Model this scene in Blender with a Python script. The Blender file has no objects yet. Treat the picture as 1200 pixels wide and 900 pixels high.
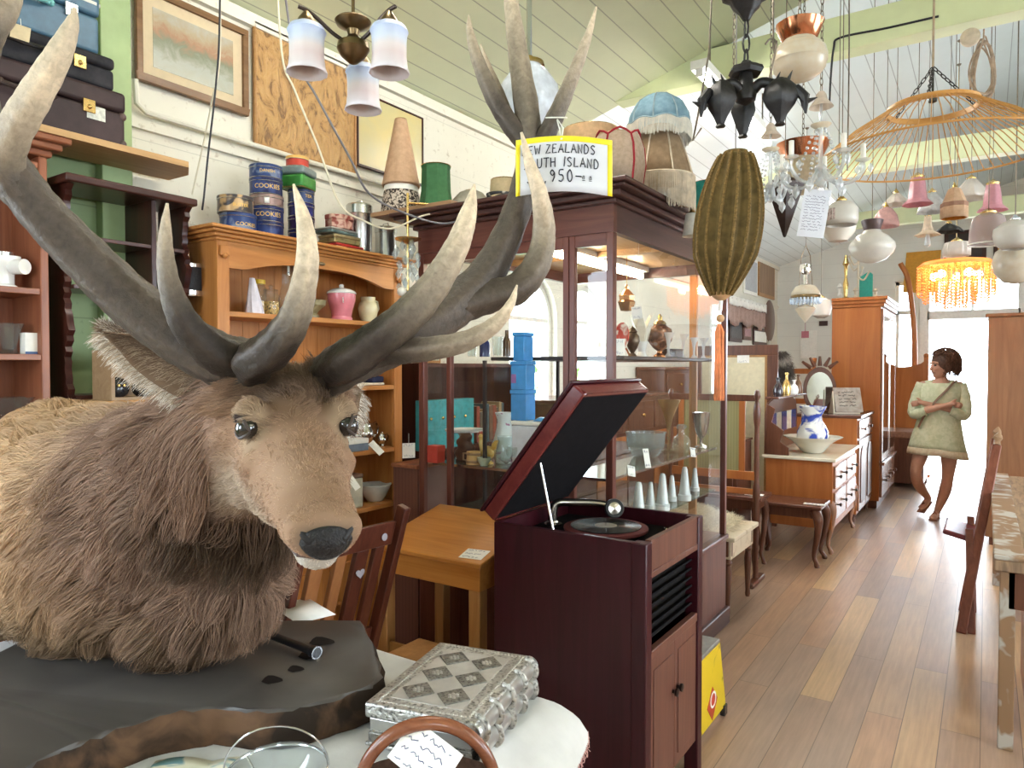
SKY, EXPO = 7.2, 1.3
import bpy, bmesh, math, random
import numpy as np
from mathutils import Vector, Matrix
from mathutils.kdtree import KDTree
random.seed(7); np.random.seed(7)
PI = math.pi
SC = bpy.context.scene
COL = SC.collection
EYE = Vector((0, 0, 1.5)); FPX = 830.0
YAW, PITCH = math.radians(33.8), math.radians(1.38)
FH = Vector((-math.sin(YAW), math.cos(YAW), 0)); RT = Vector((math.cos(YAW), math.sin(YAW), 0)); ZZ = Vector((0, 0, 1))
FW = FH*math.cos(PITCH) - ZZ*math.sin(PITCH); UP = ZZ*math.cos(PITCH) + FH*math.sin(PITCH)
def ray(px, py): return FW + RT*((px-600)/FPX) + UP*((450-py)/FPX)
def P(px, py, d): return EYE + ray(px, py)*d
def onx(px, py, X): r = ray(px, py); return EYE + r*(X/r.x)
def ony(px, py, Y): r = ray(px, py); return EYE + r*(Y/r.y)
def onz(px, py, Z): r = ray(px, py); return EYE + r*((Z-1.5)/r.z)
def V(*a): return Vector(a)
MATS = {}
def _new(name):
 m = bpy.data.materials.new(name); m.use_nodes = True
 nt = m.node_tree; b = nt.nodes['Principled BSDF']
 return m, nt, b
def _coords(nt, scale=(1, 1, 1), kind='Object'):
 tc = nt.nodes.new('ShaderNodeTexCoord'); mp = nt.nodes.new('ShaderNodeMapping')
 mp.inputs['Scale'].default_value = scale
 nt.links.new(tc.outputs[kind], mp.inputs['Vector']); return mp.outputs['Vector']
def _ramp(nt, fac, stops):
 r = nt.nodes.new('ShaderNodeValToRGB'); els = r.color_ramp.elements
 while len(els) < len(stops): els.new(0.5)
 for e, (p, c) in zip(els, stops): e.position = p; e.color = (c[0], c[1], c[2], 1)
 nt.links.new(fac, r.inputs['Fac']); return r.outputs['Color']
def _noise(nt, vec, scale, detail=4, rough=.55, dist=0):
 n = nt.nodes.new('ShaderNodeTexNoise'); n.inputs['Scale'].default_value = scale
 n.inputs['Detail'].default_value = detail; n.inputs['Roughness'].default_value = rough
 n.inputs['Distortion'].default_value = dist
 nt.links.new(vec, n.inputs['Vector']); return n.outputs['Fac']
def _bump(nt, b, h, strength=.2, dist=.01):
 n = nt.nodes.new('ShaderNodeBump'); n.inputs['Strength'].default_value = strength; n.inputs['Distance'].default_value = dist
 nt.links.new(h, n.inputs['Height']); nt.links.new(n.outputs['Normal'], b.inputs['Normal'])
def M(name, rgb, rough=.5, metal=0, var=.12, scale=30, bump=0, coat=0, alpha=1, trans=0, emit=None, es=0, sheen=0, sub=0):
 """painted / plain surface with a slight noise variation"""
 if name in MATS: return MATS[name]
 m, nt, b = _new(name)
 b.inputs['Roughness'].default_value = rough; b.inputs['Metallic'].default_value = metal
 b.inputs['Coat Weight'].default_value = coat; b.inputs['Transmission Weight'].default_value = trans
 b.inputs['Sheen Weight'].default_value = sheen
 if not metal: b.inputs['Specular IOR Level'].default_value = .12 if rough > .55 else (.3 if max(rgb) < .1 and rough > .25 else .45)
 if sub: b.inputs['Subsurface Weight'].default_value = sub; b.inputs['Subsurface Radius'].default_value = (.01, .008, .006)
 if emit: b.inputs['Emission Color'].default_value = (*emit, 1); b.inputs['Emission Strength'].default_value = es
 if var:
  v = _coords(nt); f = _noise(nt, v, scale)
  lo = [max(0, c*(1-var*1.6)) for c in rgb]; hi = [min(1, c*(1+var*1.2)) for c in rgb]
  nt.links.new(_ramp(nt, f, [(.3, lo), (.7, hi)]), b.inputs['Base Color'])
  if bump: _bump(nt, b, f, bump)
 else: b.inputs['Base Color'].default_value = (*rgb, 1)
 MATS[name] = m; return m
def wood(name, c1, c2, grain='Z', rough=.35, scale=1.0, coat=.15, c3=None):
 if name in MATS: return MATS[name]
 m, nt, b = _new(name)
 s = {'X': (1.2, 16, 16), 'Y': (16, 1.2, 16), 'Z': (16, 16, 1.2)}[grain]
 v = _coords(nt, tuple(q*scale for q in s))
 f = _noise(nt, v, 1.6, 6, .6, 1.2)
 mid = c3 or [(a+b_)/2 for a, b_ in zip(c1, c2)]
 nt.links.new(_ramp(nt, f, [(.28, c1), (.5, mid), (.72, c2)]), b.inputs['Base Color'])
 b.inputs['Roughness'].default_value = rough; b.inputs['Coat Weight'].default_value = coat
 b.inputs['Coat Roughness'].default_value = .2; b.inputs['Specular IOR Level'].default_value = .25; b.inputs['Coat Weight'].default_value = coat*.6
 _bump(nt, b, f, .08, .004)
 MATS[name] = m; return m
def thin_glass(name, tint=(1, 1, 1), rough=.02, ior=1.5, diff=0.0, dcol=(1, 1, 1)):
 """thin clear pane / glassware: Fresnel reflection over straight transmission"""
 if name in MATS: return MATS[name]
 m = bpy.data.materials.new(name); m.use_nodes = True; nt = m.node_tree; nt.nodes.clear()
 o = nt.nodes.new('ShaderNodeOutputMaterial'); mx = nt.nodes.new('ShaderNodeMixShader')
 t = nt.nodes.new('ShaderNodeBsdfTransparent'); g = nt.nodes.new('ShaderNodeBsdfGlossy'); lw = nt.nodes.new('ShaderNodeLayerWeight'); lw.inputs[0].default_value = .5
 t.inputs['Color'].default_value = (*tint, 1); g.inputs['Roughness'].default_value = rough; f0 = ((ior-1)/(ior+1))**2
 pw = nt.nodes.new('ShaderNodeMath'); pw.operation = 'POWER'; pw.inputs[1].default_value = 4.0; nt.links.new(lw.outputs['Facing'], pw.inputs[0])
 fr = nt.nodes.new('ShaderNodeMath'); fr.operation = 'MULTIPLY_ADD'; fr.inputs[1].default_value = 1-f0; fr.inputs[2].default_value = f0; nt.links.new(pw.outputs[0], fr.inputs[0])
 nt.links.new(fr.outputs[0], mx.inputs[0]); nt.links.new(t.outputs[0], mx.inputs[1]); nt.links.new(g.outputs[0], mx.inputs[2])
 last = mx.outputs[0]
 if diff:
  d = nt.nodes.new('ShaderNodeBsdfDiffuse'); d.inputs['Color'].default_value = (*dcol, 1)
  tl = nt.nodes.new('ShaderNodeBsdfTranslucent'); tl.inputs['Color'].default_value = (*dcol, 1)
  a = nt.nodes.new('ShaderNodeMixShader'); nt.links.new(d.outputs[0], a.inputs[1]); nt.links.new(tl.outputs[0], a.inputs[2])
  m2 = nt.nodes.new('ShaderNodeMixShader'); m2.inputs[0].default_value = diff
  nt.links.new(last, m2.inputs[1]); nt.links.new(a.outputs[0], m2.inputs[2]); last = m2.outputs[0]
 nt.links.new(last, o.inputs['Surface']); MATS[name] = m; return m
def cloth(name, rgb, trans=.5, rough=.8, rgb2=None, stripes=0, var=.1):
 """lamp-shade fabric / frosted glass: diffuse plus translucent"""
 if name in MATS: return MATS[name]
 m = bpy.data.materials.new(name); m.use_nodes = True; nt = m.node_tree; nt.nodes.clear()
 o = nt.nodes.new('ShaderNodeOutputMaterial'); mx = nt.nodes.new('ShaderNodeMixShader'); mx.inputs[0].default_value = trans
 d = nt.nodes.new('ShaderNodeBsdfPrincipled'); d.inputs['Roughness'].default_value = rough
 tl = nt.nodes.new('ShaderNodeBsdfTranslucent')
 v = _coords(nt); f = _noise(nt, v, 40 if not stripes else stripes)
 c2 = rgb2 or [min(1, c*(1+var)) for c in rgb]
 c = _ramp(nt, f, [(.35, [q*(1-var) for q in rgb]), (.65, c2)])
 nt.links.new(c, d.inputs['Base Color']); nt.links.new(c, tl.inputs['Color'])
 nt.links.new(d.outputs[0], mx.inputs[1]); nt.links.new(tl.outputs[0], mx.inputs[2]); nt.links.new(mx.outputs[0], o.inputs['Surface'])
 MATS[name] = m; return m
def glow(name, rgb, s):
 if name in MATS: return MATS[name]
 m = bpy.data.materials.new(name); m.use_nodes = True; nt = m.node_tree; nt.nodes.clear()
 o = nt.nodes.new('ShaderNodeOutputMaterial'); e = nt.nodes.new('ShaderNodeEmission')
 e.inputs[0].default_value = (*rgb, 1); e.inputs[1].default_value = s; nt.links.new(e.outputs[0], o.inputs['Surface'])
 MATS[name] = m; return m
def spots(name, rgb, rgb2, scale=20, thr=.5, soft=.02, rough=.4, metal=0, rgb3=None, stretch=(1, 1, 1), detail=2):
 """two-colour blotched pattern (painted flowers, speckle, marbling)"""
 if name in MATS: return MATS[name]
 m, nt, b = _new(name)
 f = _noise(nt, _coords(nt, stretch), scale, detail, .5, .6)
 st = [(max(0, thr-soft), rgb), (min(1, thr+soft), rgb2)]
 if rgb3: st.append((min(1, thr+.14), rgb3))
 nt.links.new(_ramp(nt, f, st), b.inputs['Base Color']); b.inputs['Roughness'].default_value = rough; b.inputs['Metallic'].default_value = metal
 b.inputs['Specular IOR Level'].default_value = .15 if rough > .5 else .4
 _bump(nt, b, f, .1, .003)
 MATS[name] = m; return m
class MB:
 def __init__(s): s.v = []; s.f = []; s.m = []; s.s = []
 def add(s, vs, fs, mi=0, smooth=False, T=None):
  o = len(s.v)
  for p in vs:
   p = Vector(p)
   s.v.append(T @ p if T is not None else p)
  for f in fs: s.f.append([i+o for i in f]); s.m.append(mi); s.s.append(smooth)
  return s
 def box(s, x0, x1, y0, y1, z0, z1, mi=0, T=None):
  vs = [(x0, y0, z0), (x1, y0, z0), (x1, y1, z0), (x0, y1, z0), (x0, y0, z1), (x1, y0, z1), (x1, y1, z1), (x0, y1, z1)]
  return s.add(vs, [(0, 3, 2, 1), (4, 5, 6, 7), (0, 1, 5, 4), (1, 2, 6, 5), (2, 3, 7, 6), (3, 0, 4, 7)], mi, False, T)
 def bar(s, a, b, w, h, mi=0, up=ZZ):
  """square bar from a to b"""
  a, b = Vector(a), Vector(b); d = (b-a); L = d.length; d.normalize()
  if abs(d.dot(up)) > .98: up = Vector((1, 0, 0))
  x = d.cross(up).normalized(); y = x.cross(d).normalized()
  T = Matrix.Translation(a) @ Matrix((x, d, y)).transposed().to_4x4()
  return s.box(-w/2, w/2, 0, L, -h/2, h/2, mi, T)
 def lathe(s, prof, n=24, o=(0, 0, 0), mi=0, T=None, rib=None, sx=1, sy=1, smooth=True, arc=None):
  """profile of (r,z); rib(theta,z)->factor"""
  vs, fs = [], []; o = Vector(o); k = len(prof); full = arc is None
  nn = n if full else n+1
  for j in range(nn):
   t = 2*PI*j/n if full else arc[0]+(arc[1]-arc[0])*j/n
   for (r, z) in prof:
    q = r*(rib(t, z) if rib else 1)
    vs.append((o.x+q*math.cos(t)*sx, o.y+q*math.sin(t)*sy, o.z+z))
  for j in range(n):
   a, b = j*k, ((j+1) % nn)*k
   for i in range(k-1): fs.append((a+i, b+i, b+i+1, a+i+1))
  return s.add(vs, fs, mi, smooth, T)
 def tube(s, pts, r, n=8, closed=False, mi=0, caps=True, smooth=True, T=None, flat=1.0):
  pts = [Vector(p) for p in pts]; k = len(pts)
  rs = r if isinstance(r, (list, tuple)) else [r]*k
  tang = []
  for i in range(k):
   if closed: t = pts[(i+1) % k]-pts[i-1]
   else: t = pts[min(i+1, k-1)]-pts[max(i-1, 0)]
   if t.length < 1e-9: t = Vector((0, 0, 1))
   tang.append(t.normalized())
  ref = Vector((0, 0, 1)) if abs(tang[0].z) < .9 else Vector((1, 0, 0))
  nx = tang[0].cross(ref).normalized(); vs = []
  for i in range(k):
   t = tang[i]; nx = (nx - t*nx.dot(t))
   if nx.length < 1e-6: nx = t.orthogonal()
   nx.normalize(); ny = t.cross(nx)
   for j in range(n):
    a = 2*PI*j/n; vs.append(pts[i]+nx*(rs[i]*math.cos(a))+ny*(rs[i]*flat*math.sin(a)))
  fs = []
  for i in range(k if closed else k-1):
   a, b = i*n, ((i+1) % k)*n
   for j in range(n): fs.append((a+j, a+(j+1) % n, b+(j+1) % n, b+j))
  if caps and not closed: fs.append(tuple(reversed(range(n)))); fs.append(tuple(range((k-1)*n, k*n)))
  return s.add(vs, fs, mi, smooth, T)
 def prism(s, poly, z0, z1, mi=0, T=None, smooth=False):
  """polygon in local XY, extruded in z"""
  k = len(poly); vs = [(p[0], p[1], z0) for p in poly]+[(p[0], p[1], z1) for p in poly]
  fs = [tuple(reversed(range(k))), tuple(range(k, 2*k))]+[(i, (i+1) % k, k+(i+1) % k, k+i) for i in range(k)]
  return s.add(vs, fs, mi, smooth, T)
 def ball(s, c, r, n=16, sx=1, sy=1, sz=1, mi=0, T=None):
  k = max(4, n//2)
  prof = [(r*math.sin(PI*i/k), -r*math.cos(PI*i/k)*sz) for i in range(k+1)]
  return s.lathe(prof, n, c, mi, T, None, sx, sy)
 def grid(s, fn, nu, nv, mi=0, closed=False, smooth=True):
  vs = [fn(i/(nu if closed else nu-1), j/(nv-1)) for i in range(nu) for j in range(nv)]
  fs = []
  for i in range(nu if closed else nu-1):
   for j in range(nv-1):
    a, b = i*nv+j, ((i+1) % nu)*nv+j; fs.append((a, b, b+1, a+1))
  return s.add(vs, fs, mi, smooth)
 def text(s, string, size, T, mi=0, thick=.0006, wrap=None):
  """lettering from the built-in font: centred in local XY, standing in +z; wrap = cylinder radius"""
  vs, fs = glyphs(string); o = [(x*size, y*size, z*thick) for x, y, z in vs]
  if wrap:
   o = [((wrap+z)*math.sin(x/wrap), -(wrap+z)*math.cos(x/wrap), y) for x, y, z in o]
  return s.add(o, fs, mi, False, T)
 def build(s, name, mats, parent=None, world=True, bevel=0, solid=0, subsurf=0, sharp=38, bseg=2):
  if not isinstance(mats, (list, tuple)): mats = [mats]
  if parent is not None and world:
   inv = root_matrix(parent).inverted(); vs = [inv @ p for p in s.v]
  else: vs = s.v
  me = bpy.data.meshes.new(name); me.from_pydata([tuple(p) for p in vs], [], s.f)
  for q in mats: me.materials.append(q)
  me.polygons.foreach_set('material_index', s.m); me.polygons.foreach_set('use_smooth', s.s)
  bm = bmesh.new(); bm.from_mesh(me); bmesh.ops.remove_doubles(bm, verts=bm.verts, dist=1e-6)
  bmesh.ops.recalc_face_normals(bm, faces=bm.faces); bm.to_mesh(me); bm.free()
  if sharp: me.set_sharp_from_angle(angle=math.radians(sharp))
  ob = bpy.data.objects.new(name, me); COL.objects.link(ob)
  if solid:
   q = ob.modifiers.new('solid', 'SOLIDIFY'); q.thickness = solid; q.offset = 0
  if bevel:
   q = ob.modifiers.new('bevel', 'BEVEL'); q.width = bevel; q.segments = bseg; q.limit_method = 'ANGLE'; q.angle_limit = math.radians(40)
  if subsurf:
   q = ob.modifiers.new('sub', 'SUBSURF'); q.levels = subsurf; q.render_levels = subsurf
  if parent is not None: ob.parent = parent
  return ob
def root_matrix(o):
 m = Matrix.LocRotScale(o.location, o.rotation_euler, o.scale)
 return root_matrix(o.parent) @ m if o.parent else m
_GL = {}
def glyphs(string):
 if string in _GL: return _GL[string]
 cu = bpy.data.curves.new('lettering', 'FONT'); cu.body = string; cu.size = 1; cu.align_x = 'CENTER'; cu.align_y = 'CENTER'; cu.extrude = 1.0; cu.resolution_u = 3
 ob = bpy.data.objects.new('lettering', cu); COL.objects.link(ob)
 dg = bpy.context.evaluated_depsgraph_get(); me = bpy.data.meshes.new_from_object(ob.evaluated_get(dg))
 vs = [tuple(v.co) for v in me.vertices]; fs = [tuple(p.vertices) for p in me.polygons]
 bpy.data.objects.remove(ob); bpy.data.curves.remove(cu); bpy.data.meshes.remove(me)
 _GL[string] = (vs, fs); return _GL[string]
def tag(o, label=None, cat=None, group=None, kind=None):
 if label: o['label'] = label
 if cat: o['category'] = cat
 if group: o['group'] = group
 if kind: o['kind'] = kind
 return o
def thing(name, label, cat, loc=(0, 0, 0), rz=0, group=None):
 o = bpy.data.objects.new(name, None); COL.objects.link(o); o.empty_display_size = .05
 o.location = loc; o.rotation_euler = (0, 0, rz); return tag(o, label, cat, group)
def solo(name, label, cat, mb, mats, group=None, **k):
 """a thing that is one mesh: origin moved to the middle of its base"""
 xs = [p.x for p in mb.v]; ys = [p.y for p in mb.v]; zs = [p.z for p in mb.v]
 c = Vector(((min(xs)+max(xs))/2, (min(ys)+max(ys))/2, min(zs)))
 mb.v = [p-c for p in mb.v]; o = mb.build(name, mats, None, **k); o.location = c
 return tag(o, label, cat, group)
def struct(name, mb, mats, **k):
 o = mb.build(name, mats, None, **k); o['kind'] = 'structure'; return o
def dup(o, loc=None, rz=None, label=None, group=None, parent=None, scale=None):
 c = o.copy(); COL.objects.link(c)
 if parent is not None: c.parent = parent
 for ch in list(o.children): dup(ch, parent=c)
 if loc is not None: c.location = loc
 if rz is not None: c.rotation_euler = (0, 0, rz)
 if scale is not None: c.scale = (scale,)*3
 if label: c['label'] = label
 if group: c['group'] = group
 return c
def tr(x, y, z, rz=0, rx=0, ry=0):
 return Matrix.Translation((x, y, z)) @ Matrix.Rotation(rz, 4, 'Z') @ Matrix.Rotation(rx, 4, 'X') @ Matrix.Rotation(ry, 4, 'Y')
def spline(pts, n=8):
 """Catmull-Rom through points (any dimension)"""
 pts = [np.array(p, float) for p in pts]; out = []
 q = [2*pts[0]-pts[1]]+pts+[2*pts[-1]-pts[-2]]
 for i in range(1, len(q)-2):
  a, b, c, d = q[i-1], q[i], q[i+1], q[i+2]
  for k in range(n):
   t = k/n; out.append(.5*((2*b)+(c-a)*t+(2*a-5*b+4*c-d)*t*t+(3*b-a-3*c+d)*t**3))
 out.append(pts[-1]); return out
def chain(mb, a, b, L=.03, w=.010, r=.0022, mi=0, seg=10):
 a, b = Vector(a), Vector(b); d = b-a; n = max(1, int(d.length/(L*.8))); u = d.normalized()
 x = u.orthogonal().normalized(); y = u.cross(x)
 for i in range(n):
  c = a+d*((i+.5)/n); h = d.length/n*.62; s = x if i % 2 else y
  mb.tube([c+u*(h*math.sin(2*PI*k/seg))+s*(w/2*math.cos(2*PI*k/seg)) for k in range(seg)], r, 5, True, mi)
 return mb
STROKES = {
'A': [[(0, 0), (.45, 1.35), (.9, 0)], [(.2, .5), (.72, .5)]], 'B': [[(.1, 0), (.1, 1.35), (.6, 1.2), (.6, .8), (.1, .7), (.7, .55), (.7, .1), (.1, 0)]],
'D': [[(.1, 0), (.1, 1.35), (.6, 1.15), (.8, .7), (.6, .15), (.1, 0)]], 'E': [[(.8, 1.3), (.15, 1.3), (.1, 0), (.8, .05)], [(.12, .7), (.6, .7)]],
'H': [[(.1, 0), (.1, 1.35)], [(.8, 0), (.8, 1.35)], [(.1, .7), (.8, .7)]], 'I': [[(.4, 0), (.5, 1.4)]], 'L': [[(.2, 1.35), (.1, .02), (.8, .05)]],
'N': [[(.1, 0), (.1, 1.35), (.75, 0), (.8, 1.35)]], 'O': [[(.45, 1.3), (.1, .9), (.1, .4), (.45, 0), (.8, .4), (.8, .9), (.45, 1.3)]],
'S': [[(.8, 1.2), (.45, 1.35), (.15, 1.05), (.4, .75), (.75, .4), (.5, .02), (.1, .15)]], 'T': [[(0, 1.32), (.95, 1.35)], [(.48, 1.34), (.45, 0)]],
'U': [[(.1, 1.35), (.1, .3), (.4, 0), (.75, .3), (.78, 1.35)]], 'W': [[(0, 1.35), (.25, 0), (.5, .9), (.75, 0), (1, 1.35)]],
'Z': [[(.1, 1.3), (.8, 1.3), (.05, .02), (.85, .05)]], '$': [[(.75, 1.1), (.45, 1.25), (.2, 1.0), (.7, .4), (.45, .1), (.15, .25)], [(.45, -.1), (.48, 1.45)]],
'2': [[(.15, 1.1), (.4, 1.35), (.7, 1.1), (.1, .02), (.8, .05)]], '5': [[(.75, 1.35), (.25, 1.3), (.2, .8), (.6, .75), (.75, .4), (.5, .02), (.1, .1)]],
'9': [[(.7, 1.0), (.4, 1.35), (.15, 1.0), (.4, .7), (.7, 1.0), (.65, .5), (.45, 0)]], '0': [[(.45, 1.35), (.15, .9), (.2, .3), (.45, 0), (.75, .4), (.7, 1), (.45, 1.35)]],
',': [[(.3, .1), (.2, -.25)]], '-': [[(.05, .6), (.9, .62)]], ' ': []}
def write(mb, string, h, fn, x0, y0, mi=0, r=.001, jit=.03):
 """pen strokes laid on a surface: fn(x,y) -> point on the paper"""
 x = x0
 for ch in string:
  for st in STROKES.get(ch, []):
   pts = [(x+(p[0]+random.uniform(-jit, jit))*h*.62, y0+(p[1]+random.uniform(-jit, jit))*h/1.35) for p in st]
   if len(pts) > 2: pts = [tuple(q) for q in spline(pts, 3)] if ch in 'SOUD25$90B' else pts
   mb.tube([fn(*p) for p in pts], r, 5, False, mi)
  x += h*.62*(1.15 if ch not in 'I ,' else .85)
def scribble(mb, fn, w, h, rows, r=.0006, mi=0, mx=.1, my=.15):
 """illegible handwriting lines"""
 for k in range(rows):
  y = h*(1-my-(1-2*my)*k/max(1, rows-1)); x = w*mx; pts = []; end = w*(1-mx*random.uniform(1, 2.5))
  while x < end:
   pts.append(fn(x, y+random.uniform(-.3, .3)*h/rows*.7)); x += w*.035
   if random.random() < .13 and len(pts) > 2:
    mb.tube(pts, r, 4, False, mi); pts = []; x += w*.04
  if len(pts) > 1: mb.tube(pts, r, 4, False, mi)
def card(name, label, c, w, h, ux, uy, mats=None, rows=3, string=None, cat='price tag', group=None, th=.0012):
 """a paper tag: centre c, ux / uy unit directions in its plane; optional string from its top to a point"""
 c, ux, uy = Vector(c), Vector(ux).normalized(), Vector(uy).normalized(); n = ux.cross(uy).normalized(); uy = n.cross(ux)
 if n.dot(EYE-c) < 0: n = -n
 def fn(x, y, o=th*.6+.0002): return c+ux*(x-w/2)+uy*(y-h/2)+n*o
 low = c-ux*0-uy*h/2
 t = thing(name, label, cat, low, 0, group)
 mb = MB(); q = [fn(0, 0, 0), fn(w, 0, 0), fn(w, h, 0), fn(0, h, 0)]
 o = [p-n*th/2 for p in q]+[p+n*th/2 for p in q]
 mb.add(o, [(0, 3, 2, 1), (4, 5, 6, 7), (0, 1, 5, 4), (1, 2, 6, 5), (2, 3, 7, 6), (3, 0, 4, 7)])
 mb.build('paper', mats or M('tag_paper', (.86, .84, .78), .8, var=.04), t)
 if rows:
  mb = MB(); scribble(mb, fn, w, h, rows, max(.0005, w*.008)); mb.build('handwriting', M('pen_ink', (.12, .12, .22), .6, var=0), t)
 if string is not None:
  mb = MB(); s = Vector(string); a = c+uy*h*.42
  mb.tube([a, a*.5+s*.5+V(0, 0, -.004), s], .0009, 5); mb.build('string', M('white_string', (.8, .78, .7), .9, var=0), t)
 return t
XW, YE, YB, XR = -2.8, 11.85, -2.4, 4.0       # left wall, end wall, back wall, right wall
EAVE, RIDGE_X = 3.1, .6
SL = math.tan(math.radians(16.7)); RIDGE = EAVE+(RIDGE_X-XW)*SL
def ceil_z(x): return EAVE+(x-XW)*SL if x < RIDGE_X else RIDGE-(x-RIDGE_X)*SL
def boards(name, rgb, axis, width, dirt=None, rough=.6, groove=.035, dark=.55, bump=.35):
 """painted boards: grooves every `width`, slight tone change per board"""
 if name in MATS: return MATS[name]
 m, nt, b = _new(name)
 tc = nt.nodes.new('ShaderNodeTexCoord'); sp = nt.nodes.new('ShaderNodeSeparateXYZ'); nt.links.new(tc.outputs['Object'], sp.inputs[0])
 d = nt.nodes.new('ShaderNodeMath'); d.operation = 'DIVIDE'; d.inputs[1].default_value = width; nt.links.new(sp.outputs[axis], d.inputs[0])
 fr = nt.nodes.new('ShaderNodeMath'); fr.operation = 'FRACT'; nt.links.new(d.outputs[0], fr.inputs[0])
 lt = nt.nodes.new('ShaderNodeMath'); lt.operation = 'GREATER_THAN'; lt.inputs[1].default_value = groove; nt.links.new(fr.outputs[0], lt.inputs[0])
 v = tc.outputs['Object']; f = _noise(nt, v, 2.2, 6, .65); f2 = _noise(nt, v, 25, 4, .6)
 base = _ramp(nt, f, [(.3, [c*.93 for c in rgb]), (.6, rgb)])
 if dirt:
  mx = nt.nodes.new('ShaderNodeMix'); mx.data_type = 'RGBA'; cr = _ramp(nt, f2, [(.6, (0, 0, 0)), (.74, (1, 1, 1))])
  nt.links.new(cr, mx.inputs[0]); nt.links.new(base, mx.inputs[6]); mx.inputs[7].default_value = (*dirt, 1); base = mx.outputs[2]
 g = nt.nodes.new('ShaderNodeMix'); g.data_type = 'RGBA'; nt.links.new(lt.outputs[0], g.inputs[0])
 g.inputs[6].default_value = (*[c*dark for c in rgb], 1); nt.links.new(base, g.inputs[7]); nt.links.new(g.outputs[2], b.inputs['Base Color'])
 b.inputs['Roughness'].default_value = rough; _bump(nt, b, lt.outputs[0], bump, .004)
 MATS[name] = m; return m
m_wallw = boards('white_boards', (.74, .71, .61), 'Z', .30, (.50, .44, .35), .7, .012, .75)
m_wallg = boards('green_boards', (.24, .32, .14), 'Z', .42, (.16, .22, .10), .6, .012, .7)
m_wallend = boards('grey_boards', (.76, .75, .69), 'Z', .22, None, .7, .02, .8)
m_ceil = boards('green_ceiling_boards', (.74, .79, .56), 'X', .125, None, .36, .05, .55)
m_ceil_sheen = boards('sheen_ceiling_boards', (.78, .84, .85), 'X', .125, None, .26, .05, .6)  # paler colour stands for door light reflected in the gloss ceiling paint
m_beam = M('beam_paint', (.64, .69, .42), .5, var=.06, scale=4)
m_greentrim = M('green_trim_paint', (.34, .45, .21), .5, var=.1, scale=6)
m_whitepaint = M('white_gloss_paint', (.78, .77, .74), .4, var=.05)
def floor_mat():
 m, nt, b = _new('floor_boards')
 tc = nt.nodes.new('ShaderNodeTexCoord'); mp = nt.nodes.new('ShaderNodeMapping'); mp.inputs['Rotation'].default_value = (0, 0, PI/2)
 nt.links.new(tc.outputs['Object'], mp.inputs['Vector'])
 br = nt.nodes.new('ShaderNodeTexBrick'); br.offset = .37; br.squash = 1
 for k, q in (('Scale', 1), ('Mortar Size', .0018), ('Mortar Smooth', .1), ('Bias', 0), ('Brick Width', 1.7), ('Row Height', .138)): br.inputs[k].default_value = q
 br.inputs['Color1'].default_value = (0, 0, 0, 1); br.inputs['Color2'].default_value = (1, 1, 1, 1); br.inputs['Mortar'].default_value = (.5, .5, .5, 1)
 nt.links.new(mp.outputs['Vector'], br.inputs['Vector'])
 tone = _ramp(nt, br.outputs['Color'], [(0, (.43, .29, .205)), (.3, (.355, .24, .175)), (.52, (.47, .285, .175)), (.7, (.39, .27, .20)), (.84, (.46, .305, .19)), (.93, (.56, .37, .205)), (1, (.60, .41, .23))])
 st = nt.nodes.new('ShaderNodeMapping'); st.inputs['Scale'].default_value = (30, 1.6, 1); nt.links.new(tc.outputs['Object'], st.inputs['Vector'])
 gr = _noise(nt, st.outputs['Vector'], 2, 6, .6); gc = _ramp(nt, gr, [(.25, (.78, .78, .78)), (.75, (1.12, 1.1, 1.08))])
 mu = nt.nodes.new('ShaderNodeMix'); mu.data_type = 'RGBA'; mu.blend_type = 'MULTIPLY'; mu.inputs[0].default_value = 1
 nt.links.new(tone, mu.inputs[6]); nt.links.new(gc, mu.inputs[7])
 wn = _noise(nt, tc.outputs['Object'], 1.1, 5, .6); wc = _ramp(nt, wn, [(.35, (.86, .86, .88)), (.65, (1.06, 1.03, 1.0))])
 m3 = nt.nodes.new('ShaderNodeMix'); m3.data_type = 'RGBA'; m3.blend_type = 'MULTIPLY'; m3.inputs[0].default_value = 1
 nt.links.new(mu.outputs[2], m3.inputs[6]); nt.links.new(wc, m3.inputs[7])
 sm = nt.nodes.new('ShaderNodeMix'); sm.data_type = 'RGBA'; nt.links.new(br.outputs['Fac'], sm.inputs[0]); nt.links.new(m3.outputs[2], sm.inputs[6]); sm.inputs[7].default_value = (.17, .11, .075, 1)
 nt.links.new(sm.outputs[2], b.inputs['Base Color'])
 rr = nt.nodes.new('ShaderNodeMapRange'); rr.inputs['To Min'].default_value = .30; rr.inputs['To Max'].default_value = .46; nt.links.new(wn, rr.inputs['Value']); nt.links.new(rr.outputs[0], b.inputs['Roughness'])
 inv = nt.nodes.new('ShaderNodeMath'); inv.operation = 'SUBTRACT'; inv.inputs[0].default_value = 1; nt.links.new(br.outputs['Fac'], inv.inputs[1])
 _bump(nt, b, inv.outputs[0], .25, .003); return m
struct('floor', MB().box(XW-.2, XR+.2, YB-.2, YE+.2, -.1, 0), floor_mat())
def slope(y0, y1, x0=XW-.2, x1=XR+.2, th=.06):
 mb = MB()
 for (a, b) in ((x0, RIDGE_X), (RIDGE_X, x1)):
  za, zb = (EAVE+(a-XW)*SL, RIDGE) if a < RIDGE_X else (RIDGE, RIDGE-(b-RIDGE_X)*SL)
  vs = [(a, y0, za), (b, y0, zb), (b, y1, zb), (a, y1, za)]; vs += [(p[0], p[1], p[2]+th) for p in vs]
  mb.add(vs, [(0, 3, 2, 1), (4, 5, 6, 7), (0, 1, 5, 4), (1, 2, 6, 5), (2, 3, 7, 6), (3, 0, 4, 7)])
 return mb
BEAMS = (4.5, 7.35, 10.2)
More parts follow.
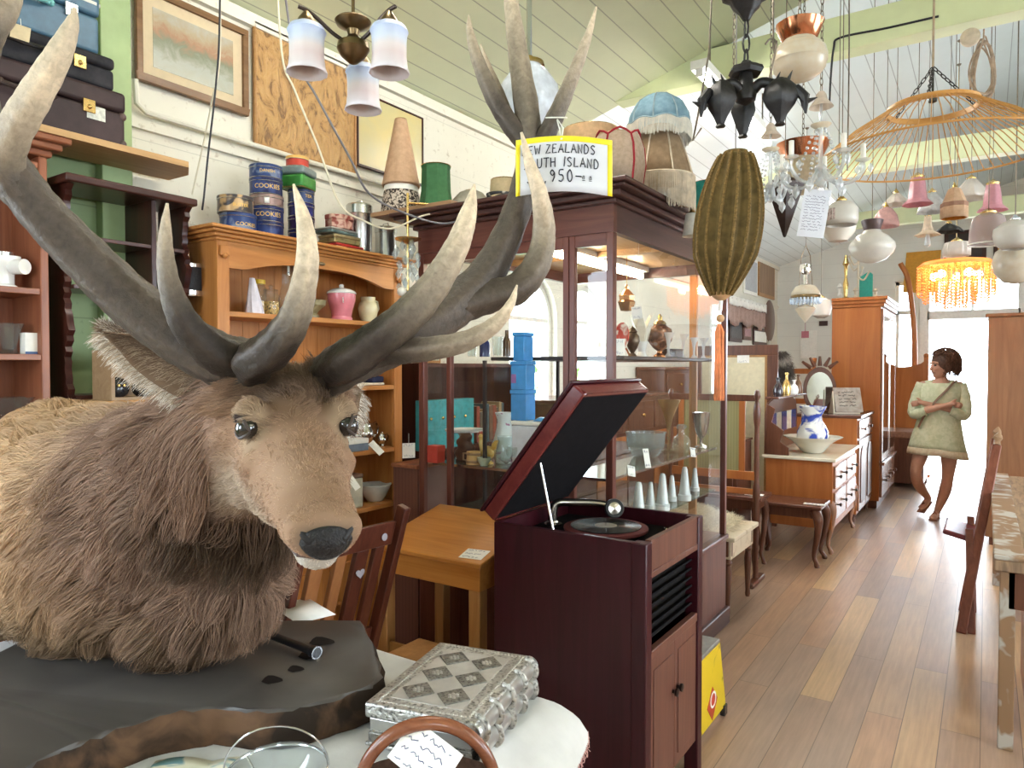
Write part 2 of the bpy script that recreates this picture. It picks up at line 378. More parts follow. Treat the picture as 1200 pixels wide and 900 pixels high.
struct('ceiling', slope(YB-.2, BEAMS[0]), m_ceil)
struct('ceiling', slope(BEAMS[0], YE+.2), m_ceil_sheen)
for i, y in enumerate(BEAMS):
 struct('trim_%d' % (i+2), MB().box(-2.13, 3.33, y-.07, y+.07, 3.3, 3.5), m_beam, bevel=.006)
def wall_x(mb, x0, x1, y0, y1, z0, z1, opens):
 """wall slab normal to X with openings; opens sorted by y: (a, b, sill, head, arch)"""
 cur = y0
 for (a, b, s, h, arch) in opens:
  mb.box(x0, x1, cur, a, z0, z1); mb.box(x0, x1, a, b, z0, s)
  if arch:
   r = (b-a)/2; pts = [(a, h)]+[((a+b)/2-r*math.cos(PI*k/12), h+r*math.sin(PI*k/12)) for k in range(1, 12)]+[(b, h), (b, z1), (a, z1)]
   k = len(pts); vs = [(x0, p[0], p[1]) for p in pts]+[(x1, p[0], p[1]) for p in pts]
   fs = [tuple(range(k)), tuple(reversed(range(k, 2*k)))]+[(i, k+i, k+(i+1) % k, (i+1) % k) for i in range(k)]
   mb.add(vs, fs)
  else: mb.box(x0, x1, a, b, h, z1)
  cur = b
 mb.box(x0, x1, cur, y1, z0, z1); return mb
W1, W2, W3 = (4.15, 4.82, 1.0, 1.86, True), (5.04, 5.66, 1.0, 1.88, True), (-1.9, -.1, .9, 2.5, False)
struct('wall_left', wall_x(MB(), XW-.15, XW, 1.44, YE+.15, 0, EAVE, [W1, W2]), m_wallw)
struct('wall_left', wall_x(MB(), XW-.15, XW, YB-.15, 1.44, 0, EAVE, [W3]), m_wallg)
struct('trim_1', MB().box(XW, XW+.05, 1.36, 1.475, 0, EAVE), m_greentrim, bevel=.004)
struct('trim_6', MB().box(XW, XW+.02, 1.475, YE, 2.44, 2.475).tube([(XW+.03, 1.5, 2.62), (XW+.03, 1.505, 2.53), (XW+.03, 1.54, 2.505), (XW+.03, 3.4, 2.505)], .012, 8), m_wallw)
struct('trim_7', MB().box(XW, XW+.03, 1.475, YE, EAVE-.06, EAVE-.002), m_wallw)
m_pane = thin_glass('window_pane', (.97, .99, 1))
m_frame = M('window_frame_paint', (.72, .70, .64), .45, var=.05)
def window_x(n, x, o, bars, mat=m_frame):
 a, b, s, h, arch = o; t = thing('window_%d' % n, None, None, (x, (a+b)/2, s)); t['kind'] = 'structure'
 mb = MB(); w = .045
 if arch:
  r = (b-a)/2; c = (a+b)/2
  path = [(x, a+.02, s)]+[(x, c-(r-.02)*math.cos(PI*k/14), h+(r-.02)*math.sin(PI*k/14)) for k in range(15)]+[(x, b-.02, s)]
  for p, q in zip(path[:-1], path[1:]): mb.bar(p, q, w, .05, up=V(1, 0, 0))
  top = h+r
 else:
  for p, q in (((x, a+.02, s), (x, a+.02, h)), ((x, b-.02, s), (x, b-.02, h)), ((x, a, h-.02), (x, b, h-.02))): mb.bar(p, q, w, .05, up=V(1, 0, 0))
  top = h
 mb.box(x-.04, x+.05, a-.03, b+.03, s-.03, s+.01)
 for z in bars[0]: mb.box(x-.015, x+.015, a, b, z-.015, z+.015)
 for y in bars[1]: mb.box(x-.015, x+.015, y-.012, y+.012, s, top)
 f = mb.build('window_frame', mat, t)
 g = MB()
 if arch:
  pts = [(a+.01, s), (a+.01, h)]+[((a+b)/2-(r-.01)*math.cos(PI*k/14), h+(r-.01)*math.sin(PI*k/14)) for k in range(1, 14)]+[(b-.01, h), (b-.01, s)]
  g.add([(x-.02, p[0], p[1]) for p in pts], [tuple(range(len(pts)))])
 else: g.add([(x-.02, a, s), (x-.02, b, s), (x-.02, b, h), (x-.02, a, h)], [(0, 1, 2, 3)])
 g.build('pane', m_pane, t, sharp=0); return t
window_x(1, XW-.08, W1, ([1.86], [])); window_x(2, XW-.08, W2, ([1.88], [])); window_x(3, XW-.08, W3, ([1.7], [-1.0]))
W4, W5 = (.4, 1.8, 1.0, 2.7, False), (3.2, 6.4, .8, 2.7, False)  # side windows out of view, added to bring in more light
struct('wall_right', wall_x(MB(), XR, XR+.15, YB-.15, YE+.15, 0, EAVE, [W4, W5]), m_wallw)
window_x(4, XR+.08, W4, ([2.1], [1.1])); window_x(5, XR+.08, W5, ([2.1], [4.27, 5.33]))
def wall_y(y0, y1, opens, m, name):
 mb = MB(); cur = XW-.15
 for (a, b, s, h) in opens:
  mb.box(cur, a, y0, y1, 0, EAVE)
  if s > 0: mb.box(a, b, y0, y1, 0, s)
  mb.box(a, b, y0, y1, h, EAVE); cur = b
 mb.box(cur, XR+.15, y0, y1, 0, EAVE)
 pts = [(XW-.15, EAVE), (XR+.15, EAVE), (RIDGE_X, RIDGE+.03)]
 vs = [(p[0], y0, p[1]) for p in pts]+[(p[0], y1, p[1]) for p in pts]
 mb.add(vs, [(0, 1, 2), (5, 4, 3), (0, 3, 4, 1), (1, 4, 5, 2), (2, 5, 3, 0)])
 return struct(name, mb, m)
def window_y(n, y, o, bx, bz):
 a, b, s, h = o; t = thing('window_%d' % n, None, None, ((a+b)/2, y, s)); t['kind'] = 'structure'; mb = MB()
 for (x0, x1, z0, z1) in [(a, a+.05, s, h), (b-.05, b, s, h), (a, b, h-.05, h), (a, b, s, s+.05)]+[(x-.02, x+.02, s, h) for x in bx]+[(a, b, z-.03, z+.03) for z in bz]: mb.box(x0, x1, y-.03, y+.03, z0, z1)
 mb.build('window_frame', m_frame, t)
 MB().add([(a, y+.01, s), (b, y+.01, s), (b, y+.01, h), (a, y+.01, h)], [(0, 1, 2, 3)]).build('pane', m_pane, t, sharp=0); return t
BO = [(-2.4, -1.1, 1.2, 2.8), (2.0, 3.2, 1.2, 2.8)]
wall_y(YB-.15, YB, BO, m_wallw, 'wall_back')
window_y(6, YB-.08, BO[0], [-1.75], [2.2]); window_y(7, YB-.08, BO[1], [2.6], [2.2])
EO = [(-1.13, -.86, .9, 2.75), (-.72, .38, 0, 2.75), (.62, 1.4, 1.0, 2.62)]
wall_y(YE, YE+.15, EO, m_wallend, 'wall_end')
window_y(8, YE+.06, EO[0], [], [2.3]); window_y(9, YE+.06, EO[2], [1.0], [2.2])  # narrow window added to give the bright glass left of the door
t = thing('door_1', None, None, ((EO[1][0]+EO[1][1])/2, YE, 0)); t['kind'] = 'structure'
mb = MB(); a, b = EO[1][0], EO[1][1]
for (x0, x1, z0, z1) in ((a-.09, a+.03, 0, 2.84), (b-.03, b+.09, 0, 2.84), (a-.09, b+.09, 2.72, 2.84), (a, b, 2.18, 2.30)): mb.box(x0, x1, YE-.03, YE+.12, z0, z1)
mb.box(-.19, -.15, YE+.03, YE+.08, 2.3, 2.72)
mb.build('door_frame', m_whitepaint, t, bevel=.004)
MB().add([(a, YE+.06, 2.3), (b, YE+.06, 2.3), (b, YE+.06, 2.72), (a, YE+.06, 2.72)], [(0, 1, 2, 3)]).build('fanlight', m_pane, t, sharp=0)
struct('ground', MB().box(-14, 16, -16, YB-.2, -.15, -.05).box(-14, 16, YE+.2, 40, -.15, -.05).box(-14, XW-.2, YB-.2, YE+.2, -.15, -.05).box(XR+.2, 16, YB-.2, YE+.2, -.15, -.05), M('pavement', (.62, .60, .56), .8, var=.1, scale=3))
def hedge(name, label, x0, x1, y0, y1, h):
 mb = MB(); rnd = random.Random(3)
 for k in range(900):
  c = V(rnd.uniform(x0, x1), rnd.uniform(y0, y1), h*rnd.random()**.6); s = rnd.uniform(.05, .11)
  R = Matrix.Translation(c) @ Matrix.Rotation(rnd.uniform(0, 6.3), 4, 'Z') @ Matrix.Rotation(rnd.uniform(-1, 1), 4, 'X')
  mb.add([(-s*.5, 0, 0), (0, -s, .02), (s*.5, 0, 0), (0, s, .02)], [(0, 1, 2, 3)], 0, False, R)
 mb.box(x0+.1, x1-.1, y0, y1, -.05, h*.75)
 return solo(name, label, 'hedge', mb, spots('hedge_leaf', (.10, .19, .05), (.22, .36, .10), 14, .5, .2, .7))
hedge('hedge', 'green garden hedge outside the arched windows behind the glass showcase', -5.6, -4.6, 5.2, 11, 1.5)
SLAB_Z, TAB_Z = .832, .752
STAG = thing('mounted_stag', 'taxidermy stag with large antlers and shaggy brown mane on a dark wooden slab', 'mounted stag', (-1.55, .98, TAB_Z))
hf = (RT*.40 - UP*.27 - FW*.875).normalized(); hx = -(RT*.911 + FW*.413); hx = (hx-hf*hx.dot(hf)).normalized(); hz = hx.cross(hf).normalized()
HO = P(350, 497, 1.10) - hf*.125
HM = Matrix.Translation(HO) @ Matrix((hx, hf, hz)).transposed().to_4x4(); HI = HM.inverted()
def hp(x, y, z): return HM @ Vector((x, y, z))
src = MB()
HEAD = [(-.09, .055, -.03, -.13), (-.05, .074, .012, -.165), (0, .084, .034, -.185), (.05, .089, .042, -.19), (.10, .088, .034, -.182), (.14, .082, .020, -.170),
  (.19, .070, .004, -.150), (.24, .060, -.010, -.130), (.29, .054, -.018, -.114), (.33, .053, -.024, -.104), (.365, .050, -.032, -.098), (.388, .040, -.042, -.092), (.40, .020, -.058, -.080)]
n = 28; vs = []
for (y, hw, zt, zb) in HEAD:
 for j in range(n):
  a = 2*PI*j/n; c, s_ = math.cos(a), math.sin(a)
  wq = hw*(1-.16*max(0, s_)**2-.18*max(0, -s_)**1.5)
  vs.append(hp(math.copysign(abs(c)**.85, c)*wq, y, (zt+zb)/2+(zt-zb)/2*math.copysign(abs(s_)**.9, s_)))
fs = [(i*n+j, i*n+(j+1) % n, (i+1)*n+(j+1) % n, (i+1)*n+j) for i in range(len(HEAD)-1) for j in range(n)]+[tuple(range(n)), tuple(range((len(HEAD)-1)*n, len(HEAD)*n))]
src.add(vs, fs)
for sx in (-1, 1):
 src.ball(hp(sx*.070, .108, .012), .027, 14); src.ball(hp(sx*.028, .372, -.056), .023, 14); src.ball(hp(sx*.044, .03, -.12), .062, 16); src.ball(hp(sx*.062, .155, -.055), .026, 12)
 src.tube([hp(sx*.05, -.005, .02), hp(sx*.072, -.012, .05)], [.036, .030], 14)
src.ball(hp(0, .335, -.098), .034, 14); src.ball(hp(0, .36, -.06), .036, 14)
SPINE = [(-30, 610, 1.93, .12), (-5, 600, 1.92, .21), (35, 597, 1.90, .255), (85, 607, 1.84, .285), (150, 612, 1.73, .275), (205, 592, 1.58, .225), (250, 560, 1.44, .180), (290, 528, 1.31, .145), (318, 500, 1.235, .118), (338, 480, 1.19, .085)]
sp = spline(SPINE, 5); axis = [P(q[0], q[1], q[2]) for q in sp]; arad = [q[3] for q in sp]
src.tube(axis, arad, 28)
src.ball(P(262, 672, 1.52), .135, 20); src.ball(P(215, 690, 1.60), .15, 20); src.ball(P(120, 690, 1.78), .19, 20); src.ball(P(40, 690, 1.88), .18, 20); src.ball(P(70, 540, 1.88), .165, 20); src.ball(P(292, 600, 1.40), .105, 18)
def ear_pts(sx):
 base = hp(sx*.068, -.035, -.015)
 if sx > 0: tip = P(122, 388, 1.17)
 else: tip = base - hx*.10 - hf*.17 - hz*.03
 return base, tip
for sx in (1, -1):
 b_, t_ = ear_pts(sx); d_ = t_-b_; src.tube([b_-d_*.1, b_+d_*.12, b_+d_*.25], [.034, .034, .028], 12)
ob = src.build('body_source', M('hide', (.3, .22, .14), .9), None, sharp=0)
q = ob.modifiers.new('r', 'REMESH'); q.mode = 'VOXEL'; q.voxel_size = .0085
q = ob.modifiers.new('s', 'SMOOTH'); q.factor = .5; q.iterations = 5
dg = bpy.context.evaluated_depsgraph_get(); me = bpy.data.meshes.new_from_object(ob.evaluated_get(dg))
bpy.data.objects.remove(ob)
inv = root_matrix(STAG).inverted()
nv = len(me.vertices); co = np.empty(nv*3); me.vertices.foreach_get('co', co); co = co.reshape(-1, 3)
co[:, 2] = np.maximum(co[:, 2], SLAB_Z+.001)
def to_np(m): return np.array([list(r) for r in m])
hin = to_np(HI)
AX = np.array([list(p) for p in axis]); AR = np.array(arad)
def regions(p):
 """head-local coordinates, nearest spine index, mask of head points"""
 h = p @ hin[:3, :3].T + hin[:3, 3]
 d = ((p[:, None, :]-AX[None])**2).sum(2)/(AR[None]**2); k = d.argmin(1)
 ishead = (h[:, 1] > -.045) & (abs(h[:, 0]) < .125) & (h[:, 2] > -.215) & (h[:, 2] < .12)
 return h, k/(len(AX)-1), ishead
def vnoise(p, s, seed=0):
 r = np.random.RandomState(seed); out = np.zeros(len(p))
 for o in range(4):
  for _ in range(3):
   w = r.normal(size=3); w *= s*(1.8**o)/np.linalg.norm(w); out += np.sin(p @ w + r.uniform(0, 6.3))/(1.6**o)
 return out/4
def lerp(a, b, t): t = np.clip(t, 0, 1)[:, None]; return np.array(a)*(1-t)+np.array(b)*t if not isinstance(a, np.ndarray) else a*(1-t)+np.array(b)*t
def coat_colour(p):
 h, k, hd = regions(p); nz = vnoise(p, 9, 1); nf = vnoise(p, 38, 2)
 c = lerp((.42, .255, .135), (.57, .385, .23), .5+.5*nz)                                  # flank
 c = lerp(c, (.70, .60, .45), (.20-k)/.2)                                               # pale rump edge
 neck = np.clip((k-.42)/.14, 0, 1); nc = lerp((.18, .105, .070), (.37, .24, .17), .5+.6*nf)
 c = c*(1-neck[:, None])+nc*neck[:, None]
 low = np.clip((1.03-p[:, 2])/.16, 0, 1); c = lerp(c, (.10, .062, .036), low*.85)        # darker belly mane
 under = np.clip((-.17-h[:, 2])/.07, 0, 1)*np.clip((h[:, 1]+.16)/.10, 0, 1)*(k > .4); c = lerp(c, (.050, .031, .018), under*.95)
 f = lerp((.30, .178, .108), (.41, .26, .17), .5+.6*nf)                                # face
 f = lerp(f, (.105, .066, .042), np.clip((.175-h[:, 1])/.11, 0, 1)*np.clip((h[:, 2]+.02)/.03, 0, 1)*np.clip((.085-abs(h[:, 0]))/.03, 0, 1)*.9)     # curly forehead
 ex = np.sqrt((abs(h[:, 0])-.082)**2+(h[:, 1]-.125)**2+(h[:, 2]+.004)**2)
 f = lerp(f, (.42, .31, .20), np.clip((.050-ex)/.02, 0, 1)*.6)
 f = lerp(f, (.43, .345, .26), np.clip((-.06-h[:, 2])/.05, 0, 1)*np.clip((.28-h[:, 1])/.1, 0, 1)*.7)   # pale cheek
 f = lerp(f, (.58, .53, .46), np.clip((-.088-h[:, 2])/.012, 0, 1)*np.clip((h[:, 1]-.24)/.06, 0, 1))   # white chin
 f = lerp(f, (.20, .145, .10), np.clip((h[:, 1]-.385)/.012, 0, 1)*np.clip((h[:, 2]+.085)/.02, 0, 1))
 f = lerp(f, (.05, .035, .03), np.clip((.0235-ex)/.004, 0, 1))
 hm = (hd*np.clip((h[:, 1]+.045)/.075, 0, 1)*np.clip((.125-abs(h[:, 0]))/.02, 0, 1)*np.clip((h[:, 2]+.215)/.06, 0, 1))[:, None]; return np.clip(f*hm+c*(1-hm), 0, 1)
me.name = 'body'; tone = coat_colour(co)
me.vertices.foreach_set('co', (co-np.array(inv.inverted().translation)).ravel())
at = me.attributes.new('tone', 'FLOAT_COLOR', 'POINT'); at.data.foreach_set('color', np.hstack([tone*.75, np.ones((nv, 1))]).astype(np.float32).ravel())
def attr_mat(name, rough=.8, bump=0, mul=1.0, spec=.3, noise=0):
 m, nt, b = _new(name); a = nt.nodes.new('ShaderNodeAttribute'); a.attribute_name = 'tone'
 col = a.outputs['Color']
 if noise:
  v = _coords(nt, (1, 1, 1)); f = _noise(nt, v, noise, 6, .65); g = _ramp(nt, f, [(.3, (.62, .6, .6)), (.7, (1.2, 1.18, 1.15))])
  mu = nt.nodes.new('ShaderNodeMix'); mu.data_type = 'RGBA'; mu.blend_type = 'MULTIPLY'; mu.inputs[0].default_value = 1
  nt.links.new(col, mu.inputs[6]); nt.links.new(g, mu.inputs[7]); col = mu.outputs[2]
  if bump: _bump(nt, b, f, bump, .004)
 nt.links.new(col, b.inputs['Base Color']); b.inputs['Roughness'].default_value = rough; b.inputs['Specular IOR Level'].default_value = spec
 return m
me.materials.clear(); me.materials.append(attr_mat('stag_hide', .9, spec=.03)); me.polygons.foreach_set('use_smooth', [True]*len(me.polygons))
body = bpy.data.objects.new('body', me); COL.objects.link(body); body.parent = STAG
me.calc_loop_triangles(); nt_ = len(me.loop_triangles); tri = np.empty(nt_*3, int); me.loop_triangles.foreach_get('vertices', tri); tri = tri.reshape(-1, 3)
nrm = np.empty(nv*3); me.vertices.foreach_get('normal', nrm); nrm = nrm.reshape(-1, 3)
def unit(a): return a/np.maximum(np.linalg.norm(a, axis=1, keepdims=True), 1e-9)
def coat_dir(p, nn):
 h, k, hd = regions(p)
 F = np.array(hf); HZ = np.array(hz); HX = np.array(hx)
 idx = np.clip((k*(len(AX)-1)).astype(int), 1, len(AX)-2); bk = unit(AX[idx-1]-AX[idx+1])
 g = bk+np.array([0, 0, -1.0])*np.clip((k-.25)*1.4, .25, .95)[:, None]
 gh = -F[None]+HX[None]*(np.sign(h[:, 0])*np.clip(abs(h[:, 0])*6, 0, .6))[:, None]-HZ[None]*np.clip((-.02-h[:, 2])*6, 0, .7)[:, None]
 g = np.where(hd[:, None], gh, g); g = g-nn*(g*nn).sum(1, keepdims=True); return unit(g), h, k, hd
def grow(N, weight, seed, lenfn, rad, lift, steps=5, clump=0.5, cstep=60):
 r = np.random.RandomState(seed)
 pa, pb, pc = co[tri[:, 0]], co[tri[:, 1]], co[tri[:, 2]]
 ar = np.linalg.norm(np.cross(pb-pa, pc-pa), axis=1)*weight((pa+pb+pc)/3); ar /= ar.sum()
 ti = r.choice(nt_, N, p=ar); u, v = r.rand(N), r.rand(N); fl = u+v > 1; u[fl], v[fl] = 1-u[fl], 1-v[fl]; w_ = 1-u-v
 p = pa[ti]*w_[:, None]+pb[ti]*u[:, None]+pc[ti]*v[:, None]
 nn = unit(nrm[tri[ti, 0]]*w_[:, None]+nrm[tri[ti, 1]]*u[:, None]+nrm[tri[ti, 2]]*v[:, None])
 g, h, k, hd = coat_dir(p, nn)
 L = lenfn(p, h, k, hd)*(.7+.6*r.rand(N))
 curl = np.where(hd & (h[:, 1] < .15) & (h[:, 2] > -.02), 2.6, 1.0)[:, None]
 sw = np.stack([vnoise(p, 16, seed+i) for i in range(3)], 1)*.45+r.normal(size=(N, 3))*.16+np.stack([vnoise(p, 60, seed+i+5) for i in range(3)], 1)*.45*(curl-1)
 lf = lift(p, h, k, hd)
 d0 = unit(g*(1-lf)[:, None]+nn*lf[:, None]+sw*.8); d1 = unit(g+sw+np.array([0, 0, -.25])-nn*.10)
 s_ = np.linspace(0, 1, steps)[None, :, None]
 pts = p[:, None]-nn[:, None]*.001+L[:, None, None]*(d0[:, None]*(s_-.5*s_*s_)+d1[:, None]*(.5*s_*s_))
 if clump:                                                                               # tufts: tips gather towards a leader hair
  lead = np.arange(0, N, cstep); kd = KDTree(len(lead))
  for i, j in enumerate(lead): kd.insert(p[j], i)
  kd.balance(); near = np.array([lead[kd.find(q)[1]] for q in p])
  tgt = pts[near]; pts = pts+(tgt-pts)*(clump*s_**1.5)
 pts[:, :, 2] = np.maximum(pts[:, :, 2], SLAB_Z+.003)
 c = coat_colour(p)*(.72+.5*r.rand(N))[:, None]
 return pts, np.clip(c, 0, 1), rad
def hair_object(name, sets, mat, parent):
 steps = sets[0][0].shape[1]; pts = np.concatenate([s_[0] for s_ in sets]); cols = np.concatenate([s_[1] for s_ in sets])
 N = len(pts); cu = bpy.data.hair_curves.new(name); cu.add_curves([steps]*N)
 o3 = np.array(inv.inverted().translation)
 cu.attributes['position'].data.foreach_set('vector', (pts-o3).astype(np.float32).ravel())
 taper = np.linspace(1, .25, steps)[None]; rr = np.concatenate([np.full((len(s_[0]), 1), s_[2])*taper for s_ in sets])
 at = cu.attributes.get('radius') or cu.attributes.new('radius', 'FLOAT', 'POINT'); at.data.foreach_set('value', rr.astype(np.float32).ravel())
 at = cu.attributes.new('tone', 'FLOAT_COLOR', 'CURVE'); at.data.foreach_set('color', np.hstack([cols, np.ones((N, 1))]).astype(np.float32).ravel())
 cu.materials.append(mat); o = bpy.data.objects.new(name, cu); COL.objects.link(o); o.parent = parent; return o
def w_head(p):
 h, k, hd = regions(p); ex = np.sqrt((abs(h[:, 0])-.082)**2+(h[:, 1]-.125)**2+(h[:, 2]+.004)**2)
 nose = (h[:, 1] > .388) & (h[:, 2] > -.085) & (h[:, 2] < -.045) & (abs(h[:, 0]) < .028)
 return (hd & (ex > .019) & ~nose).astype(float)
def w_body(p): h, k, hd = regions(p); return (~hd & (p[:, 2] > SLAB_Z+.004)).astype(float)*np.where(k > .45, 1.25, 1.0)
def len_head(p, h, k, hd):
 L = np.full(len(p), .010); L = np.where((h[:, 1] < .15) & (h[:, 2] > -.02) & (abs(h[:, 0]) < .07), .024, L); L = np.where((h[:, 1] < .08) & (h[:, 2] > -.01), .042, L); L = np.where((h[:, 2] < -.13) & (h[:, 1] < .12), .018, L); L = np.where(h[:, 1] < 0, .030, L)
 return np.where(h[:, 1] > .30, .006, L)
def len_body(p, h, k, hd):
 L = .030+.05*np.clip((k-.36)/.16, 0, 1); return L*(1+.35*np.clip((1.05-p[:, 2])/.15, 0, 1))
fur_mat = attr_mat('stag_fur', .5, spec=.07)
sets = [grow(62000, w_body, 11, len_body, .00085, lambda p, h, k, hd: np.full(len(p), .42), clump=.62, cstep=70),
  grow(46000, w_head, 23, len_head, .00055, lambda p, h, k, hd: np.where((h[:, 1] < .10) & (h[:, 2] > -.01), .5, .28), clump=.5, cstep=34)]
fur = hair_object('fur', sets, fur_mat, STAG); fur['kind'] = 'stuff'
for sx in (1, -1):
 b_, t_ = ear_pts(sx); d_ = t_-b_; L = d_.length; y_ = d_.normalized()
 face = (-FW*.75-ZZ*.55+RT*.1 if sx > 0 else -FW+RT*.3); face = (face-y_*face.dot(y_)).normalized(); x_ = y_.cross(face)
 def ear(u, v):
  s_ = u; wd = .052*math.sin(PI*min(1, s_*.80+.17))**.8*(1-.55*max(0, s_-.75)/.25); a = (v-.5)*2
  return b_+y_*(L*s_)+x_*(wd*a)-face*(.030*(1-a*a)*(1-s_*.5))+face*.004
 e = MB().grid(ear, 18, 11).build('ear', attr_mat('ear_hide_%d' % sx, .9, spec=.03), STAG, solid=.005)
 m_ = e.data; cc = []
 for i in range(len(m_.vertices)): cc += [.17, .115, .075, 1]
 m_.attributes.new('tone', 'FLOAT_COLOR', 'POINT').data.foreach_set('color', cc)
 r = np.random.RandomState(5); N = 9500; u, v = r.rand(N)**.9, r.rand(N); edge = r.rand(N) < .35; v = np.where(edge, np.where(r.rand(N) < .5, r.rand(N)*.10, 1-r.rand(N)*.10), v)
 pts, cols = [], []
 for i in range(N):
  p0 = Vector(ear(u[i], v[i])); a = (v[i]-.5)*2; dd = y_*.75+x_*(a*.9)+face*(.22 if r.rand() < .6 else -.4)+Vector(r.normal(size=3))*.25; dd.normalize(); l_ = (.016+.022*abs(a)*r.rand()) if edge[i] else .026
  pts.append([list(p0+dd*(l_*s_)+V(0, 0, -.25*l_*s_*s_)) for s_ in np.linspace(0, 1, 5)])
  g = .75+.5*r.rand(); base = (.78, .72, .63) if (edge[i] and r.rand() < .75) else ((.46, .36, .26) if v[i] < .45 else (.24, .17, .12)); cols.append([min(1, q*g) for q in base])
 h_ = hair_object('ear_fur', [(np.array(pts), np.array(cols), .0006)], fur_mat, e); h_['kind'] = 'stuff'
m_eye = M('glass_eye', (.012, .009, .008), .03, var=0, coat=1)
for sx in (1, -1):
 e = MB().ball(hp(sx*.0755, .126, -.004), .0175, 20).build('eye', m_eye, STAG)
 rim = MB(); c = hp(sx*.0755, .126, -.004); o_ = (hx*sx*.90+hf*.40+hz*.10).normalized(); a_ = (hf-o_*hf.dot(o_)).normalized(); b2 = o_.cross(a_)
 if b2.dot(hz) < 0: b2 = -b2
 for ga in (1.08, -.98):
  pts = []
  for q in range(11):
   be = math.radians(-78+15.6*q); gm = ga*math.cos(be*90/78*.98)
   pts.append(c+((o_*math.cos(be)+a_*math.sin(be))*math.cos(gm)+b2*math.sin(gm))*.0178)
  rim.tube(pts, [.0016]+[.0028]*9+[.0016], 8)
 rim.build('eyelid', M('eyelid_skin', (.055, .04, .032), .5, var=.1), e)
nose = MB()
def nosefn(u, v):
 a = 2*PI*u; rr = v; x = .031*rr*math.cos(a)*(1-.25*max(0, -math.sin(a))); z = -.064+.021*rr*math.sin(a)
 return hp(x, .4025-.62*(x*x)/.05-.9*(z+.066)**2/.05, z)
nose.grid(nosefn, 24, 8, closed=True)
nz = nose.build('nose', M('nose_leather', (.012, .010, .010), .42, var=.3, scale=220, bump=.4), STAG, solid=.006)
for sx in (1, -1):
 MB().tube([hp(sx*.012, .397, -.070), hp(sx*.020, .3955, -.060), hp(sx*.029, .386, -.052), hp(sx*.036, .374, -.053)], [.002, .0062, .0066, .002], 10).build('nostril', M('nostril_dark', (.012, .01, .01), .5, var=0), nz)
MB().tube([hp(.040, .33, -.091), hp(.030, .372, -.090), hp(0, .388, -.089), hp(-.030, .372, -.090), hp(-.040, .33, -.091)], .003, 8).build('mouth', M('mouth_line', (.10, .07, .06), .6, var=0), STAG)
def proj(p):
 v = Vector(p)-EYE; d = v.dot(FW); return (600+FPX*v.dot(RT)/d, 450-FPX*v.dot(UP)/d, d)
def antler_mat():
 m, nt, b = _new('antler'); a = nt.nodes.new('ShaderNodeAttribute'); a.attribute_name = 'tone'
 v = _coords(nt); f = _noise(nt, v, 85, 6, .65, .4); f2 = _noise(nt, v, 9, 4, .6)
 g = _ramp(nt, f, [(.3, (.70, .68, .66)), (.68, (1.16, 1.15, 1.14))]); g2 = _ramp(nt, f2, [(.3, (.8, .8, .8)), (.7, (1.15, 1.13, 1.1))])
 col = a.outputs['Color']
 for q in (g, g2):
  mu = nt.nodes.new('ShaderNodeMix'); mu.data_type = 'RGBA'; mu.blend_type = 'MULTIPLY'; mu.inputs[0].default_value = 1
  nt.links.new(col, mu.inputs[6]); nt.links.new(q, mu.inputs[7]); col = mu.outputs[2]
 nt.links.new(col, b.inputs['Base Color']); b.inputs['Roughness'].default_value = .42; b.inputs['Specular IOR Level'].default_value = .28; _bump(nt, b, f, .5, .005); return m
m_antler = antler_mat()
def antler(name, tines):
 mb = MB(); tones = []; r = np.random.RandomState(len(tines))
 for (pts, t0, t1, dark) in tines:
  sp_ = spline(pts, 9); k = len(sp_); n_ = 22; cen = [P(q[0], q[1], q[2]) for q in sp_]; rad = [q[3]/2*q[2]/FPX for q in sp_]
  o = len(mb.v); mb.tube(cen, rad, n_)
  ridge = np.cumsum(r.normal(size=n_)); ridge = (ridge-ridge.mean())/max(1e-6, ridge.std()); ridge = np.array([math.sin(j*2*PI*5/n_+r.rand()*2) for j in range(n_)])
  for i in range(k):
   s_ = i/(k-1); tw = i*.05
   for j in range(n_):
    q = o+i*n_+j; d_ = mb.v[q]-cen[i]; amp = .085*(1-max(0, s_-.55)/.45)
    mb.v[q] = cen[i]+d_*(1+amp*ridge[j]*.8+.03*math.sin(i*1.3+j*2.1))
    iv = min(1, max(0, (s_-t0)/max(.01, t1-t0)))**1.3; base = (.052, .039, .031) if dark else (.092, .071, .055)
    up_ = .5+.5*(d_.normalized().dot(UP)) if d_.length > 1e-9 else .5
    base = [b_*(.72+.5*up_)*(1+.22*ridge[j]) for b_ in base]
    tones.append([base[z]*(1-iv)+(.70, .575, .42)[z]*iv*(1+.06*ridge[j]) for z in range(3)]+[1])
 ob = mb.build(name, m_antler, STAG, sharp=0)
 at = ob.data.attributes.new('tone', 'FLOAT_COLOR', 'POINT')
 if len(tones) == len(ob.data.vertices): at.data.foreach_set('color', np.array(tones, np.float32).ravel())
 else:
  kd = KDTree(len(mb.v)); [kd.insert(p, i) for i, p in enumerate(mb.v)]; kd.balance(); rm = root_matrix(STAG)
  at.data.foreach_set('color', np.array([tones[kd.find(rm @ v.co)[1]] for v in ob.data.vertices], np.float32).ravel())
 return ob
def root(sx, w, dx=0, dz=.035): q = proj(hp(sx*(.058+dx), -.006, dz)); return (q[0], q[1], q[2], w)
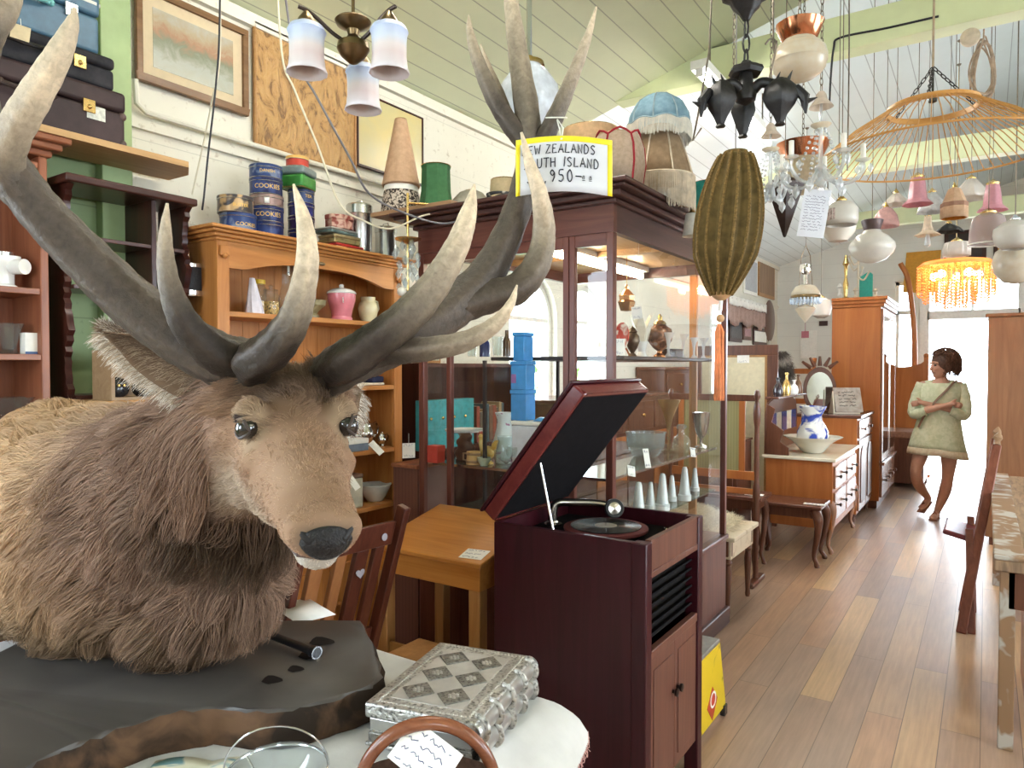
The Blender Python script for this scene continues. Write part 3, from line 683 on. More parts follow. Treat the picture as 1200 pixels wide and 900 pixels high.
an1 = antler('antler', [
 ([root(1, 56), (286, 428, 1.18, 62), (255, 420, 1.175, 62), (205, 392, 1.16, 60), (150, 350, 1.14, 58), (95, 297, 1.11, 54), (48, 248, 1.08, 50), (18, 208, 1.06, 48), (-14, 160, 1.05, 46), (-30, 100, 1.06, 42), (-18, 45, 1.08, 36), (8, 5, 1.10, 28), (28, -38, 1.12, 6)], .80, 1.0, False),
 ([(58, 262, 1.085, 22), (34, 238, 1.068, 36), (8, 200, 1.045, 42), (14, 162, 1.025, 38), (38, 118, 1.01, 35), (66, 70, 1.0, 29), (83, 32, .995, 17), (88, 9, .99, 4)], .22, .62, False),
 ([root(1, 44, .0, .05), (268, 420, 1.145, 46), (245, 408, 1.12, 42), (217, 378, 1.09, 34), (200, 338, 1.07, 25), (194, 300, 1.06, 19), (194, 268, 1.055, 13), (196, 238, 1.05, 3)], .45, 1.0, True),
 ([root(1, 40, .0, .045), (296, 424, 1.13, 45), (318, 410, 1.10, 46), (342, 378, 1.07, 38), (354, 340, 1.06, 31), (360, 300, 1.055, 26), (356, 258, 1.055, 18), (344, 216, 1.06, 3)], .35, .75, True)])
an2 = antler('antler', [
 ([root(-1, 50), (408, 426, 1.20, 54), (440, 412, 1.22, 54), (490, 388, 1.26, 50), (535, 358, 1.30, 48), (572, 318, 1.33, 40), (600, 262, 1.36, 33), (618, 200, 1.38, 30), (618, 140, 1.39, 30), (608, 70, 1.40, 24), (599, 5, 1.40, 17), (592, -50, 1.40, 4)], .62, 1.0, False),
 ([(540, 358, 1.30, 40), (575, 347, 1.31, 38), (605, 338, 1.32, 36), (629, 308, 1.33, 32), (637, 270, 1.335, 27), (632, 228, 1.30, 20), (620, 190, 1.283, 13), (611, 155, 1.275, 3)], .30, .75, False),
 ([root(-1, 42, .0, .045), (406, 424, 1.17, 48), (430, 408, 1.16, 46), (470, 378, 1.15, 42), (508, 336, 1.15, 36), (535, 290, 1.15, 29), (549, 250, 1.155, 20), (556, 216, 1.16, 3)], .35, .85, True),
 ([root(-1, 36, .0, .04), (418, 421, 1.19, 38), (450, 412, 1.18, 34), (500, 409, 1.17, 28), (545, 400, 1.16, 24), (580, 380, 1.155, 18), (598, 357, 1.15, 11), (606, 334, 1.15, 2)], .35, .85, False),
 ([(619, 170, 1.385, 24), (598, 145, 1.38, 22), (578, 112, 1.375, 20), (560, 70, 1.37, 15), (551, 38, 1.37, 9), (549, 18, 1.37, 2)], .3, .9, False),
 ([(600, 150, 1.40, 12), (588, 115, 1.41, 11), (575, 85, 1.41, 9), (563, 52, 1.41, 2)], .1, .9, False),
 ([(616, 195, 1.385, 24), (635, 168, 1.375, 22), (655, 128, 1.37, 19), (673, 85, 1.365, 15), (688, 45, 1.36, 10), (699, 8, 1.36, 2)], .25, .9, False)])
out = [(420, 727), (434, 752), (443, 785), (432, 802), (395, 815), (350, 827), (300, 831), (250, 826), (200, 832), (150, 847), (100, 865), (60, 882), (15, 905), (-50, 925), (-95, 880), (-60, 800), (0, 764), (38, 749), (130, 740), (225, 733), (330, 727)]
tops = [onz(x, y, SLAB_Z) for x, y in out]
tops = [Vector(q) for q in spline([list(p) for p in tops]+[list(tops[0])], 4)[:-1]]
cen = sum(tops, Vector())/len(tops); rnd = random.Random(4)
mb = MB(); k = len(tops); rings = [[p+V(0, 0, rnd.uniform(-.0015, 0)) for p in tops]]
for dz, o in ((-.006, .006), (-.02, .010), (-.04, .016), (-.06, .014), (-.0795, .004)):
 rings.append([p+(p-cen).normalized()*(o+rnd.uniform(-.006, .007))+V(0, 0, dz+(rnd.uniform(-.004, .004) if dz > -.07 else 0)) for p in tops])
vs = [q for r in rings for q in r]; mb.add(vs, [tuple(range(k))], 0)
mb.f += [[r*k+i, (r+1)*k+i, (r+1)*k+(i+1) % k, r*k+(i+1) % k] for r in range(len(rings)-1) for i in range(k)]+[list(reversed(range((len(rings)-1)*k, len(rings)*k)))]
mb.m += [1 if r > 0 else 0 for r in range(len(rings)-1) for i in range(k)]+[1]; mb.s += [True]*((len(rings)-1)*k)+[False]
m_slab = spots('slab_face', (.036, .031, .028), (.070, .060, .052), 6, .5, .25, .42, detail=6)
m_bark = spots('slab_bark', (.026, .017, .012), (.12, .065, .035), 9, .52, .1, .75, detail=8)
base = mb.build('base', [m_slab, m_bark], STAG, sharp=50)
for (px, py, r) in ((376, 752, .030), (362, 768, .026), (346, 784, .018), (318, 797, .022)):
 mb = MB(); c = onz(px, py, SLAB_Z+.0003); mb.add([c+V(r*math.cos(a)*(1+.25*math.sin(3*a)), r*math.sin(a)*(1+.2*math.cos(2*a)), .0004) for a in [2*PI*i/14 for i in range(14)]], [tuple(range(14))])
 mb.build('hollow_patch', M('black_hollow', (.012, .009, .008), .7, var=.2), base)  # flat black patches in place of hollows in the slab top
a, b = onz(312, 742, SLAB_Z+.016), onz(371, 765, SLAB_Z+.016); dv = (b-a).normalized()
t = thing('torch', 'small black torch lying on the wooden slab under the stag chin', 'torch', a*.5+b*.5-V(0, 0, .016))
MB().tube([a-dv*.03, a+dv*.005, a+dv*.01, b-dv*.022, b-dv*.016, b], [.0105, .0105, .0095, .0095, .0135, .0150], 18).tube([a+dv*.02, a+dv*.023, a+dv*.027], [.0096, .0112, .0096], 18).build('barrel', M('torch_rubber', (.02, .02, .022), .38, var=.1), t)
MB().tube([b, b+dv*.0015], [.0148, .0148], 18).build('bezel', M('torch_steel', (.55, .55, .56), .25, 1, var=0), t)
MB().tube([b+dv*.0016, b+dv*.0024], [.0115, .0105], 18).build('lens', M('torch_lens', (.03, .03, .035), .08, var=0, coat=1), t)
TX0, TX1, TY0, TY1 = -2.22, -.80, .36, 1.345
t = thing('display_table', 'long display table under the white cloth that carries the mounted stag', 'table', ((TX0+TX1)/2, (TY0+TY1)/2, 0))
MB().box(TX0+.02, TX1-.02, TY0+.02, TY1-.02, .715, .744).build('tabletop', wood('table_pine', (.36, .22, .10), (.50, .33, .17), 'X'), t, bevel=.004)
MB().box(TX0+.08, TX1-.08, TY0+.07, TY0+.09, .63, .715).box(TX0+.08, TX1-.08, TY1-.09, TY1-.07, .63, .715).box(TX0+.08, TX0+.1, TY0+.07, TY1-.07, .63, .715).box(TX1-.1, TX1-.08, TY0+.07, TY1-.07, .63, .715).build('apron', MATS['table_pine'], t)
for x in (TX0+.09, TX1-.09):
 for y in (TY0+.08, TY1-.08): MB().box(x-.028, x+.028, y-.028, y+.028, 0, .715).build('leg', MATS['table_pine'], t, bevel=.004)
def perim(n=220):
 r = .035; pts = []
 seg = [((TX1-r, TY0+r), -PI/2), ((TX1-r, TY1-r), 0), ((TX0+r, TY1-r), PI/2), ((TX0+r, TY0+r), PI)]
 for (c, a0), (c2, _) in zip(seg, seg[1:]+seg[:1]):
  for k in range(7): a = a0+PI/2*k/6; pts.append((V(c[0]+r*math.cos(a), c[1]+r*math.sin(a), 0), V(math.cos(a), math.sin(a), 0)))
  p0 = pts[-1][0]; nn = pts[-1][1]; e = V(c2[0]+r*math.cos(a0+PI/2), c2[1]+r*math.sin(a0+PI/2), 0); m = int((e-p0).length/.035)
  for k in range(1, m): pts.append((p0+(e-p0)*(k/m), nn))
 return pts
pr = perim(); k = len(pr); mb = MB()
def hem(i, lev):
 p, nn = pr[i]; s = i*.035; corner = max(0, 1-((p-V(TX1, TY1, 0)).length/.22)); wv = math.sin(s*14)+.5*math.sin(s*31+1)
 o, z = [(-.006, .7518), (.003, .7505), (.010, .742), (.022+.006*wv, .715), (.036+.014*wv, .66), (.045+.020*wv, .60+.01*wv)][lev]
 o += corner*(.0, .0, .012, .035, .06, .075)[lev]; z += corner*(0, 0, .004, .018, .05, .085)[lev]
 return V(p.x+nn.x*o, p.y+nn.y*o, z)
vs = [hem(i, l) for l in range(6) for i in range(k)]
mb.add(vs, [tuple(range(k))]+[(l*k+i, (l+1)*k+i, (l+1)*k+(i+1) % k, l*k+(i+1) % k) for l in range(5) for i in range(k)], 0, True)
t = thing('tablecloth', 'white cotton tablecloth with a pink fringed hem draped under the wooden slab', 'tablecloth', ((TX0+TX1)/2, (TY0+TY1)/2, .60))
m_cloth = M('white_cotton', (.60, .585, .56), .85, var=.05, scale=14, bump=.25, sheen=.2)
mb.build('cloth', m_cloth, t, sharp=60)
mb = MB()
for i in range(k):
 if pr[i][0].x < -1.6 and pr[i][0].y < 1: continue
 for q in range(5):
  a = hem(i, 5).lerp(hem((i+1) % k, 5), q/5); mb.tube([a+V(0, 0, .003), a+V(rnd.uniform(-.004, .004), rnd.uniform(-.004, .004), -.008), a+V(rnd.uniform(-.006, .006), rnd.uniform(-.006, .006), -.014)], .0011, 4)
f = mb.build('fringe', M('pink_thread', (.62, .36, .33), .9, var=.2), t); f['kind'] = 'stuff'; f['label'] = 'pink fringe'
TZ = .7523
B = tr(-.93, 1.173, TZ, math.radians(13))
t = thing('jewellery_box', 'book-shaped embossed silver jewellery box on the white tablecloth', 'box', (-.93, 1.173, TZ), math.radians(13))
def relief(name, c1, c2, scale, rough=.33):
 if name in MATS: return MATS[name]
 m, nt, b = _new(name); v = _coords(nt); vo = nt.nodes.new('ShaderNodeTexVoronoi'); vo.inputs['Scale'].default_value = scale; vo.feature = 'SMOOTH_F1'; nt.links.new(v, vo.inputs['Vector'])
 f = _noise(nt, v, scale*.6, 3, .6, 2.5); ad = nt.nodes.new('ShaderNodeMath'); ad.operation = 'ADD'; nt.links.new(vo.outputs['Distance'], ad.inputs[0]); nt.links.new(f, ad.inputs[1])
 nt.links.new(_ramp(nt, ad.outputs[0], [(.55, c1), (.95, c2)]), b.inputs['Base Color']); b.inputs['Metallic'].default_value = .85; b.inputs['Roughness'].default_value = rough
 _bump(nt, b, ad.outputs[0], .7, .003); MATS[name] = m; return m
m_emb = relief('embossed_silver', (.13, .125, .115), (.50, .485, .45), 130)
m_embd = relief('tarnished_silver', (.07, .067, .06), (.25, .24, .215), 150, .4)
m_sil = M('plain_silver', (.52, .51, .49), .28, .85, var=.05)
m_pearl = M('pale_silver_field', (.52, .50, .47), .4, .5, var=.06)
hx_, hy_, hh = .120, .165, .087
MB().box(-hx_+.008, hx_-.012, -hy_+.006, hy_-.006, .009, .056, T=B).build('box_body', m_sil, t, bevel=.002)
MB().box(-hx_, hx_, -hy_, hy_, .0008, .009, T=B).build('bottom_cover', m_emb, t, bevel=.003)
MB().box(-hx_+.007, hx_-.010, -hy_+.005, hy_-.005, .028, .033, T=B).box(-hx_+.006, hx_-.010, -hy_+.004, hy_-.004, .010, .026, T=B).build('band', m_embd, t, bevel=.001)
lid = MB().box(-hx_, hx_, -hy_, hy_, .057, hh, T=B).build('lid', m_emb, t, bevel=.005, bseg=3)
MB().box(-.082, .075, -.128, .128, hh, hh+.0012, T=B).build('field', m_pearl, lid)
for (x, y) in ((-.043, -.085), (.036, -.085), (-.043, 0), (.036, 0), (-.043, .085), (.036, .085)):
 d = MB().prism([(x-.037, y), (x, y-.039), (x+.037, y), (x, y+.039)], hh+.0012, hh+.0034, T=B)
 dp = d.build('diamond_panel', m_embd, lid, bevel=.0008)
 fl = MB()
 for q in range(7):
  rr = .0 if q == 6 else .0085; fl.ball((x+rr*math.cos(q*PI/3), y+rr*math.sin(q*PI/3), hh+.0036), .0042, 8, sz=.5, T=B)
 fl.build('flower', m_sil, dp)
mb = MB()
for i in range(34):
 for sx in (-1, 1): mb.ball((sx*.098, -.150+.3*i/33, hh), .0042, 8, sz=.6, T=B)
for i in range(24):
 for sy in (-1, 1): mb.ball((-.098+.196*i/23, sy*.148, hh), .0042, 8, sz=.6, T=B)
bd = mb.build('bead_border', m_sil, lid); bd['kind'] = 'stuff'
for zc in (.0225, .0645):
 MB().grid(lambda u, v: B @ V(hx_-.012+.021*math.cos(-PI/2+PI*v), -hy_+2*hy_*u, zc+.0205*math.sin(-PI/2+PI*v)), 30, 12).build('spine', m_sil, t, solid=.002)
 for i in range(5):
  y = -.140+.28*i/4; MB().tube([B @ V(hx_-.012+.0215*math.cos(a), y, zc+.021*math.sin(a)) for a in [-PI/2+PI*q/12 for q in range(13)]], .0048, 8, flat=2.2).build('spine_rib', m_emb, t)
mb = MB(); [mb.ball((-.02+q*.0, -hy_-.001, .05), .008, 10, sy=.4, T=B) for q in range(1)]; mb.box(-.028, -.012, -hy_-.003, -hy_+.004, .045, .07, T=B); mb.build('clasp', m_sil, t, bevel=.002)
c = V(-1.025, .79, TZ); t = thing('glass_dish', 'round glass dish with thin wire carrying handle in front of the slab', 'dish', c)
m_cg = thin_glass('clear_glass', (.93, .96, .96), .03, 1.55, .10, (.85, .88, .88)); m_wire = M('chrome_wire', (.72, .72, .74), .14, 1, var=0)
mb = MB(); mb.lathe([(0, .003), (.045, .003), (.050, .010), (.070, .034), (.080, .042), (.084, .043), (.085, .046), (.080, .046), (.068, .038), (.046, .010), (0, .008)], 40, c, rib=lambda a, z: 1+(.018*math.sin(20*a) if z > .03 else 0))
mb.build('bowl', m_cg, t)
MB().tube([c+V(.0865*math.cos(a), .0865*math.sin(a), .040) for a in [2*PI*q/40 for q in range(40)]], .0025, 8, True).tube([c+V(.047*math.cos(a), .047*math.sin(a), .0022) for a in [2*PI*q/32 for q in range(32)]], .0022, 8, True).tube([c+V(.047, 0, .003), c+V(.0865, 0, .04)], .002).tube([c-V(.047, 0, -.003), c-V(.0865, 0, -.04)], .002).build('holder', m_wire, t)
ax = RT*.98+FH*.2; MB().tube([c+ax*(.0885*math.cos(a))+V(0, 0, .040+.088*math.sin(a))-FH*.02*math.sin(a) for a in [PI*q/22 for q in range(23)]], .0017, 8).build('handle', m_wire, t)
c = V(-.80, .93, TZ); t = thing('hoop_bag', 'low fabric bag with a polished brown wooden hoop handle and a paper tag', 'bag', c)
mb = MB()
def bag(u, v):
 a = 2*PI*u; r = [.0, .085, .115, .120, .112, .10][min(5, int(v*5+.01))]; z = [.001, .001, .015, .03, .045, .050][min(5, int(v*5+.01))]
 return c+RT*(r*math.cos(a))+FH*(r*.42*math.sin(a)*(1+.05*math.sin(7*a)))+V(0, 0, z)
mb.grid(bag, 36, 6, closed=True); mb.build('pouch', M('bag_fabric', (.16, .09, .06), .9, var=.2, scale=60, bump=.3), t)
ring = [c+RT*(.118*math.cos(a))+FH*(.01*math.cos(a))+V(0, 0, .006+.122*math.sin(a)) for a in [PI*q/30 for q in range(31)]]
MB().tube(ring, [.0105+.0015*math.sin(PI*q/30) for q in range(31)], 14).build('handle', wood('hoop_wood', (.14, .045, .022), (.26, .095, .045), 'X', .22, 1, .6), t)
card('price_card', 'white handwritten price tag tied to the wooden hoop handle', onz(498, 886, .842), .112, .074, RT*.80-ZZ*.30-FH*.52, ZZ*.62+FH*.55+RT*.25, None, 4, ring[20])
mb = MB(); c = onz(215, 915, TZ)
def leaf(u, v): return c+RT*((u-.5)*.16)+FH*((v-.5)*.12)+V(0, 0, .002+.012*abs(math.sin(PI*u*1.5))*(1-.3*v))
mb.grid(leaf, 22, 6); o = solo('leaflet', 'folded cream and teal paper leaflet beside the glass dish', 'leaflet', mb, spots('leaflet_print', (.80, .76, .60), (.20, .36, .40), 12, .56, .02, .6), solid=.001)
mb = MB(); c = onz(355, 715, TZ+.002); d1 = V(.96, -.28, 0); d2 = V(.28, .96, 0)
mb.add([c-d1*.10-d2*.06, c+d1*.10-d2*.06, c+d1*.10+d2*.06, c-d1*.10+d2*.06], [(0, 1, 2, 3)]); solo('paper_sheet', 'loose white paper sheet on the tablecloth behind the slab', 'paper', mb, M('white_paper', (.85, .84, .82), .8, var=.03), solid=.0012)
t = thing('price_sign', 'yellow-edged white card hand lettered with South Island price, hanging on the antler', 'sign', P(661, 230, 1.322))
def sg(x, y, o=0):
 u = x/113; s = math.sin(PI*u); return P(604.5+x, 230.5-y+0-(y/66)*(5.5*s)-(1-y/66)*7*s*.9, 1.322-.012*s-o)
mb = MB().grid(lambda u, v: sg(113*u, 66*v), 24, 8); mb.build('card', M('sign_card', (.66, .66, .70), .55, var=.02), t, solid=.0008)
mb = MB()
for (x0, x1, y0, y1) in ((0, 113, 59.5, 66), (0, 5, 0, 60), (107.5, 113, 0, 60)):
 mb.grid(lambda u, v: sg(x0+(x1-x0)*u, y0+(y1-y0)*v, .0009), 24 if x1-x0 > 50 else 3, 8)
mb.build('border', M('yellow_border', (.88, .70, .02), .45, var=.03), t, solid=.0004).__setitem__('label', 'bright yellow border')
mb = MB(); pen = lambda x, y: sg(x, y, .0012)
write(mb, 'NEW ZEALANDS', 10.5, pen, 7, 46, 0, .0011); write(mb, 'SOUTH ISLAND', 11, pen, 9, 29.5, 0, .0011); write(mb, '$2,950-', 14, pen, 12, 12, 0, .0012)
for x in (79, 87): mb.tube([pen(x, 20), pen(x-1, 16), pen(x+1.5, 16), pen(x+1, 20)], .0007, 4); mb.tube([pen(x-1, 14.2), pen(x+2, 14.4)], .0006, 4)
mb.build('lettering', M('black_marker', (.03, .03, .045), .5, var=0), t)
mb = MB(); top = P(652, 138, 1.362); mb.tube([sg(53, 62, .002), P(656, 152, 1.335), top], .0013, 6).tube([sg(54, 62, .002), P(660, 150, 1.335), top], .0013, 6)
mb.tube([top+(RT*math.cos(a)+UP*.5*math.sin(a))*.020+FW*(.028*math.sin(a)) for a in [2*PI*q/18 for q in range(18)]], .0014, 6, True); mb.build('string', M('white_string', (.8, .78, .7), .9, var=0), t)
m_redwood = wood('red_mahogany', (.20, .062, .030), (.34, .125, .060), 'Z')
m_redwoody = wood('red_mahogany_shelf', (.20, .062, .030), (.36, .14, .07), 'Y')
m_dark = wood('dark_mahogany', (.024, .006, .005), (.060, .016, .011), 'Z', .3, 1, .3)
m_darky = wood('dark_mahogany_rail', (.035, .012, .009), (.080, .026, .018), 'Y', .3, 1, .3)
m_pine = wood('honey_pine', (.37, .135, .032), (.52, .22, .062), 'Z', .4)
m_piney = wood('honey_pine_shelf', (.38, .14, .034), (.56, .25, .075), 'Y', .38)
m_oak = wood('oak_panel', (.30, .14, .045), (.45, .23, .085), 'Y', .4)
m_plank = wood('cut_plank', (.42, .24, .10), (.58, .36, .17), 'Y', .55, 1, 0)
m_brass = M('brass', (.62, .42, .16), .25, 1, var=.1); m_chrome = M('chrome', (.72, .72, .73), .12, 1, var=0); m_silver = M('silver_plate', (.70, .67, .62), .18, 1, var=.05)
m_steel = M('steel', (.58, .58, .57), .25, 1, var=.05); m_blackp = M('black_bakelite', (.015, .015, .017), .2, var=.1, coat=.3)
m_porc = M('white_porcelain', (.80, .79, .75), .2, var=.03, coat=.4)
m_tagp = M('tag_paper', (.86, .84, .78), .8, var=.04)
m_glassw = thin_glass('glassware', (.90, .93, .92), .04, 1.55, .06, (.8, .83, .82))
bx0, bx1, by0, by1 = XW, -2.58, .36, onx(57, 300, -2.58).y; bz = onx(60, 186, -2.58).z
t = thing('bookcase', 'tall red mahogany open bookcase against the green wall beside the dark whatnot', 'bookcase', ((bx0+bx1)/2, (by0+by1)/2, 0))
for y in (by0, by1-.025): MB().box(bx0+.004, bx1, y, y+.025, 0, bz).build('side_panel', m_redwood, t, bevel=.003)
MB().box(bx0+.004, bx0+.012, by0, by1, 0, bz).build('back_panel', m_redwood, t)
shz = [.06, .5, .86]+[onx(44, q, -2.58).z for q in (492, 415, 338)]+[bz-.02]
SHB = shz
for z in shz: MB().box(bx0+.012, bx1-.004, by0+.025, by1-.025, z-.02, z).build('shelf', m_redwoody, t, bevel=.002)
mb = MB()
for i, o in enumerate((.012, .035, .055)): mb.box(bx0+.004, bx1+o, by0-o, by1+o, bz+.022*i, bz+.022*(i+1))
mb.build('cornice', m_redwoody, t, bevel=.006); btop = bz+.066
pz = btop; pe = onx(215, 194, -2.62).y
mb = MB(); mb.prism([(-2.76, .2), (-2.52, .2), (-2.52, pe-.04), (-2.62, pe+.02), (-2.76, pe+.02)], pz, pz+.022); solo('plank', 'loose sawn timber plank on top of the bookcase under the suitcases', 'plank', mb, m_plank)
pz += .022
def suitcase(name, label, x0, x1, y0, y1, z0, z1, mats, handle, patch=False, stripe=None, latch=m_brass, cap=None):
 t = thing(name, label, 'suitcase', ((x0+x1)/2, (y0+y1)/2, z0)); zm = z0+(z1-z0)*.62
 MB().box(x0, x1, y0, y1, z0, zm).build('case_body', mats, t, bevel=.012, bseg=3)
 l = MB().box(x0-.002, x1+.003, y0-.003, y1+.003, zm+.002, z1).build('lid', mats, t, bevel=.014, bseg=3)
 yc = (y0+y1)/2; hz = z0+(z1-z0)*.52
 MB().tube([(x1, yc-.075, hz+.01), (x1+.022, yc-.06, hz), (x1+.030, yc, hz-.006), (x1+.022, yc+.06, hz), (x1, yc+.075, hz+.01)], .008, 8).ball((x1, yc-.075, hz+.01), .013, 10).ball((x1, yc+.075, hz+.01), .013, 10).build('handle', handle, t)
 for y in (y0+(y1-y0)*.2, y1-(y1-y0)*.2): MB().box(x1, x1+.008, y-.02, y+.02, zm-.03, zm+.014).ball((x1+.009, y, zm-.012), .008, 8).build('latch', latch, t, bevel=.002)
 if patch: MB().box(x1, x1+.002, y1-.13, y1-.07, z0+.07, z0+.115).build('label_holder', M('label_holder', (.62, .62, .55), .4, var=.2, scale=80), t)
 if cap:
  for y in (y0+.008, y1-.008):
   for zc in (z0+.012, zm-.01): MB().ball((x1-.008, y, zc), .015, 10).build('corner_cap', cap, t)
 if stripe: MB().box(x1+.0005, x1+.0045, y0+.01, y1-.01, z1-.036, z1-.026).box(x0+.01, x1, y1+.0005, y1+.0045, z1-.036, z1-.026).build('stripe', stripe, t)
 return t
sx0, sx1 = -2.78, -2.55; rz = lambda px, py, X=-2.55: onx(px, py, X)
z1 = rz(140, 108).z; y1 = rz(147, 140).y
m_br = M('brown_fibre', (.040, .021, .022), .55, var=.25, scale=14, bump=.1)
suitcase('suitcase', 'large dark brown suitcase with a paper label holder, lowest of the stack on the plank', sx0, sx1, y1-.62, y1, pz+.001, z1, m_br, M('leather_handle', (.05, .03, .025), .5), True, None, m_brass, M('worn_cap', (.11, .07, .06), .5, var=.3))
z2 = rz(135, 68).z; y2 = rz(136, 90).y
suitcase('suitcase', 'charcoal black suitcase in the middle of the stack on the plank', sx0, sx1-.01, y2-.58, y2, z1+.001, z2, M('black_fibre', (.028, .027, .032), .6, var=.3, scale=20, bump=.1), m_blackp)
y3 = rz(120, 30).y; z3 = z2+.20
suitcase('suitcase', 'blue suitcase with a turquoise handle and white stripe on top of the stack', sx0, sx1-.02, y3-.46, y3, z2+.001, z3, M('blue_vinyl', (.055, .125, .19), .45, var=.1), M('turquoise_plastic', (.16, .42, .42), .35, var=.05), False, M('cream_piping', (.72, .70, .62), .5), m_chrome)
c = rz(24, 38, -2.50); card('luggage_tag', 'buff paper luggage tag hanging from the blue suitcase handle', c, .05, .045, V(.35, .9, -.12), ZZ, M('buff_card', (.62, .50, .32), .8), 0, rz(24, 22, -2.535))
def on(px, X, z, d=0): p = onx(px, 300, X); return V(p.x, p.y, z+.0005)
c = on(2, -2.66, SHB[5]); t = thing('grinder', 'white enamel hand grinder with a round spout on the top bookcase shelf', 'grinder', c)
MB().lathe([(0, 0), (.042, 0), (.042, .006), (.034, .012), (.034, .07), (.04, .078), (.04, .10), (0, .10)], 20, c).build('casing', m_porc, t)
MB().lathe([(.02, 0), (.027, 0), (.030, .035), (.024, .035), (.018, .03)], 18, c+V(.01, .02, .068), T=None).build('collar', m_porc, t)
MB().tube([c+V(.02, .02, .068), c+V(.066, .04, .068)], [.025, .025], 18).build('spout', m_porc, t)
MB().lathe([(0, .1), (.036, .1), (.036, .114), (0, .116)], 18, c).build('lid', m_steel, t)
c = on(9, -2.66, SHB[4]); mb = MB().lathe([(0, .004), (.022, .004), (.026, .001), (.028, .006), (.020, .012), (.022, .03), (.036, .085), (.042, .10), (.040, .10), (.033, .085), (.016, .016), (0, .014)], 24, c, rib=lambda a, z: 1+.03*math.sin(10*a)); solo('glass_vase', 'cut glass vase on the middle bookcase shelf beside the small white carton', 'vase', mb, m_glassw)
c = on(35, -2.63, SHB[4]); t = thing('carton', 'small white printed carton on the bookcase shelf edge', 'carton', c)
MB().box(c.x-.02, c.x+.02, c.y-.026, c.y+.022, c.z, c.z+.07).build('box', m_tagp, t, bevel=.001)
MB().box(c.x+.02, c.x+.0206, c.y-.026, c.y+.022, c.z, c.z+.008).build('print', M('blue_print', (.08, .14, .30), .6, var=0), t)
c = on(4, -2.67, SHB[3]); mb = MB().lathe([(0, .004), (.03, .004), (.034, .001), (.036, .006), (.05, .03), (.082, .072), (.080, .073), (.046, .032), (0, .012)], 28, c); solo('glass_bowl', 'wide clear glass bowl on the lowest visible bookcase shelf', 'bowl', mb, m_glassw)
card('price_tag', 'small white price tag hanging on the edge of the bookcase shelf', onx(4, 503, -2.565), .028, .034, V(0, 1, 0), ZZ, None, 0, onx(4, 490, -2.565))
wy0, wy1 = onx(84, 300, -2.52).y, 1.603
cz = onx(150, 469, -2.40).z
t = thing('oak_cabinet', 'low orange oak cabinet between the bookcase and the pine dresser', 'cabinet', (-2.59, (wy0+wy1)/2, 0))
MB().box(XW+.01, -2.415, wy0+.01, wy1-.005, .06, cz-.025).box(XW+.01, -2.43, wy0+.02, wy1-.015, 0, .06).build('carcass', m_oak, t, bevel=.003)
MB().box(XW+.005, -2.40, wy0, wy1, cz-.025, cz).build('top', m_oak, t, bevel=.004)
for i in range(2):
 y0 = wy0+.03+i*.25; d = MB().box(-2.415, -2.403, y0, y0+.225, .1, cz-.18).build('door', m_oak, t, bevel=.003); MB().ball((-2.395, y0+(.2 if i == 0 else .02), .8), .011, 10).build('knob', m_brass, d)
d = MB().box(-2.415, -2.403, wy0+.03, wy1-.03, cz-.16, cz-.04).build('drawer', m_oak, t, bevel=.003)
card('price_tag', 'tiny white string tag hanging over the oak cabinet edge', onx(150, 483, -2.395), .016, .024, V(0, 1, 0), ZZ, None, 0, onx(150, 470, -2.395))
t = thing('whatnot_shelf', 'dark mahogany whatnot shelf with scalloped sides standing on the oak cabinet', 'shelf', (-2.63, (wy0+wy1)/2, cz))
wx0, wx1 = -2.755, -2.535; wt = onx(84, 213, wx1).z
def scallop(y, side):
 pts = [(wx0, cz), (wx1, cz)]; L = wt-cz; nseg = 40
 for k in range(nseg+1):
  z = cz+L*k/nseg; pts.append((wx1-.02-.028*abs(math.sin(PI*3*k/nseg))-.012*math.sin(2*PI*k/nseg*9)**2, z))
 pts.append((wx0, wt)); T = Matrix(((1, 0, 0, 0), (0, 0, 1, y), (0, 1, 0, 0), (0, 0, 0, 1)))
 return MB().prism(pts, -.011, .011, T=T)
scallop(wy0+.016, 0).build('side_panel', m_dark, t); scallop(wy1-.016, 1).build('side_panel', m_dark, t)
dy = onx(186, 290, wx1).y; zsh = onx(150, 281, wx1).z; zf = onx(228, 346, -2.58).z
MB().box(wx0, wx1-.03, dy-.009, dy+.009, zf, wt).build('divider', m_dark, t, bevel=.002)
MB().box(wx0, wx1+.012, wy0-.012, wy1, wt, wt+.028).build('top', m_darky, t, bevel=.006)
for (a, b, z) in ((wy0+.028, wy1-.028, zsh), (wy0+.028, wy1-.028, zf), (wy0+.028, wy1-.028, cz+.015)): MB().box(wx0, wx1-.035, a, b, z-.014, z).build('shelf', m_darky, t, bevel=.002)
c = V(-2.64, onx(219, 320, -2.64).y, zf+.0005); t = thing('hip_flask', 'black leather and chrome flask with a ring handle on the dark whatnot shelf', 'flask', c)
def oval(prof, name, mat, par, **k): return MB().lathe(prof, 26, c, sx=1, sy=.55, T=Matrix.Translation(c) @ Matrix.Rotation(math.radians(65), 4, 'Z') @ Matrix.Translation(-c)).build(name, mat, par)
oval([(.058, .022), (.060, .024), (.060, .112), (.058, .114)], 'leather_sleeve', M('black_leather', (.022, .022, .026), .5, var=.2, scale=150, bump=.3), t)
oval([(0, 0), (.059, 0), (.061, .004), (.061, .022), (.058, .024)], 'base_band', m_chrome, t); oval([(.058, .112), (.061, .114), (.061, .128), (.05, .134), (.018, .136), (0, .136)], 'shoulder', m_chrome, t)
MB().lathe([(.011, .136), (.011, .15), (.015, .151), (.015, .17), (0, .172)], 16, c).build('cap', m_chrome, t)
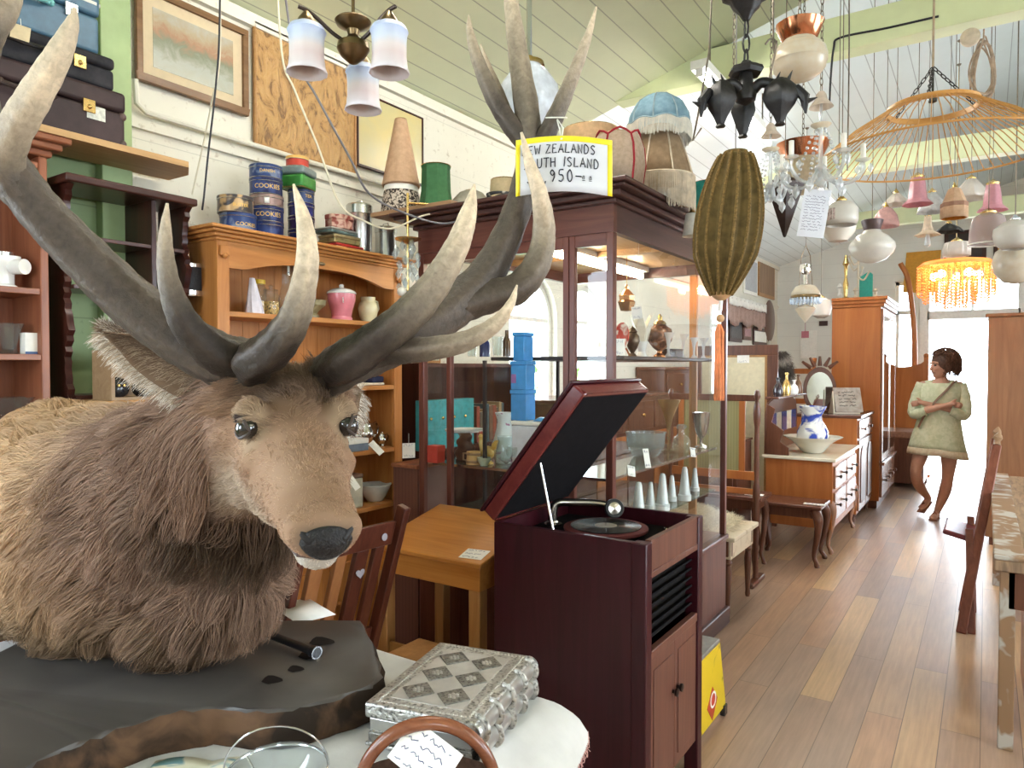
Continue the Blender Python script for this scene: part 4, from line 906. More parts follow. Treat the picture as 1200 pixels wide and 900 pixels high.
n_ = (RT*-.25-FH).normalized(); u = n_.cross(ZZ).normalized(); MB().tube([c+n_*.037+V(0, 0, .066)+(u*math.cos(a)+ZZ*math.sin(a))*.025 for a in [2*PI*q/26 for q in range(26)]], .0026, 8, True).build('ring', m_chrome, t)
card('price_tag', 'white swing tag on the black leather flask', c+n_*.044+u*-.028+V(0, 0, .098), .022, .026, u, ZZ, None, 0)
ty0, ty1 = onx(124, 440, -2.44).y, onx(214, 440, -2.44).y; tz1 = onx(124, 410, -2.42).z
t = thing('wooden_tray', 'open fronted wooden tray on the oak cabinet holding black bakelite pieces', 'tray', (-2.47, (ty0+ty1)/2, cz))
m_tray = wood('tray_pine', (.26, .16, .085), (.38, .25, .14), 'Y', .6)
MB().box(-2.53, -2.405, ty0, ty1, cz+.0005, cz+.010).build('bottom', m_tray, t); MB().box(-2.53, -2.522, ty0, ty1, cz+.01, tz1).build('back_panel', m_tray, t)
for y in (ty0, ty1-.012): MB().box(-2.522, -2.405, y, y+.012, cz+.01, tz1).build('side_panel', m_tray, t)
for i, (px, r) in enumerate(((139, .036), (166, .030), (193, .036))):
 c = V(-2.447, onx(px, 440, -2.447).y, cz+.0105); nm = ('leaning in the tray under the stag ear', 'with a nickel lever in the middle of the tray', 'at the far end of the tray beside the dresser')[i]
 t = thing('bakelite_switch', 'round black bakelite switch '+nm, 'switch', c)
 T = tr(c.x, c.y, c.z+r*.93, 0, 0, math.radians(72))
 MB().lathe([(0, -.012), (r, -.012), (r, 0), (r*.86, .008), (r*.3, .016), (0, .018)], 24, T=T).build('dome', m_blackp, t)
 if i != 1:
  MB().ball((0, -.008, .017), .0055, 8, T=T).build('screw', m_brass, t); MB().ball((0, .009, .017), .0055, 8, T=T).build('screw', m_brass, t)
 else: MB().ball((0, 0, .02), .012, 12, sx=.6, sy=1.9, sz=.6, T=T).build('lever', m_chrome, t)
card('price_tag', 'narrow white tag on the back of the wooden tray', V(-2.505, onx(128, 430, -2.505).y, tz1-.03), .014, .06, V(.3, .9, .25), V(.1, -.25, 1), None, 0)
dx0, dx1, dy0, dy1 = -2.74, -2.50, 1.665, onx(471, 400, -2.5).y; dz = onx(300, 288, -2.5).z
t = thing('pine_dresser', 'honey pine dresser with open shelves and a moulded cornice carrying biscuit tins', 'dresser', ((dx0+dx1)/2, (dy0+dy1)/2, 0))
for y in (dy0, dy1-.022): MB().box(dx0, dx1-.02, y, y+.022, 0, dz).build('side_panel', m_pine, t)
sw = .055
for y in (dy0, dy1-sw): MB().box(dx1-.022, dx1, y, y+sw, 0, dz).build('stile', m_pine, t, bevel=.003)
mb = MB(); w_ = .09; nb = 12
for i in range(nb): a = dy0+.022+(dy1-dy0-.044)*i/nb; mb.box(dx0+.003, dx0+.012, a+.001, a+(dy1-dy0-.044)/nb-.001, 0, dz)
mb.build('back_boards', m_pine, t)
dsz = [onx(440, q, dx1).z for q in (593, 527, 452, 377)]
for z in dsz: MB().box(dx0+.012, dx1-.004, dy0+.022, dy1-.022, z-.022, z).build('shelf', m_piney, t, bevel=.003)
MB().box(dx0+.012, dx1-.01, dy0+.022, dy1-.022, dz-.03, dz-.01).build('shelf', m_piney, t)
MB().box(dx0, dx1-.004, dy0+.022, dy1-.022, .05, .62).build('base_cupboard', m_pine, t, bevel=.003)
for i in range(2):
 y0 = dy0+.06+i*.5; d = MB().box(dx1-.004, dx1+.008, y0, y0+.46, .08, .58).build('door', m_pine, t, bevel=.004); MB().ball((dx1+.018, y0+(.42 if i == 0 else .04), .4), .012, 12).build('knob', m_pine, d)
yy0, yy1 = dy0+sw, dy1-sw; pts = [(yy0, dz), (yy1, dz)]
for k in range(31):
 u = k/30; pts.append((yy1+(yy0-yy1)*u, dz-.055-.05*(1 if abs(u-.5) > .42 else max(0, (abs(u-.5)-.06)/.36)**2.2)))
T = Matrix(((0, 0, 1, dx1-.010), (1, 0, 0, 0), (0, 1, 0, 0), (0, 0, 0, 1))); MB().prism(pts, -.010, .008, T=T).build('frieze', m_piney, t)
MB().ball((dx1, (yy0+yy1)/2, dz-.032), .014, 12, sx=.3, sy=1.5, sz=.6).build('escutcheon', M('dull_bronze', (.20, .14, .07), .4, .8), t)
mb = MB()
for i, (o, h) in enumerate(((.008, .012), (.022, .014), (.040, .012), (.055, .014))): mb.box(dx0, dx1+o, dy0-o, dy1+o, dz+sum((.012, .014, .012, .014)[:i]), dz+sum((.012, .014, .012, .014)[:i+1]))
mb.build('cornice', m_piney, t, bevel=.004); DTOP = dz+.052
for y in (dy0+sw/2, dy1-sw/2): MB().box(dx1, dx1+.014, y-.02, y+.02, dz-.06, dz-.02).ball((dx1+.012, y, dz-.06), .012, 8).build('bracket', m_pine, t, bevel=.002)
m_navy = spots('navy_tin_print', (.010, .016, .075), (.03, .055, .19), 18, .55, .06, .28); m_blue = spots('blue_tin_print', (.015, .04, .15), (.16, .20, .30), 22, .6, .05, .28)
m_tinrim = M('tin_rim', (.60, .60, .60), .25, .9, var=.05); m_yel = M('tin_yellow', (.80, .50, .10), .4, var=.05)
def tin(label, px, X, z, r, h, mats, word=None, wz=.5, ws=.024, band=None, group=None, rim=m_tinrim, spin=0):
 p = onx(px, 250, X); c = V(X, p.y, z); t = thing('biscuit_tin', label, 'tin', c)
 MB().lathe([(0, .001), (r, .001), (r, h-.014), (r-.001, h-.013)], 32, c).build('tin_body', mats, t)
 MB().lathe([(r-.002, h-.0145), (r+.0018, h-.014), (r+.0018, h-.002), (r, h), (r*.94, h), (r*.9, h-.002), (0, h-.002)], 32, c).build('lid', band or mats, t)
 MB().tube([c+V(r*math.cos(a), r*math.sin(a), .002) for a in [2*PI*q/30 for q in range(30)]], .0018, 6, True).tube([c+V((r+.001)*math.cos(a), (r+.001)*math.sin(a), h-.014) for a in [2*PI*q/30 for q in range(30)]], .0016, 6, True).build('rim', rim, t)
 dirc = math.atan2(-c.y, -c.x)+PI/2+spin
 if word: MB().text(word, ws, tr(c.x, c.y, c.z+h*wz, dirc), 0, .0004, r+.0004).build('lettering', m_yel, t)
 return h
zz = DTOP+.0003; X1, X2, X3 = -2.60, -2.60, -2.60
H = onx(276, 240, X1); hA = .075
z = zz; z += tin('blue round tin with yellow lettering, lower of the short stack on the dresser', 279, X1, z, .072, .082, m_blue, 'COOKIES', .42, .022, spin=.5)
tin('dark grey round tin with a biscuit picture, upper of the short stack on the dresser', 276, X1, z, .071, .070, spots('grey_tin_print', (.06, .05, .05), (.55, .36, .18), 14, .56, .04, .3, .2), 'BUTTER', .4, .018, spin=.3)
z = zz
for i, (lab, h, m_, wd) in enumerate((('navy round tin at the foot of the tall stack with grey label patches', .070, m_navy, None), ('navy round tin second from the foot of the tall stack, yellow COOKIES lettering', .066, m_navy, 'COOKIES'), ('pinkish brown round tin with a barcode in the middle of the tall stack', .050, M('brown_tin', (.30, .20, .18), .3, .3, var=.2), None), ('navy round tin fourth in the tall stack with large yellow lettering', .070, m_navy, 'COOKIES'), ('bright blue round tin on top of the tall stack', .058, m_blue, 'DANISH'))):
 tin(lab, 313+(-1 if i > 2 else 0), X2, z, .068, h, m_, wd, .45, .027 if i != 4 else .018, spin=.1)
 if i == 2:
  p = onx(313, 250, X2); a = math.atan2(-p.y, -X2); q = MB(); cc = V(X2, p.y, z)
  q.grid(lambda u, v: cc+V((.0688)*math.cos(a-.16+.3*u), .0688*math.sin(a-.16+.3*u), .010+.024*v), 6, 2); ob = solo('barcode_sticker', 'white barcode sticker on the brown tin in the tall stack', 'sticker', q, m_tagp, solid=.0004)
 z += h
z = zz
for i, (lab, h, wd) in enumerate((('deep blue tin at the foot of the stack behind the antler tine', .066, None), ('deep blue tin with red trim second in the stack behind the tine', .060, 'ROSE'), ('deep blue tin with a cream label third in the stack behind the tine', .060, None), ('deep blue tin with a picture band under the green tin', .062, 'TEA'))):
 z += tin(lab, 353, X3, z, .058, h, M('royal_tin_%d' % i, [(.016, .016, .10), (.03, .016, .08), (.02, .022, .13), (.03, .05, .14)][i], .25, .2, var=.4, scale=30), wd, .5, .02, spin=.6)
p = onx(349, 250, X3); c = V(X3, p.y, z); t = thing('square_tin', 'green and grey square tin with a gold edge above the deep blue tins', 'tin', c, math.radians(20)); Tq = tr(c.x, c.y, c.z, math.radians(20))
MB().box(-.062, .062, -.062, .062, .001, .060, T=Tq).build('tin_body', M('green_tin', (.05, .24, .045), .3, .2, var=.2), t, bevel=.012, bseg=3); MB().box(-.064, .064, -.064, .064, .060, .098, T=Tq).build('lid', M('grey_tin_lid', (.22, .28, .28), .3, .3, var=.1), t, bevel=.012, bseg=3)
MB().tube([Tq @ V(x, y, .003) for x, y in ((.06, .05), (.05, .06), (-.05, .06), (-.06, .05), (-.06, -.05), (-.05, -.06), (.05, -.06), (.06, -.05))], .002, 6, True).build('rim', m_brass, t); z += .0985
tin('small red and yellow round tin crowning the green square tin', 349, X3, z, .050, .048, M('red_tin', (.50, .05, .03), .3, var=.1), None, band=M('yellow_tin_lid', (.75, .45, .12), .35, var=.1))
z = zz
def flat_tin(label, px, z, sx, sy, h, m1, m2, rz=0):
 p = onx(px, 280, -2.59); c = V(-2.59, p.y, z); t = thing('flat_tin', label, 'tin', c, rz); T = tr(c.x, c.y, c.z, rz)
 MB().box(-sx, sx, -sy, sy, .001, h*.6, T=T).build('tin_body', m1, t, bevel=.005); MB().box(-sx-.002, sx+.002, -sy-.002, sy+.002, h*.6, h, T=T).build('lid', m2, t, bevel=.006); return h
z += flat_tin('long red and white flat tin at the bottom of the small tin pile', 401, z, .055, .090, .034, M('cream_tin', (.72, .66, .56), .35, .2), M('crimson_tin', (.45, .035, .03), .3, .1, var=.2), .05)
z += flat_tin('gold flat tin with a worn picture in the small tin pile', 398, z, .058, .080, .042, spots('gold_tin_print', (.42, .34, .16), (.20, .15, .07), 16, .58, .05, .35, .5), M('gold_tin', (.46, .38, .20), .35, .6, var=.2), -.04)
z += flat_tin('grey green flat tin under the red patterned tin', 394, z, .055, .086, .028, M('teal_tin', (.13, .19, .18), .3, .2, var=.3), M('silver_tin', (.42, .44, .42), .3, .5), .08)
p = onx(398, 260, -2.59); c = V(-2.59, p.y, z); t = thing('octagonal_tin', 'red flower patterned octagonal tin on top of the small tin pile', 'tin', c); octo = [(.060*1.0*math.cos(PI/8+PI/4*k), .075*math.sin(PI/8+PI/4*k)) for k in range(8)]
m_redfl = spots('red_flower_tin', (.28, .06, .045), (.58, .36, .28), 34, .52, .06, .35)
MB().prism(octo, .001, .045, T=Matrix.Translation(c)).build('tin_body', m_redfl, t, bevel=.003); MB().prism([(x*1.04, y*1.04) for x, y in octo], .045, .068, T=Matrix.Translation(c)).build('lid', m_redfl, t, bevel=.004)
for (px, r, h, lab) in ((421, .062, .255, 'tall polished steel canister beside the pile of flat tins'), (452, .055, .175, 'shorter steel canister at the far end of the dresser top')):
 p = onx(px, 260, -2.60); c = V(-2.60, p.y, zz); t = thing('steel_canister', lab, 'canister', c)
 MB().lathe([(0, .0005), (r, .0005), (r+.001, .006), (r, .012), (r, h*.8), (r+.001, h*.805)], 32, c).build('canister_body', m_steel, t); MB().lathe([(r, h*.805), (r+.003, h*.81), (r+.003, h*.97), (r-.004, h), (0, h)], 32, c).build('lid', m_steel, t); MB().tube([c+V(-.02, 0, h), c+V(-.016, 0, h+.018), c+V(.016, 0, h+.018), c+V(.02, 0, h)], .004).build('handle', m_chrome, t)
S = dsz; zA = S[3]+.0005; X = -2.60
c = on(298, X+.03, zA); mb = MB()
mb.grid(lambda u, v: c+V(.035*math.cos(2*PI*u)*(1-.75*v)*(1+.12*math.sin(5*2*PI*u+3*v)), .040*math.sin(2*PI*u)*(1-.72*v)*(1+.1*math.sin(7*2*PI*u))-.012*v, .15*v), 30, 12, closed=True); solo('paper_bag', 'crumpled lilac white paper bag at the near end of the dresser shelf', 'bag', mb, M('lilac_paper', (.68, .64, .70), .7, var=.1, scale=25, bump=.4))
def jar(name, label, px, Xp, z, prof, mats, cat, lid=None, lmat=None, fill=None, fmat=None, n=28):
 c = on(px, Xp, z); t = thing(name, label, cat, c); MB().lathe(prof, n, c).build('vessel', mats, t)
 if lid: MB().lathe(lid, n, c).build('lid', lmat, t)
 if fill: MB().lathe(fill, n, c).build('contents', fmat, t)
 return t, c
jar('sweet_jar', 'glass jar with a bright yellow lid on the dresser shelf', 304, X-.02, zA, [(0, .002), (.026, .002), (.028, .006), (.028, .115), (.021, .128), (.021, .135)], m_glassw, 'jar', [(0, .135), (.024, .135), (.024, .153), (0, .155)], M('yellow_lid', (.80, .52, .03), .4), [(0, .004), (.025, .004), (.025, .06), (0, .062)], M('amber_beads', (.55, .33, .08), .4, var=.6, scale=120))
jar('glass_jar', 'squat lidded glass jar of amber beads beside the yellow lidded jar', 317, X, zA, [(0, .002), (.034, .002), (.037, .008), (.037, .085), (.030, .096), (.030, .105)], m_glassw, 'jar', [(.0, .107), (.032, .107), (.03, .113), (.008, .118), (.008, .124), (.012, .13), (0, .136)], m_glassw, [(0, .005), (.034, .005), (.034, .06), (0, .064)], MATS['amber_beads'])
t, c = jar('lamp_chimney', 'tall clear glass lamp chimney with a card inside on the dresser shelf', 337, X, zA, [(.030, .001), (.033, .001), (.032, .03), (.042, .07), (.034, .11), (.025, .15), (.025, .24)], m_glassw, 'lamp glass')
card('price_card', 'pale card standing inside the mouth of the glass lamp chimney', c+V(.0, .004, .215), .030, .052, V(-.55, .83, 0), ZZ, None, 2)
t, c = jar('pottery_bowl', 'olive brown footed pottery bowl behind the antler tine on the dresser shelf', 366, X, zA, [(0, .002), (.030, .002), (.030, .014), (.020, .024), (.028, .036), (.058, .062), (.062, .085), (.058, .086), (.052, .066), (0, .042)], spots('olive_glaze', (.16, .13, .06), (.36, .31, .17), 20, .5, .2, .25), 'bowl')
t, c = jar('biscuit_barrel', 'pink china biscuit barrel with a white lid on the dresser shelf', 400, X, zA, [(0, .002), (.052, .002), (.052, .012), (.047, .020), (.052, .050), (.066, .095), (.068, .128), (.066, .130), (.0, .125)], M('pink_glaze', (.66, .20, .24), .22, var=.05, coat=.3), 'jar', [(.069, .129), (.071, .133), (.066, .142), (.045, .152), (.016, .158), (.010, .163), (.013, .170), (.008, .176), (0, .177)], m_porc)
card('price_sticker', 'little white price sticker on the pink biscuit barrel', c+(EYE-c).normalized()*.072*V(1, 1, 0)+V(.0, .012, .095), .028, .026, V(-.55, .83, 0), ZZ, None, 2, cat='sticker')
t, c = jar('cream_jug', 'cream pottery jug with a handle beside the pink biscuit barrel', 431, X, zA, [(0, .002), (.034, .002), (.034, .010), (.044, .03), (.052, .070), (.046, .095), (.036, .108), (.038, .128), (.035, .128), (.033, .11), (0, .08)], M('cream_glaze', (.64, .58, .36), .22, var=.06, coat=.3), 'jug')
MB().tube([c+V(.0, .036, .115), c+V(0, .066, .110), c+V(0, .074, .075), c+V(0, .05, .04)], .0055, 8).build('handle', MATS['cream_glaze'], t)
zB = S[2]+.0005; c = on(430, X, zB); t = thing('folded_cloth', 'folded cream and navy cloths on the dresser shelf below the jug', 'cloth', c)
MB().box(c.x-.06, c.x+.06, c.y-.08, c.y+.06, c.z, c.z+.012).build('lower_fold', M('cream_linen', (.66, .62, .50), .9, var=.1, bump=.2), t, bevel=.004); MB().box(c.x-.05, c.x+.05, c.y-.01, c.y+.07, c.z+.012, c.z+.045).build('navy_fold', M('navy_cloth', (.025, .03, .07), .9, var=.2), t, bevel=.01)
zC = S[1]+.0005
def teapot(name, label, px, Xp, z, s, spout=True, handle=True):
 c = on(px, Xp, z); t = thing(name, label, 'teapot' if spout else 'sugar bowl', c)
 MB().lathe([(0, .002*s), (.028*s, .002*s), (.028*s, .008*s), (.018*s, .016*s), (.03*s, .03*s), (.046*s, .055*s), (.044*s, .080*s), (.03*s, .1*s), (.03*s, .108*s)], 28, c).build('vessel', m_silver, t)
 MB().lathe([(.031*s, .107*s), (.028*s, .116*s), (.01*s, .126*s), (.006*s, .130*s), (.008*s, .138*s), (0, .146*s)], 22, c).build('lid', m_silver, t)
 if spout: MB().tube([c+V(0, -.04*s, .05*s), c+V(0, -.07*s, .065*s), c+V(0, -.082*s, .1*s), c+V(0, -.10*s, .112*s)], [.013*s, .01*s, .007*s, .006*s], 10).build('spout', m_silver, t)
 if handle: MB().tube([c+V(0, .03*s, .1*s), c+V(0, .066*s, .118*s), c+V(0, .082*s, .09*s), c+V(0, .07*s, .055*s), c+V(0, .042*s, .045*s)], .006*s, 8).build('handle', m_silver, t)
teapot('coffee_pot', 'tall silver coffee pot with a curved handle on the dresser shelf', 428, X-.01, zC, 1.05)
teapot('silver_teapot', 'silver teapot partly behind the stag cheek on the dresser shelf', 402, X-.03, zC, .9)
teapot('sugar_bowl', 'small lidded silver sugar bowl at the far end of the silver tea set', 447, X+.03, zC, .55, False, True)
c = on(415, -2.545, zC); t = thing('keepsake_box', 'flat blue grey box with a white lid on the dresser shelf edge', 'box', c)
MB().box(c.x-.03, c.x+.03, c.y-.07, c.y+.06, c.z, c.z+.036).build('box_body', M('slate_card', (.16, .20, .26), .6), t, bevel=.002); MB().box(c.x-.031, c.x+.031, c.y-.071, c.y+.061, c.z+.036, c.z+.06).build('lid', m_tagp, t, bevel=.002)
card('price_card', 'slanting white price card hanging off the shelf with the silver tea set', onx(441, 525, -2.488), .034, .080, RT*.5+FH*.45+ZZ*.45, ZZ*.62-RT*.78, None, 0)
zD = S[0]+.0005
t, c = jar('enamel_bowl', 'grey white enamel bowl on the lowest visible dresser shelf', 438, X, zD, [(0, .003), (.036, .003), (.038, .0005), (.042, .004), (.060, .03), (.078, .068), (.082, .082), (.086, .084), (.085, .087), (.076, .080), (.056, .034), (0, .012)], M('enamel', (.66, .66, .62), .2, var=.06, coat=.3), 'bowl', n=36)
c = on(408, X+.02, zD); t = thing('storage_canister', 'cream square storage canister beside the enamel bowl', 'canister', c)
MB().box(c.x-.05, c.x+.05, c.y-.055, c.y+.045, c.z, c.z+.145).build('canister_body', M('cream_metal', (.52, .49, .38), .4, var=.1), t, bevel=.008); MB().box(c.x-.051, c.x+.051, c.y-.056, c.y+.046, c.z+.145, c.z+.165).build('lid', M('brown_lid', (.16, .09, .06), .4), t, bevel=.006)
card('price_card', 'white price card leaning out over the enamel bowl shelf', onx(414, 565, -2.47), .030, .080, RT*.6+FH*.4+ZZ*.4, ZZ*.72-RT*.62, None, 0)
def picture(name, label, cnr, frame, fw, inner, mount=None, art=None, depth=.022):
 """cnr = pixel corners (left, right, bottom at left, top at right)"""
 a = onx(cnr[0][0], cnr[0][1], XW+.03); b = onx(cnr[1][0], cnr[1][1], XW+.03); y0, y1, z0, z1 = a.y, b.y, a.z, b.z; x = XW+.012
 t = thing(name, label, 'picture', (x, (y0+y1)/2, z0))
 mb = MB()
 for (p, q, r, s) in ((y0, y1, z1-fw, z1), (y0, y1, z0, z0+fw), (y0, y0+fw, z0+fw, z1-fw), (y1-fw, y1, z0+fw, z1-fw)): mb.box(x, x+depth, p, q, r, s)
 mb.build('frame', frame, t, bevel=.004)
 MB().box(x, x+.008, y0+fw, y1-fw, z0+fw, z1-fw).build('mount' if mount else 'panel', inner, t)
 if mount: MB().box(x+.008, x+.0095, y0+fw+mount, y1-fw-mount, z0+fw+mount, z1-fw-mount).build('painting', art, t)
 return t
def water():
 m, nt, b = _new('watercolour'); v = _coords(nt, (1, 1, 1)); f = _noise(nt, v, 13, 6, .65, .8)
 sp = nt.nodes.new('ShaderNodeSeparateXYZ'); nt.links.new(v, sp.inputs[0]); ad = nt.nodes.new('ShaderNodeMath'); ad.operation = 'MULTIPLY_ADD'; ad.inputs[1].default_value = 1.9; nt.links.new(sp.outputs['Z'], ad.inputs[0])
 m2 = nt.nodes.new('ShaderNodeMath'); m2.operation = 'MULTIPLY_ADD'; m2.inputs[1].default_value = .35; nt.links.new(f, m2.inputs[0]); ad.inputs[2].default_value = -.12; nt.links.new(ad.outputs[0], m2.inputs[2])
 nt.links.new(_ramp(nt, m2.outputs[0], [(.05, (.28, .27, .19)), (.30, (.33, .34, .28)), (.40, (.19, .20, .13)), (.48, (.36, .20, .12)), (.56, (.40, .32, .21)), (.70, (.42, .42, .38))]), b.inputs['Base Color']); b.inputs['Roughness'].default_value = .25; return m
picture('framed_watercolour', 'brown framed watercolour of a village street on the white wall beside the green pilaster', ((160, 92), (291, 36)), wood('frame_brown', (.14, .07, .03), (.24, .13, .06), 'Y', .35), .028, M('cream_mount', (.60, .49, .33), .7, var=.03), .045, water())
def carved():
 m, nt, b = _new('carved_panel'); v = _coords(nt, (1, 1.6, .8)); f = _noise(nt, v, 9, 5, .62, 2.2)
 nt.links.new(_ramp(nt, f, [(.36, (.20, .10, .035)), (.47, (.48, .27, .10)), (.62, (.55, .33, .13))]), b.inputs['Base Color']); b.inputs['Roughness'].default_value = .4; _bump(nt, b, f, .9, .03); return m
picture('carved_relief', 'carved wooden relief panel hanging between the watercolour and the yellow print', ((299, 170), (418, 80)), wood('frame_honey', (.34, .17, .06), (.46, .25, .10), 'Y', .4), .012, carved(), None, None, .018)
picture('yellow_print', 'faded yellow print in a thin dark frame above the steel canisters', ((420, 194), (497, 138)), m_dark, .010, spots('faded_print', (.62, .50, .22), (.52, .47, .26), 6, .52, .2, .25), None, None, .016)
def cord(name, label, pts, r, mat, n=6):
 mb = MB(); mb.tube([Vector(q) for q in spline([list(p) for p in pts], n)], r, 6); return solo(name, label, 'cord', mb, mat)
m_cordw = M('cream_flex', (.66, .60, .46), .6, var=.05); m_cordb = M('black_flex', (.025, .024, .03), .5, var=.05); m_cordg = M('grey_flex', (.16, .15, .16), .5, var=.05)
ctop = lambda px, d: (lambda p: V(p.x, p.y, ceil_z(p.x)))(P(px, 20, d))
a = P(258, 2, 2.7); t = thing('ceiling_rose', 'cream porcelain ceiling fitting holding the cord pair near the watercolour', 'light fitting', V(a.x, a.y, ceil_z(a.x)-.03))
MB().lathe([(0, 0), (.022, .004), (.03, .02), (.03, .03)], 20, V(a.x, a.y, ceil_z(a.x)-.032)).build('rose', M('cream_porcelain', (.70, .56, .36), .3), t)
ax_, ay_ = a.x, a.y; tz_ = ceil_z(ax_)-.032
cord('power_cable', 'cream cord hanging from the ceiling in front of the watercolour', [V(ax_-.004, ay_, tz_), P(258, 60, 2.7), P(248, 120, 2.7), P(238, 170, 2.72), P(225, 228, 2.74)], .0035, m_cordw)
cord('power_cable', 'black cord hanging beside the cream one in front of the watercolour', [V(ax_+.006, ay_, tz_), P(257, 40, 2.69), P(252, 110, 2.69), P(244, 180, 2.70), P(239, 230, 2.72), P(237, 246, 2.74)], .004, m_cordb)
A0, A1, B0, B1 = -2.285, -1.25, 2.60, 4.12; ZB, ZG, ZC, ZT = .50, 2.045, 2.155, 2.235
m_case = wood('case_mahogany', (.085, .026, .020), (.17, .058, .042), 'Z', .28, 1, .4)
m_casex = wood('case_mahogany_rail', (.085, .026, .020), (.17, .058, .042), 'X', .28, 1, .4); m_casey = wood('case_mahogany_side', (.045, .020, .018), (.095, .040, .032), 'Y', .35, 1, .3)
m_lite = wood('case_lining', (.50, .30, .14), (.66, .43, .22), 'Y', .45); m_litez = wood('case_lining_post', (.42, .20, .08), (.56, .30, .13), 'Z', .4)
t = SHOW = thing('glass_showcase', 'large mahogany glass showcase full of china behind the gramophone', 'showcase', ((A0+A1)/2, (B0+B1)/2, 0))
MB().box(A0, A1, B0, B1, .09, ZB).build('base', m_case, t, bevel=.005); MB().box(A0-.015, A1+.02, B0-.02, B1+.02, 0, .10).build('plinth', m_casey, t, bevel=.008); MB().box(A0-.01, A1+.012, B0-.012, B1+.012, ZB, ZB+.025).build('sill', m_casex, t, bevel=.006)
pw = .032
for (x, y) in ((A0, B0), (A1-pw, B0), (A0, B1-pw), (A1-pw, B1-pw)): MB().box(x, x+pw, y, y+pw, ZB+.025, ZG).build('post', m_case, t, bevel=.003)
MB().box(A0, A1, B0, B0+pw, ZG, ZC).build('frieze', m_casex, t); MB().box(A0, A1, B1-pw, B1, ZG, ZC).build('frieze', m_casex, t)
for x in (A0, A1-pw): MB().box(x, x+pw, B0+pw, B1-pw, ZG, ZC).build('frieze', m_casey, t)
mb = MB()
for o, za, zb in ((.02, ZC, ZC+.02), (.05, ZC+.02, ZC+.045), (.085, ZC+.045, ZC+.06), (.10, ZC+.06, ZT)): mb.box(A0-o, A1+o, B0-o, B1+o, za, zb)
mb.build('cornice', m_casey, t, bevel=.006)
MB().box(A0+pw, A1-pw, B0+pw, B1-pw, ZG+.06, ZG+.075).build('ceiling_panel', m_lite, t)
MB().box(A0+pw, A1-pw, 3.36, 3.40, ZG+.03, ZG+.06).build('ceiling_batten', m_lite, t)
for x in (-2.115, -1.485, -1.455):  MB().box(x, x+.027, B0+.002, B0+.028, ZB+.025, ZG).build('door_stile', m_case, t, bevel=.003)
MB().box(-1.47, -1.425, B1-.03, B1-.004, ZB+.025, ZG).build('rear_stile', m_litez, t, bevel=.003)
for (x0, x1) in ((A0+pw, -2.115), (-2.088, -1.485), (-1.428, A1-pw)):
 for (za, zb) in ((ZG-.05, ZG), (ZB+.025, ZB+.07)): MB().box(x0, x1, B0+.004, B0+.026, za, zb).build('door_rail', m_casex, t, bevel=.002)
m_show = thin_glass('showcase_pane', (.97, .985, .98), .0, 1.52)
def pane(x0, x1, y0, y1): MB().add([(x0, y0, ZB+.03), (x1, y1, ZB+.03), (x1, y1, ZG), (x0, y0, ZG)], [(0, 1, 2, 3)]).build('pane', m_show, t, sharp=0)
pane(A0+pw, -2.115, B0+.015, B0+.015); pane(-2.088, -1.485, B0+.015, B0+.015); pane(-1.428, A1-pw, B0+.015, B0+.015); pane(A1-.015, A1-.015, B0+pw, B1-pw); pane(A0+pw, A1-pw, B1-.016, B1-.016); pane(A0+.015, A0+.015, B0+pw, B1-pw)
S1, S2, S3 = 1.548, 1.035, .79
m_shelfd = M('black_shelf', (.04, .035, .035), .3, var=.1)
MB().box(-2.0, A1-.045, 2.80, B1-.05, S1-.018, S1).build('shelf', m_shelfd, t, bevel=.004)
m_gshelf = thin_glass('glass_shelf', (.86, .93, .90), .02, 1.5, .08, (.6, .7, .66))
MB().box(A0+.04, A1-.05, B0+.06, B1-.05, S2-.008, S2).build('shelf', m_gshelf, t); MB().box(A1-.05, A1-.044, B0+.06, B1-.05, S2-.012, S2).box(A0+.04, A1-.044, B0+.054, B0+.06, S2-.012, S2).build('shelf_edge', m_steel, t)
MB().box(A0+.04, A1-.05, B0+.06, B1-.05, S3-.008, S3).build('shelf', m_gshelf, t)
for y in (2.68, 3.36, 4.04): MB().box(-1.96, -1.945, y, y+.015, ZB+.02, S1-.018).build('shelf_support', m_shelfd, t)
tube_m = glow('fluorescent_tube', (1.0, .84, .60), 20.0)
MB().box(-1.79, -1.71, 2.75, 4.05, ZG+.03, ZG+.06).build('lamp_batten', m_whitepaint, t); MB().tube([(-1.75, 2.78, ZG+.005), (-1.75, 4.02, ZG+.005)], .016, 12).build('lamp_tube', tube_m, t)
for y in (2.772, 4.022): MB().box(-1.765, -1.735, y, y+.012, ZG-.012, ZG+.03).build('lamp_holder', m_whitepaint, t)
def ons(px, y, z): p = ony(px, 450, y); return V(p.x, p.y, z+.0006)
def onr(px, x, z): p = onx(px, 450, x); return V(p.x, p.y, z+.0006)
def pot(name, label, cat, c, prof, mats, n=28, parts=(), T=None, rib=None):
 t = thing(name, label, cat, c); MB().lathe(prof, n, c, rib=rib).build('vessel', mats, t)
 for nm, mb, m_ in parts: mb.build(nm, m_, t)
 return t
m_bluep = M('sky_blue_plastic', (.06, .28, .62), .25, var=.06, trans=.0)
c = ons(628, 2.725, S2); t = thing('storage_crate', 'white and clear storage crate in the showcase under the blue boxes', 'crate', c); MB().box(c.x-.10, c.x+.09, c.y-.05, c.y+.05, c.z, c.z+.20).build('crate_body', M('frosted_plastic', (.66, .70, .76), .4, var=.06), t, bevel=.006); MB().box(c.x-.103, c.x+.093, c.y-.053, c.y+.053, c.z+.201, c.z+.22).build('lid', m_tagp, t, bevel=.004)
z = c.z+.2205; cb = ons(613, 2.725, z)
